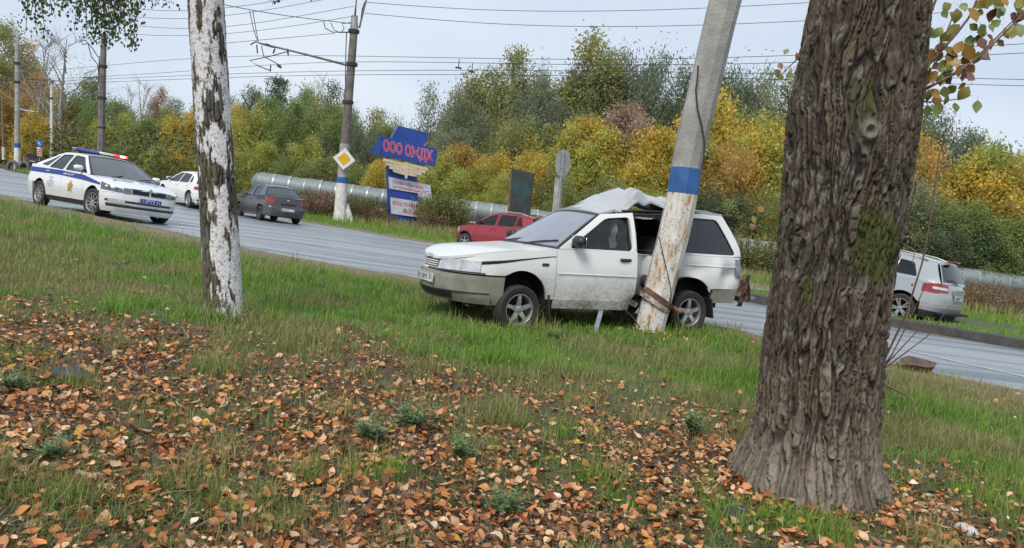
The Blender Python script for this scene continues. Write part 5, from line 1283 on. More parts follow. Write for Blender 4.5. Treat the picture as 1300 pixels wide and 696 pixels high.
LM_ = [mat('poplar_leaf_%d' % i, c, tuple(np.array(c2)), scale=34, rough=.5, lo=.38, hi=.58) for i, (c, c2) in enumerate((((.17, .22, .045), (.10, .13, .03)), ((.26, .24, .05), (.13, .14, .03)), ((.36, .20, .035), (.17, .09, .025)), ((.20, .085, .05), (.10, .04, .03))))]
def big_leaf(seed):
    r = random.Random(seed); V, F = leaf_shape(seed+40, 1., .78); return V*np.array([1, 1, .55]), F
bl = [big_leaf(i) for i in range(5)]; blm = {}
def hang_leaf(px, py, parent, size, k, Y=None, ang=None):
    Y = Y or TY-.02+.16*((px*7.3) % 1-.5); P = atY(px, py, Y); key = (int(px*3+py) % 5, k)
    if key not in blm:
        me = bpy.data.meshes.new('leaf'); V, F = bl[key[0]]; me.from_pydata(V.tolist(), [], F); me.materials.append(LM_[k])
        me.polygons.foreach_set('use_smooth', np.ones(len(me.polygons), bool)); blm[key] = me
    o = link('leaf', blm[key], parent); r = random.Random(int(px*13+py*7))
    a = ang if ang is not None else r.uniform(-2.6, -.5)
    # blade roughly facing the viewer, tip hanging
    M_ = Matrix.Rotation(pi/2+r.uniform(-.5, .5), 4, 'X'); M_ = Matrix.Rotation(r.uniform(-.6, .6), 4, 'Z') @ M_ @ Matrix.Rotation(a, 4, 'Z')
    o.matrix_local = Matrix.Translation(P-ORG) @ M_ @ Matrix.Scale(size, 4)
def shoot(pts, r0, r1, Y0=TY, dY=0., name='shoot'):
    P = np.array([atY(px, py, Y0+dY*i/(len(pts)-1)) for i, (px, py) in enumerate(pts)])
    if len(P) > 2:
        t = np.linspace(0, 1, len(P)); tt = np.linspace(0, 1, 3*len(P)); P = np.stack([np.interp(tt, t, P[:, k]) for k in range(3)], 1)
    return MB().tube(P-ORG, np.linspace(r0, r1, len(P)), 6).build(name, M_TWIG, big)
sh1 = shoot([(1150, 120), (1180, 110), (1215, 93), (1255, 62), (1282, 35), (1310, 5)], .008, .004, dY=-.15)
sh2 = shoot([(1155, 118), (1170, 92), (1190, 70), (1215, 42), (1232, 20), (1250, -25)], .010, .004, dY=-.1)
sh3 = shoot([(1160, 122), (1200, 100), (1235, 78), (1268, 45), (1300, 12)], .008, .003, dY=-.05)
sh4 = shoot([(1160, 128), (1185, 130), (1215, 126), (1233, 121)], .005, .002)
sh5 = shoot([(1165, 60), (1178, 25), (1192, -10)], .010, .006)
sh6 = shoot([(1163, 115), (1178, 78), (1200, 45), (1212, 15)], .006, .003, dY=.05)
for i, (x, y) in enumerate(((425, 68), (480, 80), (390, 160), (445, 185), (465, 150), (345, 270), (400, 240), (455, 255), (440, 300), (480, 310), (350, 385), (320, 400), (340, 470), (490, 355), (430, 385), (550, 380), (455, 440), (515, 460), (580, 525), (475, 530), (430, 495), (390, 540), (335, 545), (275, 545), (305, 490), (575, 190), (545, 210), (540, 260), (580, 285), (650, 220), (650, 140), (655, 75), (705, 60), (740, 155), (790, 150), (560, 60), (590, 25), (620, 10), (780, 40), (795, 85), (350, 35), (345, 160), (310, 240), (720, 10), (690, 5), (800, 10), (420, 230), (455, 285), (330, 360), (365, 370), (600, 60), (570, 75), (640, 10), (660, 120))):
    px, py = 1090+.2586*x, .2586*y; par = sh4 if y > 450 else (sh2 if x < 460 and y < 330 else sh1)
    k = (0, 1, 0, 2, 1, 2, 0, 3)[i % 8] if not (320 < x < 500 and 230 < y < 480) else (2, 2, 3, 2)[i % 4]
    if y > 430: k = (0, 0, 1)[i % 3]
    if i == 15: k = 3
    hang_leaf(px, py, par, 1.3*(.042+.028*((i*37) % 10)/10), k, ang=-pi/2 if i in (18, 19) else None)
for i, (x, y, k) in enumerate(((1208, 20, 0), (1222, 8, 0), (1240, 16, 1), (1196, 47, 1), (1262, 30, 0), (1276, 42, 2), (1230, 52, 0), (1288, 22, 1), (1216, 60, 2), (1248, 72, 3), (1205, 70, 2), (1190, 62, 1), (1197, 82, 2), (1182, 100, 3), (1170, 100, 1), (1186, 118, 2), (1268, 10, 0), (1292, 4, 1), (1178, 12, 0), (1173, 28, 1), (1235, 34, 0), (1256, 48, 2), (1176, 45, 0), (1169, 70, 2), (1200, 8, 1))): hang_leaf(x+1.3, y+.7, sh2 if x < 1225 else sh1, .058+.022*((i*31) % 10)/10, k)
r_ = random.Random(77)
for i in range(34):
    t_ = r_.random(); x = 1176+122*t_+r_.uniform(-14, 10); y = 108-100*t_**1.2+r_.uniform(-26, 24)
    if y > -6: hang_leaf(x, y, sh3 if i % 2 else sh1, .050+.024*r_.random(), r_.choice((0, 0, 1, 1, 2, 3)))
tl = shoot([(1012, 75), (1003, 84), (996, 90), (988, 102)], .004, .002, Y0=TY-.1)
for px, py, k in ((998, 66, 0), (1012, 72, 2), (991, 84, 3), (990, 98, 0), (1003, 95, 0), (987, 92, 3)): hang_leaf(px, py, tl, .045, k, Y=TY-.12)
tl2 = shoot([(982, 300), (975, 285), (968, 272), (964, 262)], .004, .002, Y0=TY-.1)
for px, py, k in ((966, 266, 2), (976, 281, 2), (957, 279, 1), (971, 300, 1), (955, 288, 3)): hang_leaf(px, py, tl2, .045, k, Y=TY-.12)
for pts, r0 in (([(1113, 470), (1125, 452), (1150, 400), (1172, 330), (1184, 260), (1193, 195)], .007), ([(1113, 472), (1130, 455), (1158, 400), (1176, 360)], .005), ([(1113, 474), (1135, 452), (1160, 425), (1180, 405)], .005), ([(1113, 475), (1140, 455), (1180, 425), (1206, 388)], .005),
                ([(1138, 300), (1150, 285), (1160, 250), (1163, 230)], .006), ([(1112, 480), (1130, 492), (1148, 500), (1158, 508), (1163, 517)], .008), ([(1138, 305), (1150, 312), (1162, 318), (1158, 335)], .004)):
    shoot(pts, r0, r0*.4, Y0=TY-.05, dY=-.1)
for px, py, k in ((1158, 362, 3), (1170, 390, 2)): hang_leaf(px, py, tl2, .018, k, Y=TY-.12)
MB().sphere(atY(1112, 474, TY-.05)-ORG, (.06, .06, .05), 12, 8).sphere(atY(1138, 302, TY-.1)-ORG, (.035, .035, .03), 10, 6).build('knot', M_TWIG, big)

# ------------------------------------------------------------------ the birch
BB = gpt(285, 412); BT = atY(258, -60, BB[1]-.1); nvb, nab = 620, 170
t = np.linspace(-.01, 1, nvb); TH, TT = np.meshgrid(np.linspace(0, 2*pi, nab, endpoint=False), t)
Hb = BT[2]-BB[2]; ZB = TT*Hb
bx_px = np.array([(285, 412), (281, 330), (275, 220), (268, 110), (261, 0), (258, -60)]); bxw = np.array([atY(x, y, BB[1])[0]-BB[0] for x, y in bx_px]); bzw = np.array([atY(x, y, BB[1])[2]-BB[2] for x, y in bx_px])
cxb = np.interp(ZB, bzw, bxw); rb = np.interp(TT, [-.02, 0, .05, .3, 1], [.245, .208, .176, .164, .156])
nrm = [np.cos(TH), np.sin(TH)]
rough_ = sstep(.50, .57, .5*(1-np.cos(TH+.35))*.70 + 1.15*(fbm(nrm[0]*2.4, nrm[1]*2.4, ZB*3.6, 5, 6, .62)-.5)+.30*sstep(1.7, .1, ZB)+.03)
patch = sstep(.515, .545, fbm(nrm[0]*2.3+3, nrm[1]*2.3, ZB*3.6, 25, 6, .62)+.05*np.sin(ZB*7))
lent = .8*sstep(.64, .74, fbm(nrm[0]*2.2, nrm[1]*2.2, ZB*30, 35, 3))
ckb, idb = bark_cells(((TH/(2*pi)+.5+.04*(fbm(nrm[0]*2, nrm[1]*2, ZB*3, 8, 3)-.5)) % 1)*30, ZB+.5*(fbm(nrm[0]*3, nrm[1]*3, ZB*4, 18, 3)-.5), 6, 1., .22)
pl = sstep(.03, .35, ckb)
dark = np.clip(rough_*.95+patch, 0, 1)
white = np.array([.70, .68, .67])*(.80+.3*fbm(nrm[0]*9, nrm[1]*9, ZB*40, 45, 3)[..., None]); pinkg = np.array([.55, .48, .45])
speck = .9*sstep(.58, .66, fbm(nrm[0]*14, nrm[1]*14, ZB*60, 55, 3)); wcol = white*(1-.7*np.maximum(lent*.8, speck)[..., None])+np.array([.12, .09, .08])*.7*np.maximum(lent*.8, speck)[..., None]
dkc = np.array([.022, .019, .017])*(1-pl[..., None])+np.array([.095, .083, .072])*pl[..., None]; olive = np.array([.115, .10, .045]); om = sstep(.45, .6, fbm(nrm[0]*3, nrm[1]*3, ZB*3, 65, 3))[..., None]
dkc = dkc*(1-.6*om)+olive*.6*om*(.5+.7*pl[..., None])
wf = (sstep(.70, .82, fbm(nrm[0]*4, nrm[1]*4, ZB*3+9, 75, 4))*(dark > .5))[..., None]; dkc = dkc*(1-wf)+white*.8*wf
cb = wcol*(1-dark[..., None])+dkc*dark[..., None]
rb = rb+.012*dark*pl-.008*dark+.006*(fbm(nrm[0]*4, nrm[1]*4, ZB*3, 85, 3)-.5)+np.maximum(0, np.cos(TH*3+.6))**3*.05*sstep(.22, 0, ZB)
V = np.stack([cxb+rb*np.cos(TH), rb*np.sin(TH)+0*ZB, ZB], -1).reshape(-1, 3)
ii = (np.arange(nvb-1)[:, None]*nab+np.arange(nab)[None]).ravel(); jj = (np.arange(nvb-1)[:, None]*nab+(np.arange(nab)[None]+1) % nab).ravel()
birch = thing('birch_tree', 'white barked birch with black patches leaning left, its drooping leaves at the upper left', 'tree', tuple(BB))
link('trunk', npmesh('trunk', V, np.stack([ii, jj, jj+nab, ii+nab], 1), attr_mat('birch_bark', rough=.75, bump=.5, bscale=60, spec=.3), cols=cb.reshape(-1, 3)), birch)
# limbs above the frame and the hanging twigs with leaves that reach into it
r_ = random.Random(8); b = MB(); fol = []; fc = []
root_ = np.array(BT-BB); BY = BB[1]
def bp(px, py, dy): return atY(px, py, BY+dy)-BB
MBt = MB(); MBt.tube([root_+np.array([0, 0, -.05]), root_+np.array([-.1, 0, .5]), root_+np.array([-.15, 0, 1.4])], [.172, .16, .13], 14)
for k, ends in enumerate(([(255, -90), (200, -120), (140, -70), (100, -30)], [(255, -110), (180, -150), (110, -110), (60, -60)], [(258, -70), (220, -90), (190, -50)])):
    MBt.tube([bp(x, y, -.1-.12*k) for x, y in ends], np.linspace(.06, .015, len(ends)), 8)
strands_ = [(42, -60, 20), (36, -60, 38), (48, -60, 45), (55, -50, 40), (62, -50, 18), (78, -50, 12), (95, -50, 38), (104, -50, 28), (112, -50, 48), (118, -40, 42), (124, -40, 55), (130, -40, 56), (136, -40, 52), (142, -50, 58), (147, -50, 50), (152, -50, 42), (158, -50, 52), (163, -50, 58), (168, -60, 62), (172, -60, 58), (155, -40, 30), (140, -40, 30), (128, -40, 25), (118, -40, 20), (108, -40, 10), (176, -60, 20), (186, -70, 4), (200, -70, 5), (210, -70, 4), (30, -60, 5), (70, -40, 5), (85, -40, 5), (148, -40, 20), (160, -40, 25), (135, -40, 42), (122, -40, 36), (345, -60, 4), (355, -60, -4), (395, -70, -5)]
for q, (px, y0, y1) in enumerate(strands_):
    dy = r_.uniform(-.5, .4); n = 26; pts = []
    for i in range(n):
        tq = i/(n-1); pts.append(bp(px+3*sin(tq*4+q)+ (r_.uniform(-1, 1)), y0+(y1-y0)*tq, dy))
    MBt.tube(pts[::5]+[pts[-1]], .003, 4)
    for i, p in enumerate(pts):
        for rep in range(3):
            L = r_.uniform(.022, .042); c0 = np.array(p)+np.array([r_.gauss(0, .035), r_.gauss(0, .05), r_.gauss(0, .02)])
            th = r_.uniform(0, 2*pi); ph = r_.uniform(-1.9, -.5); d = np.array([cos(th)*cos(ph), sin(th)*cos(ph), sin(ph)])*L; w = np.cross(d, [r_.gauss(0, 1), r_.gauss(0, 1), r_.gauss(0, .4)]); w = w/np.linalg.norm(w)*L*.40
            fol.append([c0, c0+d*.35+w, c0+d, c0+d*.35-w]); g = r_.choice([(.055, .09, .025), (.07, .11, .03), (.04, .07, .022), (.12, .13, .03)]); fc += [np.array(g)]*4
MBt.build('limbs', mat('birch_twig', (.06, .045, .04), (.035, .03, .028), scale=10, rough=.7), birch)
fo = np.array(fol).reshape(-1, 3)
o = link('foliage', npmesh('foliage', fo, np.arange(len(fo)).reshape(-1, 4), attr_mat('birch_leaf', rough=.5, trans=.25), cols=np.array(fc)), birch); o['kind'] = 'stuff'

# ------------------------------------------------------------------ trees beyond the road
M_FOL = foliage_mat('tree_foliage', .5); M_TRUNK = mat('tree_bark', (.12, .10, .08), (.06, .05, .042), scale=6, rough=.9, bump=.5); M_PTRUNK = mat('pale_bark', (.34, .32, .29), (.2, .18, .16), scale=6, rough=.9)
def crown(name, seed, h, rad, kind, nclump, nleaf, ls):
    """leaf clumps through the crown's volume + limbs; returns (foliage mesh, wood mesh), unit base at 0"""
    g = np.random.default_rng(seed); C = []; w = MB()
    base = {'round': .22, 'bush': .02, 'tall': .18, 'bare': .3, 'spruce': .05, 'willow': .12, 'maple': .06}[kind]
    nl = {'bush': 7, 'maple': 7}.get(kind, 9); tips = []
    def env(t):
        if kind == 'spruce': return max(.03, (1-t))**.9
        if kind in ('tall', 'bare'): return (sin(pi*min(1, t*.92+.08))**.8)*(1-.35*t)
        if kind == 'willow': return sin(pi*min(.97, t*.80+.16))**.6
        if kind == 'maple': return (1-t)**.75*.95+.10
        return sin(pi*min(1, t*.85+.13))**.55
    lobes = [(g.uniform(0, 2*pi), g.uniform(.1, .95), g.uniform(.75, 1.25)) for _ in range(14)]
    w.tube([(0, 0, -.1), (g.normal(0, .02)*h, g.normal(0, .02)*h, h*.45), (g.normal(0, .03)*h, g.normal(0, .03)*h, h*.93)], [h*.016*(.55 if kind == 'bare' else 1)+.03, h*.010*(.6 if kind == 'bare' else 1)+.02, .015], 7, cap=False)
    for k in range(nl*3):
        t = g.uniform(0, .95); a = g.uniform(0, 2*pi); r0 = rad*env(t)*g.uniform(.55, 1.); z1 = h*(base+(1-base)*t); z0 = max(h*.08, z1-r0*g.uniform(.5, 1.1)*(2.2 if kind == 'bare' else 1))
        tip = np.array([cos(a)*r0, sin(a)*r0, z1]); w.tube([(0, 0, z0), (tip*np.array([.5, .5, 0])+np.array([0, 0, z0*.45+z1*.55])), tip], np.array([h*.006+.012, h*.004+.008, .006])*(.45 if kind == 'bare' else 1), 5, cap=False)
        if kind == 'bare':
            for q in range(9):
                d = np.array([g.normal(0, .5)+cos(a)*.5, g.normal(0, .5)+sin(a)*.5, g.uniform(.4, 1.2)])*h*.09; s0 = tip*g.uniform(.5, 1.)+np.array([0, 0, z1*0]); s0[2] = z0+(z1-z0)*g.uniform(.5, 1.); w.tube([s0, s0+d*.5, s0+d+g.normal(0, .05*h*.1, 3)], [.012, .008, .004], 3, cap=False)
    npl = {'willow': 8, 'round': 8, 'bush': 9, 'maple': 9, 'tall': 4, 'bare': 4, 'spruce': 1}[kind]; plumes = []
    for k in range(npl):
        a = g.uniform(0, 2*pi); rr_ = rad*(g.uniform(.15, .78) if k else .0)*(1 if kind != 'tall' else .7); top = h*(1. if k == 0 else g.uniform(.70, .99)*(1-.22*(rr_/rad)**2)); bot = h*base*g.uniform(.3, 1.2) if kind not in ('bush', 'maple') else 0
        plumes.append((cos(a)*rr_, sin(a)*rr_, bot, top, rad*g.uniform(.38, .60)*(1.35 if npl < 5 else 1)))
    for k in range(nclump):
        pxx, pyy, bot, top, pr = plumes[g.integers(npl)]; t = g.uniform(0, 1)**.85; a = g.uniform(0, 2*pi)
        if kind == 'spruce': e = rad*(1-t)**.9
        else: e = pr*(sin(pi*min(1., t*.86+.12))**.6)*(1.1-.35*t)
        rr_ = e*g.uniform(.1, 1.15)**.5; lean = .25*t; C.append((pxx*(1+lean)+cos(a)*rr_, pyy*(1+lean)+sin(a)*rr_, bot+(top-bot)*t, t))
    C = np.array(C); n = nclump*nleaf; ci = np.repeat(np.arange(nclump), nleaf)
    cs = {'spruce': .03, 'tall': .028, 'willow': .040, 'bush': .042, 'maple': .042, 'bare': .02}.get(kind, .036)*h
    if kind == 'willow': off = g.normal(0, 1, (n, 3))*np.array([.8, .8, 1.35])*cs
    elif kind == 'spruce': off = g.normal(0, 1, (n, 3))*np.array([1.2, 1.2, .4])*cs
    else: off = g.normal(0, 1, (n, 3))*cs
    P = C[ci, :3]+off; P[:, 2] = np.maximum(P[:, 2], .05*h*g.uniform(0, 1, n))
    d = g.normal(0, 1, (n, 3)); 
    if kind == 'willow': d[:, 2] = -np.abs(d[:, 2])*1.8
    d /= np.linalg.norm(d, axis=1)[:, None]; q = np.cross(d, g.normal(0, 1, (n, 3))); q /= np.linalg.norm(q, axis=1)[:, None]
    L = (ls*g.uniform(.6, 1.4, n))[:, None]; wd = L*(.30 if kind in ('willow', 'spruce') else .55)
    V = np.stack([P, P+d*L*.5+q*wd*.5, P+d*L, P+d*L*.5-q*wd*.5], 1).reshape(-1, 3)
    tint = (.72+.75*g.uniform(0, 1, nclump))[ci]*(.75+.5*g.uniform(0, 1, n)); hue = (g.normal(0, .10, nclump))[ci]+g.normal(0, .06, n)
    c = np.stack([tint*(1+hue), tint, tint*(1-.5*hue)], 1); c = np.repeat(c, 4, 0)
    fm = npmesh(name, V, np.arange(n*4).reshape(-1, 4), M_FOL, cols=c) if n else None
    wm_ = w.mesh('wood', M_PTRUNK if kind == 'bare' else M_TRUNK, recalc=False)
    return fm, wm_
PROTO = {}
def proto(kind, i):
    k = (kind, i)
    if k not in PROTO:
        spec = {'willow': (1., .42, 420, 75, .022), 'round': (1., .40, 400, 75, .018), 'tall': (1., .24, 300, 65, .015), 'bush': (1., .52, 300, 75, .022), 'maple': (1., .46, 320, 65, .025), 'bare': (1., .26, 40, 14, .009), 'spruce': (1., .20, 200, 40, .022)}[kind]
        H0 = 10.; PROTO[k] = crown('foliage', 100+i*13+len(kind), H0, spec[1]*H0, kind, spec[2], spec[3], spec[4]*H0)
    return PROTO[k]
def tree(px, ptop, Y, kind, i, colr, label, group, wscale=1., name=None):
    T = atY(px, ptop, Y); H = T[2]-0.0; o = thing(name or {'bush': 'bush', 'maple': 'maple_tree', 'willow': 'willow_tree', 'round': 'leafy_tree', 'tall': 'slender_tree', 'bare': 'bare_tree', 'spruce': 'spruce_tree'}[kind], label, 'bush' if kind == 'bush' else 'tree', (T[0], Y, float(gh(T[0], Y))), (px*1.7+i) % 6.28, group)
    fm, wm_ = proto(kind, i); s = H/10.; o.scale = (s*wscale, s*wscale, s)
    f = link('crown', fm, o); f.color = (*[min(1, v*1.16) for v in colr], 1); link('trunk', wm_, o); return o  # crown colour lifted evenly in place of air haze
WIL = (.215, .235, .145); WILD = (.155, .182, .118); OLV = (.26, .265, .10); YEL = (.46, .36, .075); YGR = (.33, .335, .085); GRN = (.185, .235, .078); ORA = (.42, .28, .09); PNK = (.34, .24, .17); DGR = (.115, .145, .075)
cn = {WIL: 'grey green', WILD: 'dark grey green', OLV: 'olive green', YEL: 'golden yellow', YGR: 'yellow green', GRN: 'mid green', ORA: 'orange', PNK: 'pinkish brown', DGR: 'dark green'}
kn = {'bush': 'bush', 'maple': 'young maple', 'willow': 'willow', 'round': 'broad tree', 'tall': 'slender tree', 'bare': 'bare tree', 'spruce': 'spruce'}
TR = []
# back row: tall willows and poplars in the middle, lower on both sides
for a in ((590, 108, 72, 'willow', 0, WIL, .8), (622, 92, 74, 'tall', 0, OLV, 1.2), (655, 68, 72, 'round', 0, OLV, .75), (690, 92, 70, 'willow', 1, WIL, .7), (725, 95, 75, 'willow', 2, WILD, .8), (757, 44, 72, 'tall', 1, OLV, 1.15), (775, 85, 74, 'willow', 0, WILD, .7), (805, 72, 73, 'willow', 1, WILD, .75), (842, 70, 70, 'willow', 2, WILD, .7), (872, 84, 72, 'willow', 0, WILD, .7),
          (905, 92, 74, 'round', 1, WIL, .8), (935, 95, 72, 'willow', 1, WILD, .75), (975, 92, 74, 'willow', 2, WIL, .8), (1010, 98, 74, 'round', 0, WIL, .8), (1060, 120, 72, 'willow', 0, WILD, .8), (1110, 130, 74, 'round', 1, WILD, .8), (1165, 138, 74, 'round', 0, WIL, .9), (1195, 152, 72, 'willow', 1, WILD, .9), (1232, 168, 76, 'round', 1, WIL, .9), (1265, 190, 74, 'willow', 2, WIL, 1.0), (1310, 205, 74, 'round', 0, GRN, 1.0),
          (562, 150, 76, 'bare', 0, PNK, 1.), (548, 168, 78, 'spruce', 0, DGR, 1.),
          (320, 112, 88, 'round', 1, WIL, .8), (355, 100, 90, 'spruce', 0, DGR, 1.1), (338, 125, 84, 'round', 0, GRN, .9), (388, 112, 84, 'willow', 0, GRN, .9), (412, 92, 92, 'bare', 1, DGR, .9), (424, 108, 88, 'tall', 0, WILD, 1.1), (450, 140, 82, 'willow', 1, WIL, .8), (478, 142, 84, 'round', 0, OLV, .9), (502, 150, 84, 'willow', 2, OLV, .8), (525, 175, 82, 'round', 1, WILD, .9),
          (220, 128, 96, 'round', 0, WIL, .8), (250, 135, 90, 'willow', 2, WILD, .9), (290, 125, 88, 'willow', 1, WIL, .8), (185, 100, 94, 'bare', 0, PNK, 1.2), (168, 108, 96, 'bare', 1, PNK, 1.2), (205, 112, 92, 'tall', 1, PNK, .8)): TR.append(a)
for a in ((12, 30, 105, 'round', 1, OLV, .7), (35, 55, 108, 'tall', 0, ORA, 1.1), (-18, 70, 110, 'round', 0, YGR, .9), (52, 92, 104, 'tall', 1, ORA, 1.3), (24, 105, 100, 'round', 0, ORA, .8), (58, 45, 96, 'bare', 0, PNK, 1.3), (88, 38, 92, 'bare', 1, PNK, 1.5), (118, 100, 98, 'round', 1, GRN, 1.), (140, 128, 92, 'willow', 0, GRN, 1.), (95, 130, 96, 'maple', 0, ORA, 1.), (75, 118, 100, 'round', 0, YGR, .9), (0, 118, 92, 'maple', 1, ORA, 1.0), (42, 140, 90, 'maple', 0, YEL, 1.)): TR.append(a)
# middle rows
for a in ((160, 145, 82, 'round', 1, YGR, 1.), (185, 150, 78, 'maple', 0, GRN, 1.), (215, 140, 80, 'round', 0, OLV, 1.), (245, 142, 76, 'maple', 1, YEL, .8), (300, 135, 76, 'round', 1, YEL, .8), (325, 140, 74, 'maple', 0, YGR, .9), (352, 142, 76, 'round', 0, GRN, .9), (375, 128, 74, 'round', 1, GRN, .8), (405, 122, 76, 'willow', 2, OLV, .8), (425, 135, 72, 'round', 0, GRN, .8), (455, 160, 70, 'willow', 0, WILD, .9), (490, 158, 74, 'round', 1, OLV, .9), (515, 185, 68, 'bush', 0, YGR, 1.), (545, 200, 66, 'maple', 1, WILD, 1.),
          (575, 168, 64, 'willow', 1, WIL, 1.0), (612, 140, 66, 'willow', 2, WIL, .9), (648, 150, 64, 'bush', 0, OLV, .9), (672, 155, 62, 'bush', 1, YGR, .8), (705, 130, 66, 'willow', 0, WILD, .9), (740, 150, 64, 'maple', 1, OLV, .9), (905, 125, 64, 'maple', 0, YEL, .8), (945, 145, 62, 'round', 0, GRN, .9), (985, 150, 62, 'maple', 1, OLV, .9),
          (1020, 180, 62, 'bush', 0, GRN, 1.), (1080, 180, 62, 'bush', 1, OLV, 1.), (1150, 175, 60, 'round', 0, WILD, .9), (1190, 205, 60, 'bush', 1, WIL, 1.), (1225, 215, 62, 'round', 1, GRN, 1.), (1285, 215, 60, 'bush', 0, GRN, 1.)): TR.append(a)
# front rows: yellow maples and bushes at the edge of the wood
for a in ((165, 182, 70, 'bush', 0, GRN, 1.), (200, 185, 66, 'maple', 0, YGR, 1.), (228, 180, 68, 'bush', 1, YEL, .9), (310, 185, 64, 'bush', 0, YGR, 1.), (340, 182, 62, 'maple', 1, YGR, .9), (365, 190, 60, 'bush', 1, GRN, 1.), (395, 175, 62, 'maple', 0, YGR, .9), (420, 195, 60, 'bush', 0, OLV, 1.), (450, 200, 58, 'bush', 1, GRN, 1.), (482, 205, 56, 'maple', 1, YEL, .9), (510, 215, 55, 'bush', 0, YGR, .9), (540, 225, 54, 'bush', 1, YGR, .9),
          (568, 195, 55, 'maple', 0, YGR, 1.), (590, 185, 56, 'maple', 1, ORA, .9), (612, 205, 54, 'bush', 0, YGR, 1.), (635, 195, 55, 'maple', 0, YEL, .9), (655, 210, 52, 'bush', 1, YGR, 1.), (678, 195, 54, 'maple', 1, YEL, 1.), (700, 215, 52, 'bush', 0, OLV, 1.), (725, 165, 55, 'maple', 0, YGR, .9), (752, 152, 56, 'maple', 1, YEL, .9), (772, 170, 54, 'maple', 0, YGR, .9), (800, 135, 56, 'maple', 1, PNK, .7), (812, 172, 54, 'maple', 0, YEL, .9), (835, 165, 54, 'maple', 1, YEL, .9), (862, 175, 55, 'maple', 0, OLV, .9), (890, 180, 54, 'maple', 1, YGR, 1.), (912, 122, 58, 'maple', 0, YEL, .7), (925, 185, 52, 'bush', 0, ORA, .9), (950, 160, 56, 'maple', 1, YEL, .8), (972, 150, 54, 'maple', 0, YGR, .9), (995, 160, 54, 'maple', 1, YEL, .9), (1010, 200, 52, 'bush', 1, YGR, 1.),
          (1045, 190, 54, 'bush', 0, YGR, 1.), (1100, 200, 54, 'bush', 1, GRN, 1.), (1160, 165, 56, 'maple', 0, YEL, .7), (1180, 185, 54, 'maple', 1, ORA, .6), (1150, 225, 50, 'bush', 0, WIL, 1.), (1195, 235, 50, 'bush', 1, GRN, 1.1), (1240, 200, 54, 'maple', 0, YEL, .9), (1270, 190, 54, 'maple', 1, YGR, .9), (1300, 205, 52, 'maple', 0, YEL, 1.), (1245, 260, 48, 'bush', 0, GRN, 1.1), (1285, 265, 48, 'bush', 1, GRN, 1.1), (1210, 265, 48, 'bush', 1, DGR, 1.1), (1320, 250, 50, 'bush', 0, YGR, 1.1),
          (575, 245, 50, 'bush', 1, GRN, .9), (700, 250, 49, 'bush', 1, GRN, .9), (630, 240, 50, 'bush', 0, YGR, .9), (770, 225, 49, 'bush', 0, OLV, 1.), (830, 230, 48, 'bush', 1, YGR, 1.), (900, 235, 48, 'bush', 0, DGR, 1.), (935, 245, 48, 'bush', 1, DGR, 1.), (970, 240, 48, 'bush', 0, OLV, 1.)): TR.append(a)
TR += [(x, 210-.0*x, 100, 'bush', i % 2, c, 1.2) for i, (x, c) in enumerate(((-30, OLV), (10, DGR), (45, OLV)))] if False else []
pos_words = lambda px, Y: ('at the left edge' if px < 60 else 'between the left poles' if px < 150 else 'behind the patrol car' if px < 235 else 'left of the trolley pole' if px < 430 else 'near the blue sign' if px < 560 else 'above the red hatchback' if px < 720 else 'above the wrecked roof' if px < 870 else 'right of the leaning pole' if px < 1010 else 'behind the thick trunk' if px < 1140 else 'at the right edge')
seen_lab = {}
for (px, pt_, Y, kind, i, c, wsx) in TR:
    row = 'in the front row' if Y < 58 else 'in the middle row' if Y < 80 else 'in the back row'
    if Y >= 66 and px > 560: row = 'in the back row'
    lab = '%s %s %s %s' % (cn[c], kn[kind], row, pos_words(px, Y))
    seen_lab.setdefault(lab, []).append(tree(px, pt_, Y, kind, i, c, lab, 'trees of the wood beyond the road', wsx))
ordw = {2: ('left of two', 'right of two'), 3: ('leftmost of three', 'middle of three', 'rightmost of three'), 4: ('leftmost of four', 'second of four', 'third of four', 'rightmost of four')}
for lab, os_ in seen_lab.items():
    if len(os_) > 1:
        os_.sort(key=lambda o: o.location.x/o.location.y)
        for o, w_ in zip(os_, ordw.get(len(os_), ['leftmost of several']+['one of several']*(len(os_)-2)+['rightmost of several'])): o['label'] = lab+', '+w_
# thicket that reads as one mass under and behind the single trees
g = np.random.default_rng(5); n = 170000; X = g.uniform(-140, 90, n); Y = g.uniform(58, 112, n); Zt = (2.+4.5*fbm(X*.12, Y*.12, 0, 7, 3)); Z = Zt*g.uniform(0, 1, n)**.8
ok = (Y > 58+.35*np.maximum(0, -X-40)) & (np.abs(X) < .85*Y) & (road_sd(X, Y) > 6); X, Y, Z = X[ok], Y[ok], Z[ok]; n = len(X)
d = g.normal(0, 1, (n, 3)); d /= np.linalg.norm(d, axis=1)[:, None]; q = np.cross(d, g.normal(0, 1, (n, 3))); q /= np.linalg.norm(q, axis=1)[:, None]; P = np.stack([X, Y, Z], 1); L = g.uniform(.2, .45, n)[:, None]
V = np.stack([P, P+d*L*.5+q*L*.3, P+d*L, P+d*L*.5-q*L*.3], 1).reshape(-1, 3); hm = fbm(X*.25, Y*.25, Z*.4, 17, 3)[:, None]; c = np.array([.12, .145, .055])*(1-sstep(.4, .65, hm))+np.array([.22, .18, .05])*sstep(.4, .65, hm); c = np.repeat(c*g.uniform(.6, 1.3, (n, 1)), 4, 0)
tag(link('undergrowth', npmesh('undergrowth', V, np.arange(n*4).reshape(-1, 4), attr_mat('undergrowth_leaf', rough=.6, trans=.3), cols=c)), 'dense undergrowth filling the wood beyond the road', kind='stuff')

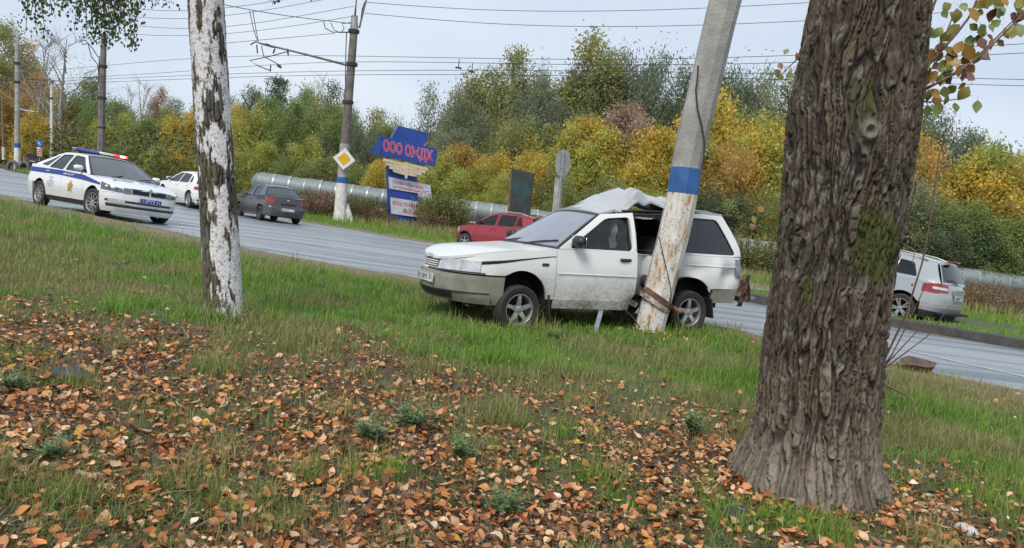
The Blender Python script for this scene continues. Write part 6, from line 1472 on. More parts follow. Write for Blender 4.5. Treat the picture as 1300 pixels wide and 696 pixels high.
# ------------------------------------------------------------------ poles, signs, wires, pipe
M_CONC = mat('old_concrete', (.40, .385, .36), (.25, .235, .215), scale=3, rough=.85, bump=.5, bscale=30)
M_CONCD = mat('dark_concrete', (.20, .175, .15), (.11, .095, .085), scale=2.5, rough=.85, bump=.4)
M_WPOLE = mat('pole_whitewash', (.70, .69, .66), (.50, .48, .45), scale=4, rough=.75, bump=.3)
M_BAND = mat('blue_band_paint', (.025, .12, .33), (.02, .08, .24), scale=6, rough=.5, bump=.2)
M_STEELG = mat('galvanised_steel', (.38, .39, .40), (.25, .255, .26), scale=7, rough=.45, metal=.5)
M_WIRE = mat('wire_black', (.03, .03, .032), rough=.6)
def pole_mat():
    """whitewashed concrete with rust runs and flaked spots"""
    mt, t, p = new_mat('rust_streaked_whitewash'); N = t.nodes.new; L = t.links.new; co = N('ShaderNodeTexCoord')
    mm = N('ShaderNodeMapping'); mm.inputs['Scale'].default_value = (5, 5, 1.6); L(co.outputs['Object'], mm.inputs['Vector'])
    n = N('ShaderNodeTexNoise'); n.inputs['Scale'].default_value = 2.2; n.inputs['Detail'].default_value = 8; n.inputs['Roughness'].default_value = .68; L(mm.outputs[0], n.inputs['Vector'])
    r = N('ShaderNodeValToRGB'); e = r.color_ramp.elements; e[0].position = .30; e[0].color = (.20, .09, .035, 1); e[1].position = .58; e[1].color = (.66, .64, .60, 1)
    x = e.new(.40); x.color = (.40, .25, .13, 1); x = e.new(.46); x.color = (.56, .50, .43, 1); L(n.outputs['Fac'], r.inputs['Fac'])
    v = N('ShaderNodeTexVoronoi'); v.inputs['Scale'].default_value = 26; L(co.outputs['Object'], v.inputs['Vector'])
    n3 = N('ShaderNodeTexNoise'); n3.inputs['Scale'].default_value = 5; L(co.outputs['Object'], n3.inputs['Vector'])
    lt_ = N('ShaderNodeMath'); lt_.operation = 'LESS_THAN'; L(v.outputs['Distance'], lt_.inputs[0]); lt_.inputs[1].default_value = .22
    g2 = N('ShaderNodeMath'); g2.operation = 'GREATER_THAN'; L(n3.outputs['Fac'], g2.inputs[0]); g2.inputs[1].default_value = .47
    mu = N('ShaderNodeMath'); mu.operation = 'MULTIPLY'; L(lt_.outputs[0], mu.inputs[0]); L(g2.outputs[0], mu.inputs[1])
    mx = N('ShaderNodeMix'); mx.data_type = 'RGBA'; mx.inputs[7].default_value = (.17, .10, .06, 1); L(mu.outputs[0], mx.inputs['Factor']); L(r.outputs['Color'], mx.inputs[6]); L(mx.outputs[2], p.inputs['Base Color'])
    p.inputs['Roughness'].default_value = .8; b = N('ShaderNodeBump'); b.inputs['Strength'].default_value = .5; b.inputs['Distance'].default_value = .01; L(n.outputs['Fac'], b.inputs['Height']); L(b.outputs[0], p.inputs['Normal'])
    return mt
def prism_tube(mb, P, W, n=8, rot=0., sq=1.0):
    """faceted post through points P with half widths W (x,y)"""
    V = []
    for p, w in zip(P, W):
        for j in range(n):
            a = 2*pi*(j+.5)/n+rot; ca, sa = cos(a), sin(a); k = 1./max(abs(ca), abs(sa))**sq if sq < 1 else 1
            V.append((p[0]+w[0]*ca, p[1]+w[1]*sa, p[2]))
    F = [(i*n+j, i*n+(j+1) % n, (i+1)*n+(j+1) % n, (i+1)*n+j) for i in range(len(P)-1) for j in range(n)]
    F += [list(range(n))[::-1], [(len(P)-1)*n+j for j in range(n)]]
    return mb.add(V, F)
# ---- the leaning concrete pole the wagon hit
LY = 9.52; LB = atY(825, 417, LY)
pole = thing('leaning_pole', 'leaning concrete pole with rust stains and blue band, in the side of the wreck', 'pole', tuple(LB))
def pl(px, py): return atY(px, py, LY)-LB
pc_ = [(824, 428), (826, 410), (832, 386), (843, 345), (856, 295), (866.5, 246), (871, 214), (880, 170), (897, 100), (911, 40), (921, 0), (938, -70), (970, -200)]
pw_ = [37, 37, 37.5, 38, 38.5, 37.5, 37, 37.5, 38, 38, 38.5, 39, 40]
PP_ = [pl(*q) for q in pc_]; WW_ = [(w/2*LY/FPX*1.04*.985,)*2 for w in pw_]
def seg(a, b_, name, mt, grow=0., n=10):
    mb = MB(); prism_tube(mb, PP_[a:b_], [(w[0]+grow, w[1]+grow) for w in WW_[a:b_]], n); return mb.build(name, mt, pole, ang=30)
seg(0, 6, 'whitewashed_foot', pole_mat()); seg(5, 7, 'blue_band', M_BAND, .003); seg(6, 13, 'concrete_shaft', M_CONC)
c0 = pl(831, 384); nrm_ = (PP_[3]-PP_[1]); nrm_ /= np.linalg.norm(nrm_); M_RUST = mat('rusty_band', (.22, .11, .06), (.07, .04, .03), scale=12, rough=.8, bump=.6); M_RUSTP = mat('flaked_band', (.52, .46, .40), (.16, .09, .06), scale=16, rough=.8, bump=.6)
ax_ = np.cross(nrm_, [0, 1, 0]); tilt_ = nrm_*.93+ax_*-.36; tilt_ /= np.linalg.norm(tilt_); e1 = np.cross(tilt_, [0, 1, 0]); e1 /= np.linalg.norm(e1); e2 = np.cross(tilt_, e1)
for k, (h0, mt_) in enumerate(((.075, M_RUST), (.0, M_RUSTP))):
    mb = MB(); G = []
    for a in np.linspace(0, 2*pi, 25): d = e1*cos(a)+e2*sin(a); r0 = WW_[2][0]*1.06; G.append([c0+tilt_*(h0-.03)+d*r0, c0+tilt_*(h0-.03)+d*(r0+.018), c0+tilt_*(h0+.03)+d*(r0+.018), c0+tilt_*(h0+.03)+d*r0])
    mb.grid(G); mb.build('steel_band', mt_, pole)
mb = MB(); mb.tube([pl(849, 387)+np.array([0, -.02, 0]), pl(862, 395)+np.array([0, -.05, 0]), pl(867, 398)+np.array([0, .1, 0])], .028, 6); mb.build('band_bracket', M_RUST, pole)
cbp = [(881, 88), (880, 105), (878, 118), (880, 140), (886, 165), (889, 185), (888, 203), (885, 216)]
MB().tube([pl(*q)+np.array([-.0, -(WW_[5][0]+.03)*1.0, 0]) for q in cbp], .011, 6).build('dangling_cable', M_WIRE, pole)
MB().tube([pl(833, 300)+np.array([0, -.19, 0]), pl(840, 330)+np.array([0, -.19, 0]), pl(847, 360)+np.array([0, -.19, 0]), pl(849, 372)+np.array([0, -.16, 0]), pl(848, 398)+np.array([0, -.05, 0])], .006, 5).build('loose_wire', M_WIRE, pole)

# ---- the trolley-wire pole with its bracket, beyond the road
TB = gpt(432, 283); TYp = TB[1]
tp = thing('trolley_pole', 'tall pole with white and blue foot and a trolley wire bracket at its top', 'pole', tuple(TB))
def tpt(px, py, dy=0.): return atY(px, py, TYp+dy)-TB
S = TYp/FPX
def tube_px(pts, wpx, name, mt, n=10, dy=0., parent=None):
    P = [tpt(x, y, dy) for x, y in pts]; w = np.broadcast_to(wpx, (len(pts),)); mb = MB(); mb.tube(P, np.array(w)*S/2, n); return mb.build(name, mt, parent or tp, ang=40)
tube_px([(431.3, 285), (432.3, 260)], [18, 15], 'pole_base', M_WPOLE, 8)
mb = MB(); P0 = tpt(438, 284); mb.prism([P0, P0+np.array([.45, 0, 0]), P0+np.array([.02, 0, 1.0])], (0, .3, 0)); mb.build('base_fin', M_WPOLE, tp, smooth=False)
tube_px([(432.2, 261), (434.5, 232)], [15, 13.5], 'white_shaft', M_WPOLE); tube_px([(434.4, 232.5), (434.9, 225)], [14.2, 14.2], 'blue_band', M_BAND)
tube_px([(434.8, 226), (438, 183)], [13, 12.5], 'grey_shaft', M_CONC); tube_px([(437.8, 185), (449.5, 38)], [11.5, 9.5], 'upper_shaft', M_CONCD)
for x, y in ((441.6, 130), (446.9, 82), (449.2, 40)): tube_px([(x-.1, y+2), (x+.1, y-2)], [14, 14], 'pole_collar', M_BLACK)
tube_px([(449.3, 40), (450.2, 20)], [10, 8], 'insulator_head', M_STEELG); tube_px([(450.3, 22), (452, 5), (454, -25)], [3, 1.6, 1.2], 'top_pin', M_WIRE, 5)
tube_px([(456, 36), (461, 16), (467, -8)], [2.2, 2.2, 2], 'side_bracket', M_CONCD, 6); tube_px([(453, 33), (457, 35), (460, 12), (463, 3)], 1.6, 'side_bracket', M_WIRE, 6)
arm = tube_px([(443, 83.5), (428, 79.5), (395, 71), (365, 63.5), (330, 55)], [3.2, 3., 2.6, 2.4, 2.2], 'bracket_arm', M_CONCD, 8)
for pts, w in (([(318, 57), (325, 53), (332, 56), (346, 60), (360, 62)], 1.8), ([(367, 65), (345, 71), (317, 77), (328, 84), (344, 90)], 1.3), ([(332, 58), (335, 72), (350, 80), (357, 84)], 1.2), ([(344, 82), (343, 91)], 1.6), ([(326, 57), (327, 68)], 1.8), ([(317, 14), (322, 38), (327, 52)], 1.0), ([(321, 14), (325, 38), (328, 52)], 1.0),
               ([(411, 28), (413, 36), (422, 41), (434, 41), (437, 36), (434, 30), (446, 29)], 1.2), ([(420, 29), (424, 38), (432, 42)], 1.), ([(440, 41), (439, 70), (438.5, 110), (436.5, 128)], 1.3), ([(349, 62), (347, 68)], 2.2), ([(365, 62), (366, 70)], 2.2), ([(352, 83), (357, 86)], 3.), ([(337, 56), (343, 58)], 2.6)):
    tube_px(pts, w, 'bracket_fitting', M_WIRE, 5)
ins = tube_px([(446, 41), (432, 41)], 1.6, 'cross_arm', M_WIRE, 5)
# yellow diamond on it
DX = atY(437, 202, TYp-.35); dsg = thing('priority_sign', 'white and yellow diamond road sign fixed to the trolley pole', 'road sign', tuple(DX))
yw = .35; cs_, sn_ = cos(yw), sin(yw)
def dia(r, y0, y1, name, mt):
    mb = MB(); P = [(r*cos(a)*cs_, r*cos(a)*sn_+y0, r*sin(a)) for a in (0, pi/2, pi, 3*pi/2)]; mb.prism(P, (0, y1-y0, 0)); return mb.build(name, mt, dsg, smooth=False)
dia(.545, .0, .02, 'sign_plate', mat('sign_white', (.78, .78, .76), (.70, .70, .68), scale=4, rough=.35)); dia(.52+.0, -.004, 0, 'white_face', MC['sign_white']); dia(.335, -.010, -.005, 'yellow_face', mat('sign_yellow', (.78, .42, .012), (.70, .36, .01), scale=4, rough=.35)); 
mb = MB(); mb.box((0, .12, .12), (.08, .2, .04)); mb.box((0, .12, -.12), (.08, .2, .04)); mb.build('sign_clamp', M_STEELG, dsg)

# ---- poles at the left
def lpole(name, label, pts, wpx, Y, bits):
    B = atY(*pts[0], Y); o = thing(name, label, 'pole', tuple(B)); s_ = Y/FPX
    for nm, sg_, w, mt_ in bits:
        mb = MB(); mb.tube([atY(x, y, Y)-B for x, y in sg_], np.broadcast_to(np.array(w, float)*s_/2, (len(sg_),)), 8); mb.build(nm, mt_, o, ang=40)
    return o
lpole('street_pole', 'grey concrete pole with white and blue foot beside the road at the far left', [(22, 217)], 8, 62, [('white_foot', [(22, 218), (22, 186)], (7.5, 7), M_WPOLE), ('blue_band', [(22, 187.5), (22, 182)], (7.4, 7.4), M_BAND), ('shaft', [(22, 183), (22, 55)], (6.4, 5.2), M_CONC), ('clamp', [(22, 82), (22, 79)], 7.5, M_BLACK), ('clamp', [(22, 106), (22, 103)], 7.5, M_BLACK), ('bracket_pipe', [(22, 138), (36, 141), (44, 142)], 1.4, M_STEELG), ('lamp_arm', [(22, 56), (21, 46), (14, 33), (4, 27), (-10, 25)], 1.6, M_STEELG)])
lpole('lamp_pole', 'thin pale pole between the two grey concrete poles at the left', [(65.5, 205)], 4, 85, [('shaft', [(65.5, 207), (65.5, 106)], (4, 3.4), M_WPOLE), ('clamp', [(65.5, 126), (65.5, 124)], 5, M_BLACK), ('cross_arm', [(34, 100), (56, 102), (74, 103)], 1.2, M_WIRE), ('top_cap', [(63, 108), (65.5, 103)], 5, M_STEELG)])
lpole('trolley_pole', 'dark concrete wire pole rising behind the patrol car roof', [(128, 204)], 10, 52, [('shaft', [(128, 206), (129.5, 130), (132, 43)], (9.5, 8.6, 6.6), M_CONCD), ('clamp', [(131, 86), (131.1, 83)], 10, M_BLACK), ('clamp', [(129.8, 126), (129.8, 123)], 10, M_BLACK), ('clamp', [(129, 163), (129, 161)], 10, M_BLACK), ('bracket', [(131, 73), (124, 72), (118, 62), (112, 55), (105, 57), (103, 52), (108, 51), (112, 56), (116, 72), (124, 82), (126, 100), (123, 108)], 1.2, M_WIRE), ('bracket', [(131, 98), (115, 99), (105, 99)], 1.3, M_WIRE), ('bracket', [(131, 47), (122, 51), (118, 54)], 1.3, M_WIRE), ('conduit', [(126, 72), (125.5, 105)], 1.3, M_WIRE)])
lpole('fence_post', 'short white post by the far verge at the left edge', [(4.5, 202)], 3, 78, [('shaft', [(4.5, 203), (4.2, 187)], 3.4, M_WPOLE), ('upper_shaft', [(4.2, 188), (2.5, 120)], 2.4, M_CONCD)])
# round tyres stuck in the verge round the left pole
for px, py, lab in ((16, 214, 'grey half round block left of the white pole foot at the far left'), (31, 215, 'grey half round block right of the white pole foot at the far left')):
    P = atY(px, py, 61); mb = MB(); G = []
    for a in np.linspace(-.2, pi+.2, 16): G.append([(.36*cos(a)*(1+.35*cos(b_)), .16*sin(b_), .55*sin(a)*(1+.28*cos(b_))) for b_ in np.linspace(0, 2*pi, 11)])
    mb.grid(G); o = mb.build('verge_block', mat('weathered_block', (.16, .145, .13), (.09, .08, .07), scale=5, rough=.9), None); o.location = P; tag(o, lab, 'block', 'blocks round the left pole')
# no-parking style disc with red and white plate
Y_ = 70; B = atY(50, 206, Y_); sg = thing('obstacle_sign', 'round blue road sign above a red and white striped plate at the left', 'road sign', tuple(B)); s_ = Y_/FPX
def q(px, py, dy=0.): return atY(px, py, Y_+dy)-B
MB().tube([q(50.5, 207), q(50, 180)], .05, 6).build('sign_post', M_STEELG, sg)
mb = MB(); c = q(50, 182, -.1); mb.add([c+np.array([4*s_*cos(a), 0, 4*s_*sin(a)]) for a in np.linspace(0, 2*pi, 20)[:-1]], [list(range(19))]); mb.build('blue_disc', mat('sign_blue', (.03, .13, .50), (.03, .11, .42), scale=4, rough=.35), sg)
mb = MB(); d1 = np.array([.7, 0, -.7])*4*s_*.62; w1 = np.array([.7, 0, .7])*.5*s_; mb.add([c-d1-w1+np.array([0, -.02, 0]), c+d1-w1+np.array([0, -.02, 0]), c+d1+w1+np.array([0, -.02, 0]), c-d1+w1+np.array([0, -.02, 0])], [(0, 1, 2, 3)]); mb.build('arrow', MC['sign_white'], sg)
M_SRED = mat('sign_red', (.55, .03, .03), (.45, .02, .02), scale=4, rough=.4)
mb = MB(); mb.prism([q(47, 187, -.08), q(53, 187.5, -.08), q(53.4, 199, -.08), q(47.4, 198, -.08)], (0, .03, 0)); mb.build('white_plate', MC['sign_white'], sg, smooth=False)
for k in range(4):
    y0 = 188.2+2.9*k; mb = MB(); mb.poly([q(47.2, y0+1.6, -.11), q(53, y0-.9, -.11), q(53.1, y0+.7, -.11), q(47.3, y0+2.9 if k < 3 else y0+1.7, -.11)]); mb.build('red_stripe', M_SRED, sg, smooth=False)

# ---- the blue company board
BBp = atY(514, 291, 41.5); ddir = np.array([.87, .49, 0]); dn = np.array([.49, -.87, 0])   # along the face, towards the road
board = thing('company_board', 'tall blue advertising board with red lettering and a winged emblem on the far verge', 'sign', tuple(BBp))
def onb(px, py, off=0.):
    d = ray(px, py); t_ = (BBp+dn*off-cC).dot(dn)/d.dot(dn); return cC+d*t_-BBp
M_BBLUE = mat('board_blue', (.025, .075, .36), (.02, .055, .28), scale=3, rough=.4); M_BWHITE = mat('board_white', (.66, .68, .72), (.54, .56, .62), scale=3, rough=.5); M_BRED = mat('board_red', (.62, .06, .13), (.55, .045, .10), scale=5, rough=.5); M_PINK = mat('letter_edge', (.80, .62, .66), rough=.5); M_GILT = mat('emblem_cream', (.74, .62, .46), (.62, .48, .32), scale=6, rough=.6)
def slab(name, pts, mt_, off=0., th=.25, parent=None):
    mb = MB(); mb.prism([onb(x, y, off) for x, y in pts], -dn*th); return mb.build(name, mt_, parent or board, smooth=False)
slab('column', [(492.2, 205), (529, 221), (533, 290), (495.8, 290)], M_BBLUE, 0, .35)
slab('name_panel', [(483.7, 172.6), (554.9, 188.8), (552.8, 211.5), (482.6, 197.5)], M_BBLUE, .25, .35)
slab('top_block', [(506.4, 159.7), (545.2, 169.4), (537.5, 186), (496.7, 176)], M_BBLUE, .10, .3)
mb = MB(); a, c, d = onb(483.5, 172.6, .25), onb(482.5, 197.5, .25), onb(468.6, 194.2, -.6); mb.prism([a, c, d], np.array([.0, .12, 0])); mb.build('side_panel', M_BBLUE, board, smooth=False)
slab('address_panel', [(493.4, 224.4), (546.3, 235.2), (548.4, 253.5), (531, 249.5), (531, 245.5), (494.5, 239.5)], M_BWHITE, .06, .05)
slab('phone_panel', [(495.6, 250.5), (531.2, 256.2), (532.4, 276.3), (496.8, 271.5)], M_BWHITE, .06, .05)
def quad_text(txt, TL, TR, BL, mt_, off, name, bold=.01, parent=None):
    V, F = text_mesh(txt, 1., 1., bold); out = []
    for u, v in V:
        px = BL[0]+(TR[0]-TL[0])*u+(TL[0]-BL[0])*v; py = BL[1]+(TR[1]-TL[1])*u+(TL[1]-BL[1])*v; out.append(onb(px, py, off))
    return MB().add(out, F).build(name, mt_, parent or board, smooth=False)
quad_text('ООО ОЖДХ', (486.3, 176.6), (550.2, 191.2), (486.0, 194.2), M_PINK, .256, 'letter_outline', .05); quad_text('ООО ОЖДХ', (486.5, 177.0), (550.0, 191.4), (486.2, 193.8), M_BRED, .262, 'name_lettering', .03)  # pale pink outline round the red letters
quad_text('г.Новочебоксарск', (498.5, 228.3), (537.5, 236.2), (498.7, 233.8), M_BRED, .068, 'address_lettering', .015); quad_text('ул.Промышленная, 75"Г"', (498.7, 234.8), (544.5, 243.4), (498.9, 238.8), M_BRED, .068, 'address_lettering', .012)
quad_text('(8352) 73-62-56', (498.2, 254.6), (529.7, 259.8), (498.4, 260.8), M_BRED, .068, 'phone_lettering', .015); quad_text('48-35-38', (511.5, 264.2), (529.2, 267.2), (511.7, 270.4), M_BRED, .068, 'phone_lettering', .015)
emb = MB()
for sgn, tips in ((-1, [(486.5, 200.8), (489.5, 206.0), (494, 210.5), (499, 214.6)]), (1, [(543.5, 213.2), (540, 216.8), (535, 219.4), (528.5, 221.0)])):
    for k, (tx_, ty_) in enumerate(tips):
        r0 = (515.5+sgn*2, 207.2+3.9*k); n = 7-k
        for j in range(n):
            a0, a1 = j/n, (j+.95)/n; A = (r0[0]+(tx_-r0[0])*a0, r0[1]+(ty_-r0[1])*a0); Bq = (r0[0]+(tx_-r0[0])*a1, r0[1]+(ty_-r0[1])*a1); hh = 3.7
            emb.prism([onb(A[0], A[1], .10+.25), onb(Bq[0], Bq[1], .35), onb(Bq[0]+.2, Bq[1]+hh, .35), onb(A[0]+.2, A[1]+hh, .35)], -dn*.06)
emb.prism([onb(513.2, 206, .38), onb(518.6, 207, .38), onb(518, 221, .38), onb(516.8, 227.3, .38), onb(515, 227, .38), onb(513.8, 220, .38)], -dn*.1)
eo = emb.build('winged_emblem', M_GILT, board, smooth=False); eo['kind'] = 'stuff'

# ---- back of the small green board, and the round sign's back with its post
Y_ = 38; B = atY(648, 290, Y_); gb = thing('rusty_board', 'dark green rusty metal board standing behind the red hatchback', 'sign', tuple(B))
def q(px, py, dy=0.): return atY(px, py, Y_+dy)-B
mb = MB(); mb.prism([q(649.5, 213.5), q(678.8, 220.3, .6), q(673, 275, .6), q(646, 268)], (.0, .06, 0)); mb.build('board_sheet', mat('green_rust', (.035, .085, .095), (.05, .045, .04), scale=1.6, rough=.6, bump=.3, lo=.42, hi=.6), gb, smooth=False)
mb = MB(); mb.prism([q(648.2, 213), q(650, 213.4), q(646.5, 270), q(643.6, 269.5)], (0, .3, 0)); mb.build('board_frame', mat('rust_frame', (.22, .12, .075), (.12, .07, .05), scale=6, rough=.8), gb, smooth=False)
mb = MB(); mb.prism([q(648.4, 213.2, -.02), q(679, 220.2, .58), q(678.8, 221.4, .58), q(648.2, 214.8, -.02)], (0, .12, 0)); mb.build('board_edge', MC['rust_frame'], gb, smooth=False)
MB().tube([q(646, 268, .1), q(643.5, 297, .1)], .07, 8).tube([q(673, 273, .7), q(671, 300, .7)], .07, 8).build('board_legs', M_CONCD, gb)
Y_ = 27.; B = atY(703, 282, Y_); rs = thing('round_sign', 'back of a round road sign on a grey post beyond the wrecked bonnet', 'road sign', tuple(B))
mb = MB(); mb.tube([q(704.5, 290, .12), q(710, 226, .12)], [.155, .15], 4); mb.build('concrete_stub', M_CONC, rs, smooth=False)
MB().tube([q(706.5, 290, -.08), q(715.5, 190, -.08)], .042, 8).build('sign_post', M_STEELG, rs)
c = q(714.5, 208, .0); mb = MB(); yw = 1.0; R_ = [c+np.array([.275*cos(a)*1.0, .275*cos(a)*.9, .50*sin(a)+.10*cos(a)*-.2]) for a in np.linspace(0, 2*pi, 30)[:-1]]; mb.prism(R_, (.01, .025, 0)); mb.build('sign_disc', mat('sign_back', (.42, .42, .40), (.32, .32, .31), scale=3, rough=.5, metal=.2), rs, smooth=False)
mb = MB(); 
for y in (193, 212, 222): mb.box(q(712.8+(210-y)*.09, y, -.06), (.26, .05, .05), bev=.01)
mb.build('sign_clamp', M_STEELG, rs)

# ---- overhead wires
def wire(label, pts, Ys, r=.013, sag=0., name='overhead_wire', kinks=()):
    P = np.array([atY(x, y, Y) for (x, y), Y in zip(pts, Ys)]); n = 40; t = np.concatenate([[0], np.cumsum(np.linalg.norm(np.diff(P, axis=0), axis=1))]); tt = np.linspace(0, t[-1], n)
    Q = np.stack([np.interp(tt, t, P[:, k]) for k in range(3)], 1)
    if len(P) > 2:  # smooth the joints
        for _ in range(25): Q[1:-1] = .25*Q[:-2]+.5*Q[1:-1]+.25*Q[2:]
    mb = MB().tube(Q, r, 4, cap=False); o = mb.build(name, M_WIRE, None, recalc=False); tag(o, label, 'wire', 'overhead wires')
    for (x, y, Y, h_) in kinks:
        P = atY(x, y, Y); MB().tube([P+np.array([0, 0, .05]), P+np.array([0, 0, -h_])], .02, 5).box(P+np.array([0, 0, -h_]), (.28, .1, .07), bev=.02).build('wire_clamp', M_WIRE, o)
D = 36.
wire('topmost wire crossing the sky to the right of the trolley pole', [(465, 3), (580, 12.5), (700, 15.5), (850, 13), (1025, 4), (1200, -8)], [D]*6)
wire('second wire from the top right of the trolley pole', [(463, 17), (580, 28.5), (700, 34.5), (850, 34), (1025, 27), (1200, 16)], [D]*6)
wire('upper of the two wires passing just above the willows', [(-20, 96), (135, 84), (241, 72), (438, 68), (605, 77), (800, 78), (980, 76), (1180, 64), (1330, 54)], [60, 52, 46, 36, 34, 33, 32, 30, 28], .012, kinks=((583, 77, 34.2, .32),))
wire('lower of the two wires passing just above the willows', [(-20, 105), (135, 97), (260, 90), (438, 71), (605, 82), (800, 86), (980, 84), (1180, 75), (1330, 66)], [60, 52, 45, 36, 34.4, 33, 32, 30, 28], .012, kinks=((600, 82, 34.4, .32),))
wire('third wire of the trolley line, across the willow tops', [(-20, 108), (135, 100), (440, 88), (700, 89), (940, 92), (1165, 97), (1330, 102)], [58, 50, 36, 34, 33, 32, 31], .012)
wire('lowest wire of the trolley line, across the willow tops', [(-20, 112), (135, 104), (440, 93), (700, 95), (940, 99), (1165, 105), (1330, 110)], [58, 50, 36, 34, 33, 32, 31], .012)
wire('stay wire from the trolley pole top, leaving the picture behind the birch', [(445, 30), (360, 20), (286, 7), (230, -8)], [36, 35, 33, 31], .016)
for k, (a, c, d, e_, f_) in enumerate((((430, -4), (330, 15), (250, 25), (178, 23), (128, 15)), ((449, 8), (330, 30), (250, 38), (178, 34), (128, 26)), ((452, 20), (360, 36), (270, 45), (200, 46), (131, 40)), ((371, -2), (299, 10), (220, 15), (178, 12), (128, 4)))):
    wire(['upper middle', 'lower middle', 'lowest', 'uppermost'][k]+' feeder wire sagging across the top left sky', [a, c, d, e_, f_], [36, 39, 42, 46, 52], .012)
wire('wire from the bracket arm down to the left pole', [(425, 42.5), (330, 51), (262, 57)], [36, 37, 38], .012)

# ---- the big insulated pipe
PY = 45.; pa, pb = atY(330, 232, PY), atY(1330, 368, PY+1.); RP_ = .62
pipe = thing('heating_pipe', 'long thick grey insulated pipe running behind the verge in front of the wood', 'pipe', tuple(pa))
dv = pb-pa; Lp = np.linalg.norm(dv); dv /= Lp; e1 = np.cross(dv, [0, 0, 1]); e1 /= np.linalg.norm(e1); e2 = np.cross(e1, dv)
M_CLAD = mat('cladding_grey', (.22, .25, .25), (.15, .175, .175), scale=2.2, rough=.55, metal=.1, rough2=.7, bump=.25, bscale=4); M_SEAM = mat('cladding_seam', (.34, .37, .37), (.36, .38, .39), scale=4, rough=.4, metal=.3)
npan = 52; sw = Lp/npan; G = []
for u in np.linspace(0, sw+.04, 3): G.append([dv*u+(e1*cos(a)+e2*sin(a))*(RP_+(.012 if u > sw-.1 else 0)) for a in np.linspace(0, 2*pi, 25)])
pm = MB().grid(G).mesh('cladding_sheet', M_CLAD)
smh = MB(); smh.grid([[dv*u+(e1*cos(a)+e2*sin(a))*(RP_+.022) for a in np.linspace(0, 2*pi, 25)] for u in (sw-.05, sw+.05)]); sm_ = smh.mesh('seam_strip', M_SEAM)
r_ = random.Random(3)
for k in range(npan):
    o = link('cladding_sheet', pm, pipe); o.location = dv*sw*k+np.array([0, r_.uniform(-.02, .02), r_.uniform(-.02, .02)])
    if k % 1 == 0:
        o2 = link('seam_strip', sm_, o)
cap = MB(); cap.lathe([(0, -.45), (.3, -.42), (.52, -.25), (.62, 0.)], 24); V = cap.V[0]; cap.V[0] = np.stack([V[:, 0:1]*e1+V[:, 1:2]*e2+V[:, 2:3]*dv], 0)[0]; cap.build('pipe_elbow', M_CLAD, pipe)
for k in range(9):
    u = 1.5+k*(Lp-2)/8; c = dv*u; mb = MB(); mb.box(c+np.array([0, 0, -.62-.35]), (.5, .5, 1.0)); mb.box(c+np.array([0, 0, -.62]), (.7, 1.3, .12)); mb.build('pipe_support', M_CONC, pipe, smooth=False)

# ------------------------------------------------------------------ dry weeds and bushes of the verge
def weed_clump(seed, h, w, nst, dry):
    g = np.random.default_rng(seed); Vs = []; cs = []
    for k in range(nst):
        a = g.uniform(0, 2*pi); r0 = w*.3*g.uniform(0, 1); l = h*g.uniform(.55, 1.05); tip = np.array([cos(a)*(r0+w*.35*g.uniform(.2, 1)), sin(a)*(r0+w*.35*g.uniform(.2, 1)), l]); b0 = np.array([cos(a)*r0, sin(a)*r0, 0.])
        pe = np.array([-sin(a), cos(a), 0])*.012; c = np.array([.20, .135, .085])*g.uniform(.6, 1.3) if dry else np.array([.13, .12, .05])*g.uniform(.7, 1.2)
        Vs.append([b0-pe, b0+pe, tip+pe*.4, tip-pe*.4]); cs += [c]*4
        for q_ in range(26):
            t = g.uniform(.25, 1.02)**.8; p = b0*(1-t)+tip*t+g.normal(0, .035*h, 3); d = g.normal(0, 1, 3); d[2] = abs(d[2])*.6; d /= np.linalg.norm(d); L = h*g.uniform(.03, .075); n = np.cross(d, g.normal(0, 1, 3)); n /= np.linalg.norm(n)
            Vs.append([p, p+d*L*.5+n*L*.25, p+d*L, p+d*L*.5-n*L*.25])
            cc = (np.array([.30, .215, .125]) if g.uniform() < .55 else np.array([.20, .125, .085])) if dry else (np.array([.25, .27, .075]) if g.uniform() < .6 else np.array([.13, .17, .05]))
            cs += [cc*g.uniform(.6, 1.3)]*4
    V = np.array(Vs).reshape(-1, 3); V[:, 2] = np.maximum(V[:, 2], 0)
    return npmesh('stems', V, np.arange(len(V)).reshape(-1, 4), MC.setdefault('weedclump', attr_mat('weed_clump', rough=.8, trans=.25)), cols=np.array(cs))
wcl = {(d_, i): weed_clump(40+i+10*d_, 1., 1.3, 60, d_) for d_ in (0, 1) for i in range(3)}
wl = []
def wplant(px, py, Y, h, k, w=1.2):
    P = atY(px, py, Y); d_, i = k; o = link('weed_bush', wcl[k]); o.location = (P[0], Y, max(0., float(gh(P[0], Y)))-.03); o.scale = (h*w, h*w, h); o.rotation_euler = (0, 0, px*.37); wl.append((o, px, d_))
r_ = random.Random(12)
for i, px in enumerate(np.linspace(388, 580, 34)):
    wplant(px+r_.uniform(-4, 4), 270, r_.uniform(39.5, 44), r_.uniform(.8, 1.6)*(.42 if 484 < px < 540 else 1), (0 if r_.random() < .35 else 1, r_.randrange(3)))
for px in (541, 548, 552, 560, 568, 577): wplant(px, 270, 41.5+r_.uniform(-1, 1.5), r_.uniform(1.5, 2.5), (0, r_.randrange(3)), .9)
for px in (100, 150, 190, 215, 232): wplant(px, 230, 62+r_.uniform(-3, 6), r_.uniform(1.4, 2.2), (1 if r_.random() < .5 else 0, r_.randrange(3)), 1.4)
for px in (942, 950, 958, 966): wplant(px, 340, 30+r_.uniform(-3, 6), r_.uniform(1.2, 2.0), (r_.randrange(2), r_.randrange(3)), 1.2)
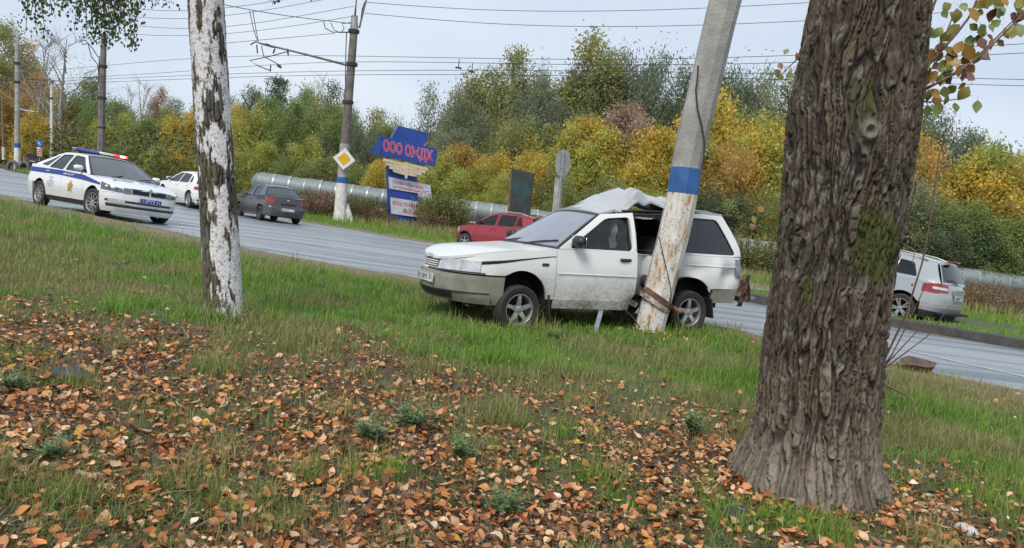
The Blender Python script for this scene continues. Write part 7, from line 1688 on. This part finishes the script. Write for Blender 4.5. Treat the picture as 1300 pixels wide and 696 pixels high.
for i, px in enumerate(np.linspace(1222, 1330, 24)):
    Y = r_.uniform(24, 31); top = 372+.0*px+ (0 if px > 1240 else 18)+max(0, (px-1235))*.02; P = atY(px, 352+.30*max(0, px-1225)*.6+r_.uniform(0, 14), Y); wplant(px, 390, Y, max(.7, P[2]), (0 if px < 1240 and r_.random() < .5 else 1, r_.randrange(3)), 1.1)
wl.sort(key=lambda a: a[1])
for i, (o, px, d_) in enumerate(wl):
    zone = 'at the far left behind the patrol car' if px < 240 else 'between the trolley pole and the blue board' if px < 535 else 'around the foot of the blue board' if px < 600 else 'between the wreck and the thick trunk' if px < 1000 else 'right of the silver crossover'
    tag(o, ('dry brown weed clump ' if d_ else 'yellow green weed clump ')+zone, 'weed', ('dry weed clumps ' if d_ else 'green weed clumps ')+zone)

# ------------------------------------------------------------------ loose things on the ground
P = gpt(1158, 476); fr_ = thing('bumper_fragment', 'torn brown bumper fragment lying on the grass at the road edge behind the thick trunk', 'car part', (P[0], P[1], float(ground_z(P[0], P[1]))))
def q(px, py, dy=0.): return atY(px, py, P[1]+dy)-np.array(fr_.location)
M_FRAG = mat('fragment_brown', (.15, .085, .052), (.05, .035, .028), scale=8, rough=.6, bump=.3)
mb = MB(); T_ = [(1146, 456), (1156, 452.5), (1168, 455), (1180, 458), (1190, 461)]; B_ = [(1138, 474), (1150, 475.5), (1160, 476), (1172, 477), (1182, 472)]
G = [[q(*a, .0), q((a[0]*.6+c[0]*.4), a[1]*.55+c[1]*.45, -.12), q(*c, -.02)] for a, c in zip(T_, B_)]; G2 = [[p+np.array([.0, .05, .0]) for p in r] for r in G]
mb.grid(G); mb.grid(G2, flip=True); mb.grid([[a[0], b_[0]] for a, b_ in zip(G, G2)]); mb.grid([[a[-1], b_[-1]] for a, b_ in zip(G, G2)]); mb.grid([G[-1], G2[-1]]); mb.build('bumper_shell', M_FRAG, fr_)
for k in range(5):
    mb = MB(); x0 = 1128+4.2*k; mb.prism([q(x0, 475-.5*k, .05), q(x0+4.4, 475-.5*k, .05), q(x0+5.2, 462-1.2*k+2*(k % 2), .08), q(x0+2.2, 463.5-1.2*k, .08)], (0, .02, 0)); mb.build('torn_edge', M_FRAG, fr_, smooth=False)
mb = MB(); mb.prism([q(1147, 476.5, -.03), q(1171, 478, -.03), q(1172, 472, .03), q(1148, 470, .03)], (0, .02, 0)); mb.build('dark_lining', M_BLACK, fr_, smooth=False)
def rock(name, px, py, size, mt_, label, cat, flat_=.6, seed=1):
    P = gpt(px, py); mb = MB().sphere((0, 0, 0), size, 16, 10); V = mb.V[0]; n = fbm(V[:, 0]/size[0]*1.4+seed, V[:, 1]/size[0]*1.4, V[:, 2]/size[0]*1.4, seed, 3); mb.V[0] = V*(.6+.8*n[:, None]); o = mb.build(name, mt_, None, ang=28); o.location = (P[0], P[1], float(ground_z(P[0], P[1]))+size[2]*.4); return tag(o, label, cat)
rock('dark_stone', 88, 496, (.13, .09, .055), mat('dark_stone', (.05, .055, .065), (.025, .028, .032), scale=9, rough=.7, bump=.4), 'dark grey stone half sunk in the leaves at the left', 'stone', seed=3)
rock('white_stone', 1222, 692, (.06, .05, .035), mat('pale_stone', (.55, .53, .51), (.42, .40, .38), scale=9, rough=.8, bump=.3), 'pale stone at the bottom edge right of the thick trunk', 'stone', seed=5)
for i, (px, py, sz) in enumerate(((1135, 668, .03), (1172, 657, .022), (1192, 660, .03), (1204, 678, .014), (1176, 642, .02))):
    rock('chip_stone', px, py, (sz*1.2, sz*.9, sz*.5), MC['pale_stone'], ['larger pale chip beside the right foot of the thick trunk', 'small pale chip on the bare soil right of the trunk', 'flat pale chip on the bare soil right of the trunk', 'tiny pale chip on the bare soil near the bottom right', 'pale chip at the edge of the soil and the grass right of the trunk'][i], 'stone', seed=7+i)
P = gpt(936, 676); mb = MB(); mb.prism([(-.085, -.06, 0), (.0, -.075, 0), (.075, -.05, 0), (.085, .055, 0), (.01, .07, 0), (-.07, .06, 0)], (0, 0, .035)); o = mb.build('asphalt_lump', mat('asphalt_lump', (.055, .057, .06), (.032, .033, .035), scale=30, rough=.9, bump=.7), None, smooth=False); o.location = (P[0], P[1], float(ground_z(P[0], P[1]))+.005); o.rotation_euler = (.12, -.05, .4); tag(o, 'flat dark slab of broken asphalt at the left foot of the thick trunk', 'asphalt')
def stick(pts, r, label, mt_):
    P = [gpt(x, y) for x, y in pts]; P = [np.array([p[0], p[1], float(ground_z(p[0], p[1]))+.025]) for p in P]; n = len(P); o0 = P[0]; t = np.linspace(0, 1, n); tt = np.linspace(0, 1, 4*n)
    Q = np.stack([np.interp(tt, t, np.array(P)[:, k]) for k in range(3)], 1)-o0; o = MB().tube(Q, np.linspace(r, r*.7, len(Q)), 7).build('stick', mt_, None); o.location = o0; return tag(o, label, 'stick')
M_STK = mat('bare_stick', (.42, .29, .20), (.26, .17, .11), scale=16, rough=.7)
stick([(97, 622), (110, 628), (128, 627), (145, 625), (158, 620)], .012, 'thick pale stick lying in the leaves at the lower left', M_STK)
stick([(132, 641), (150, 637), (168, 632)], .006, 'thin grey stick just below the thick pale stick', mat('grey_stick', (.25, .2, .16), (.14, .11, .09), scale=16, rough=.8))
stick([(146, 470), (160, 488), (180, 504), (200, 518), (225, 533)], .004, 'long thin straw stalk slanting down through the leaves at the left', M_STK)
stick([(1020, 665), (1060, 655), (1100, 640), (1130, 652)], .004, 'long thin stalk at the front foot of the thick trunk', M_STK)
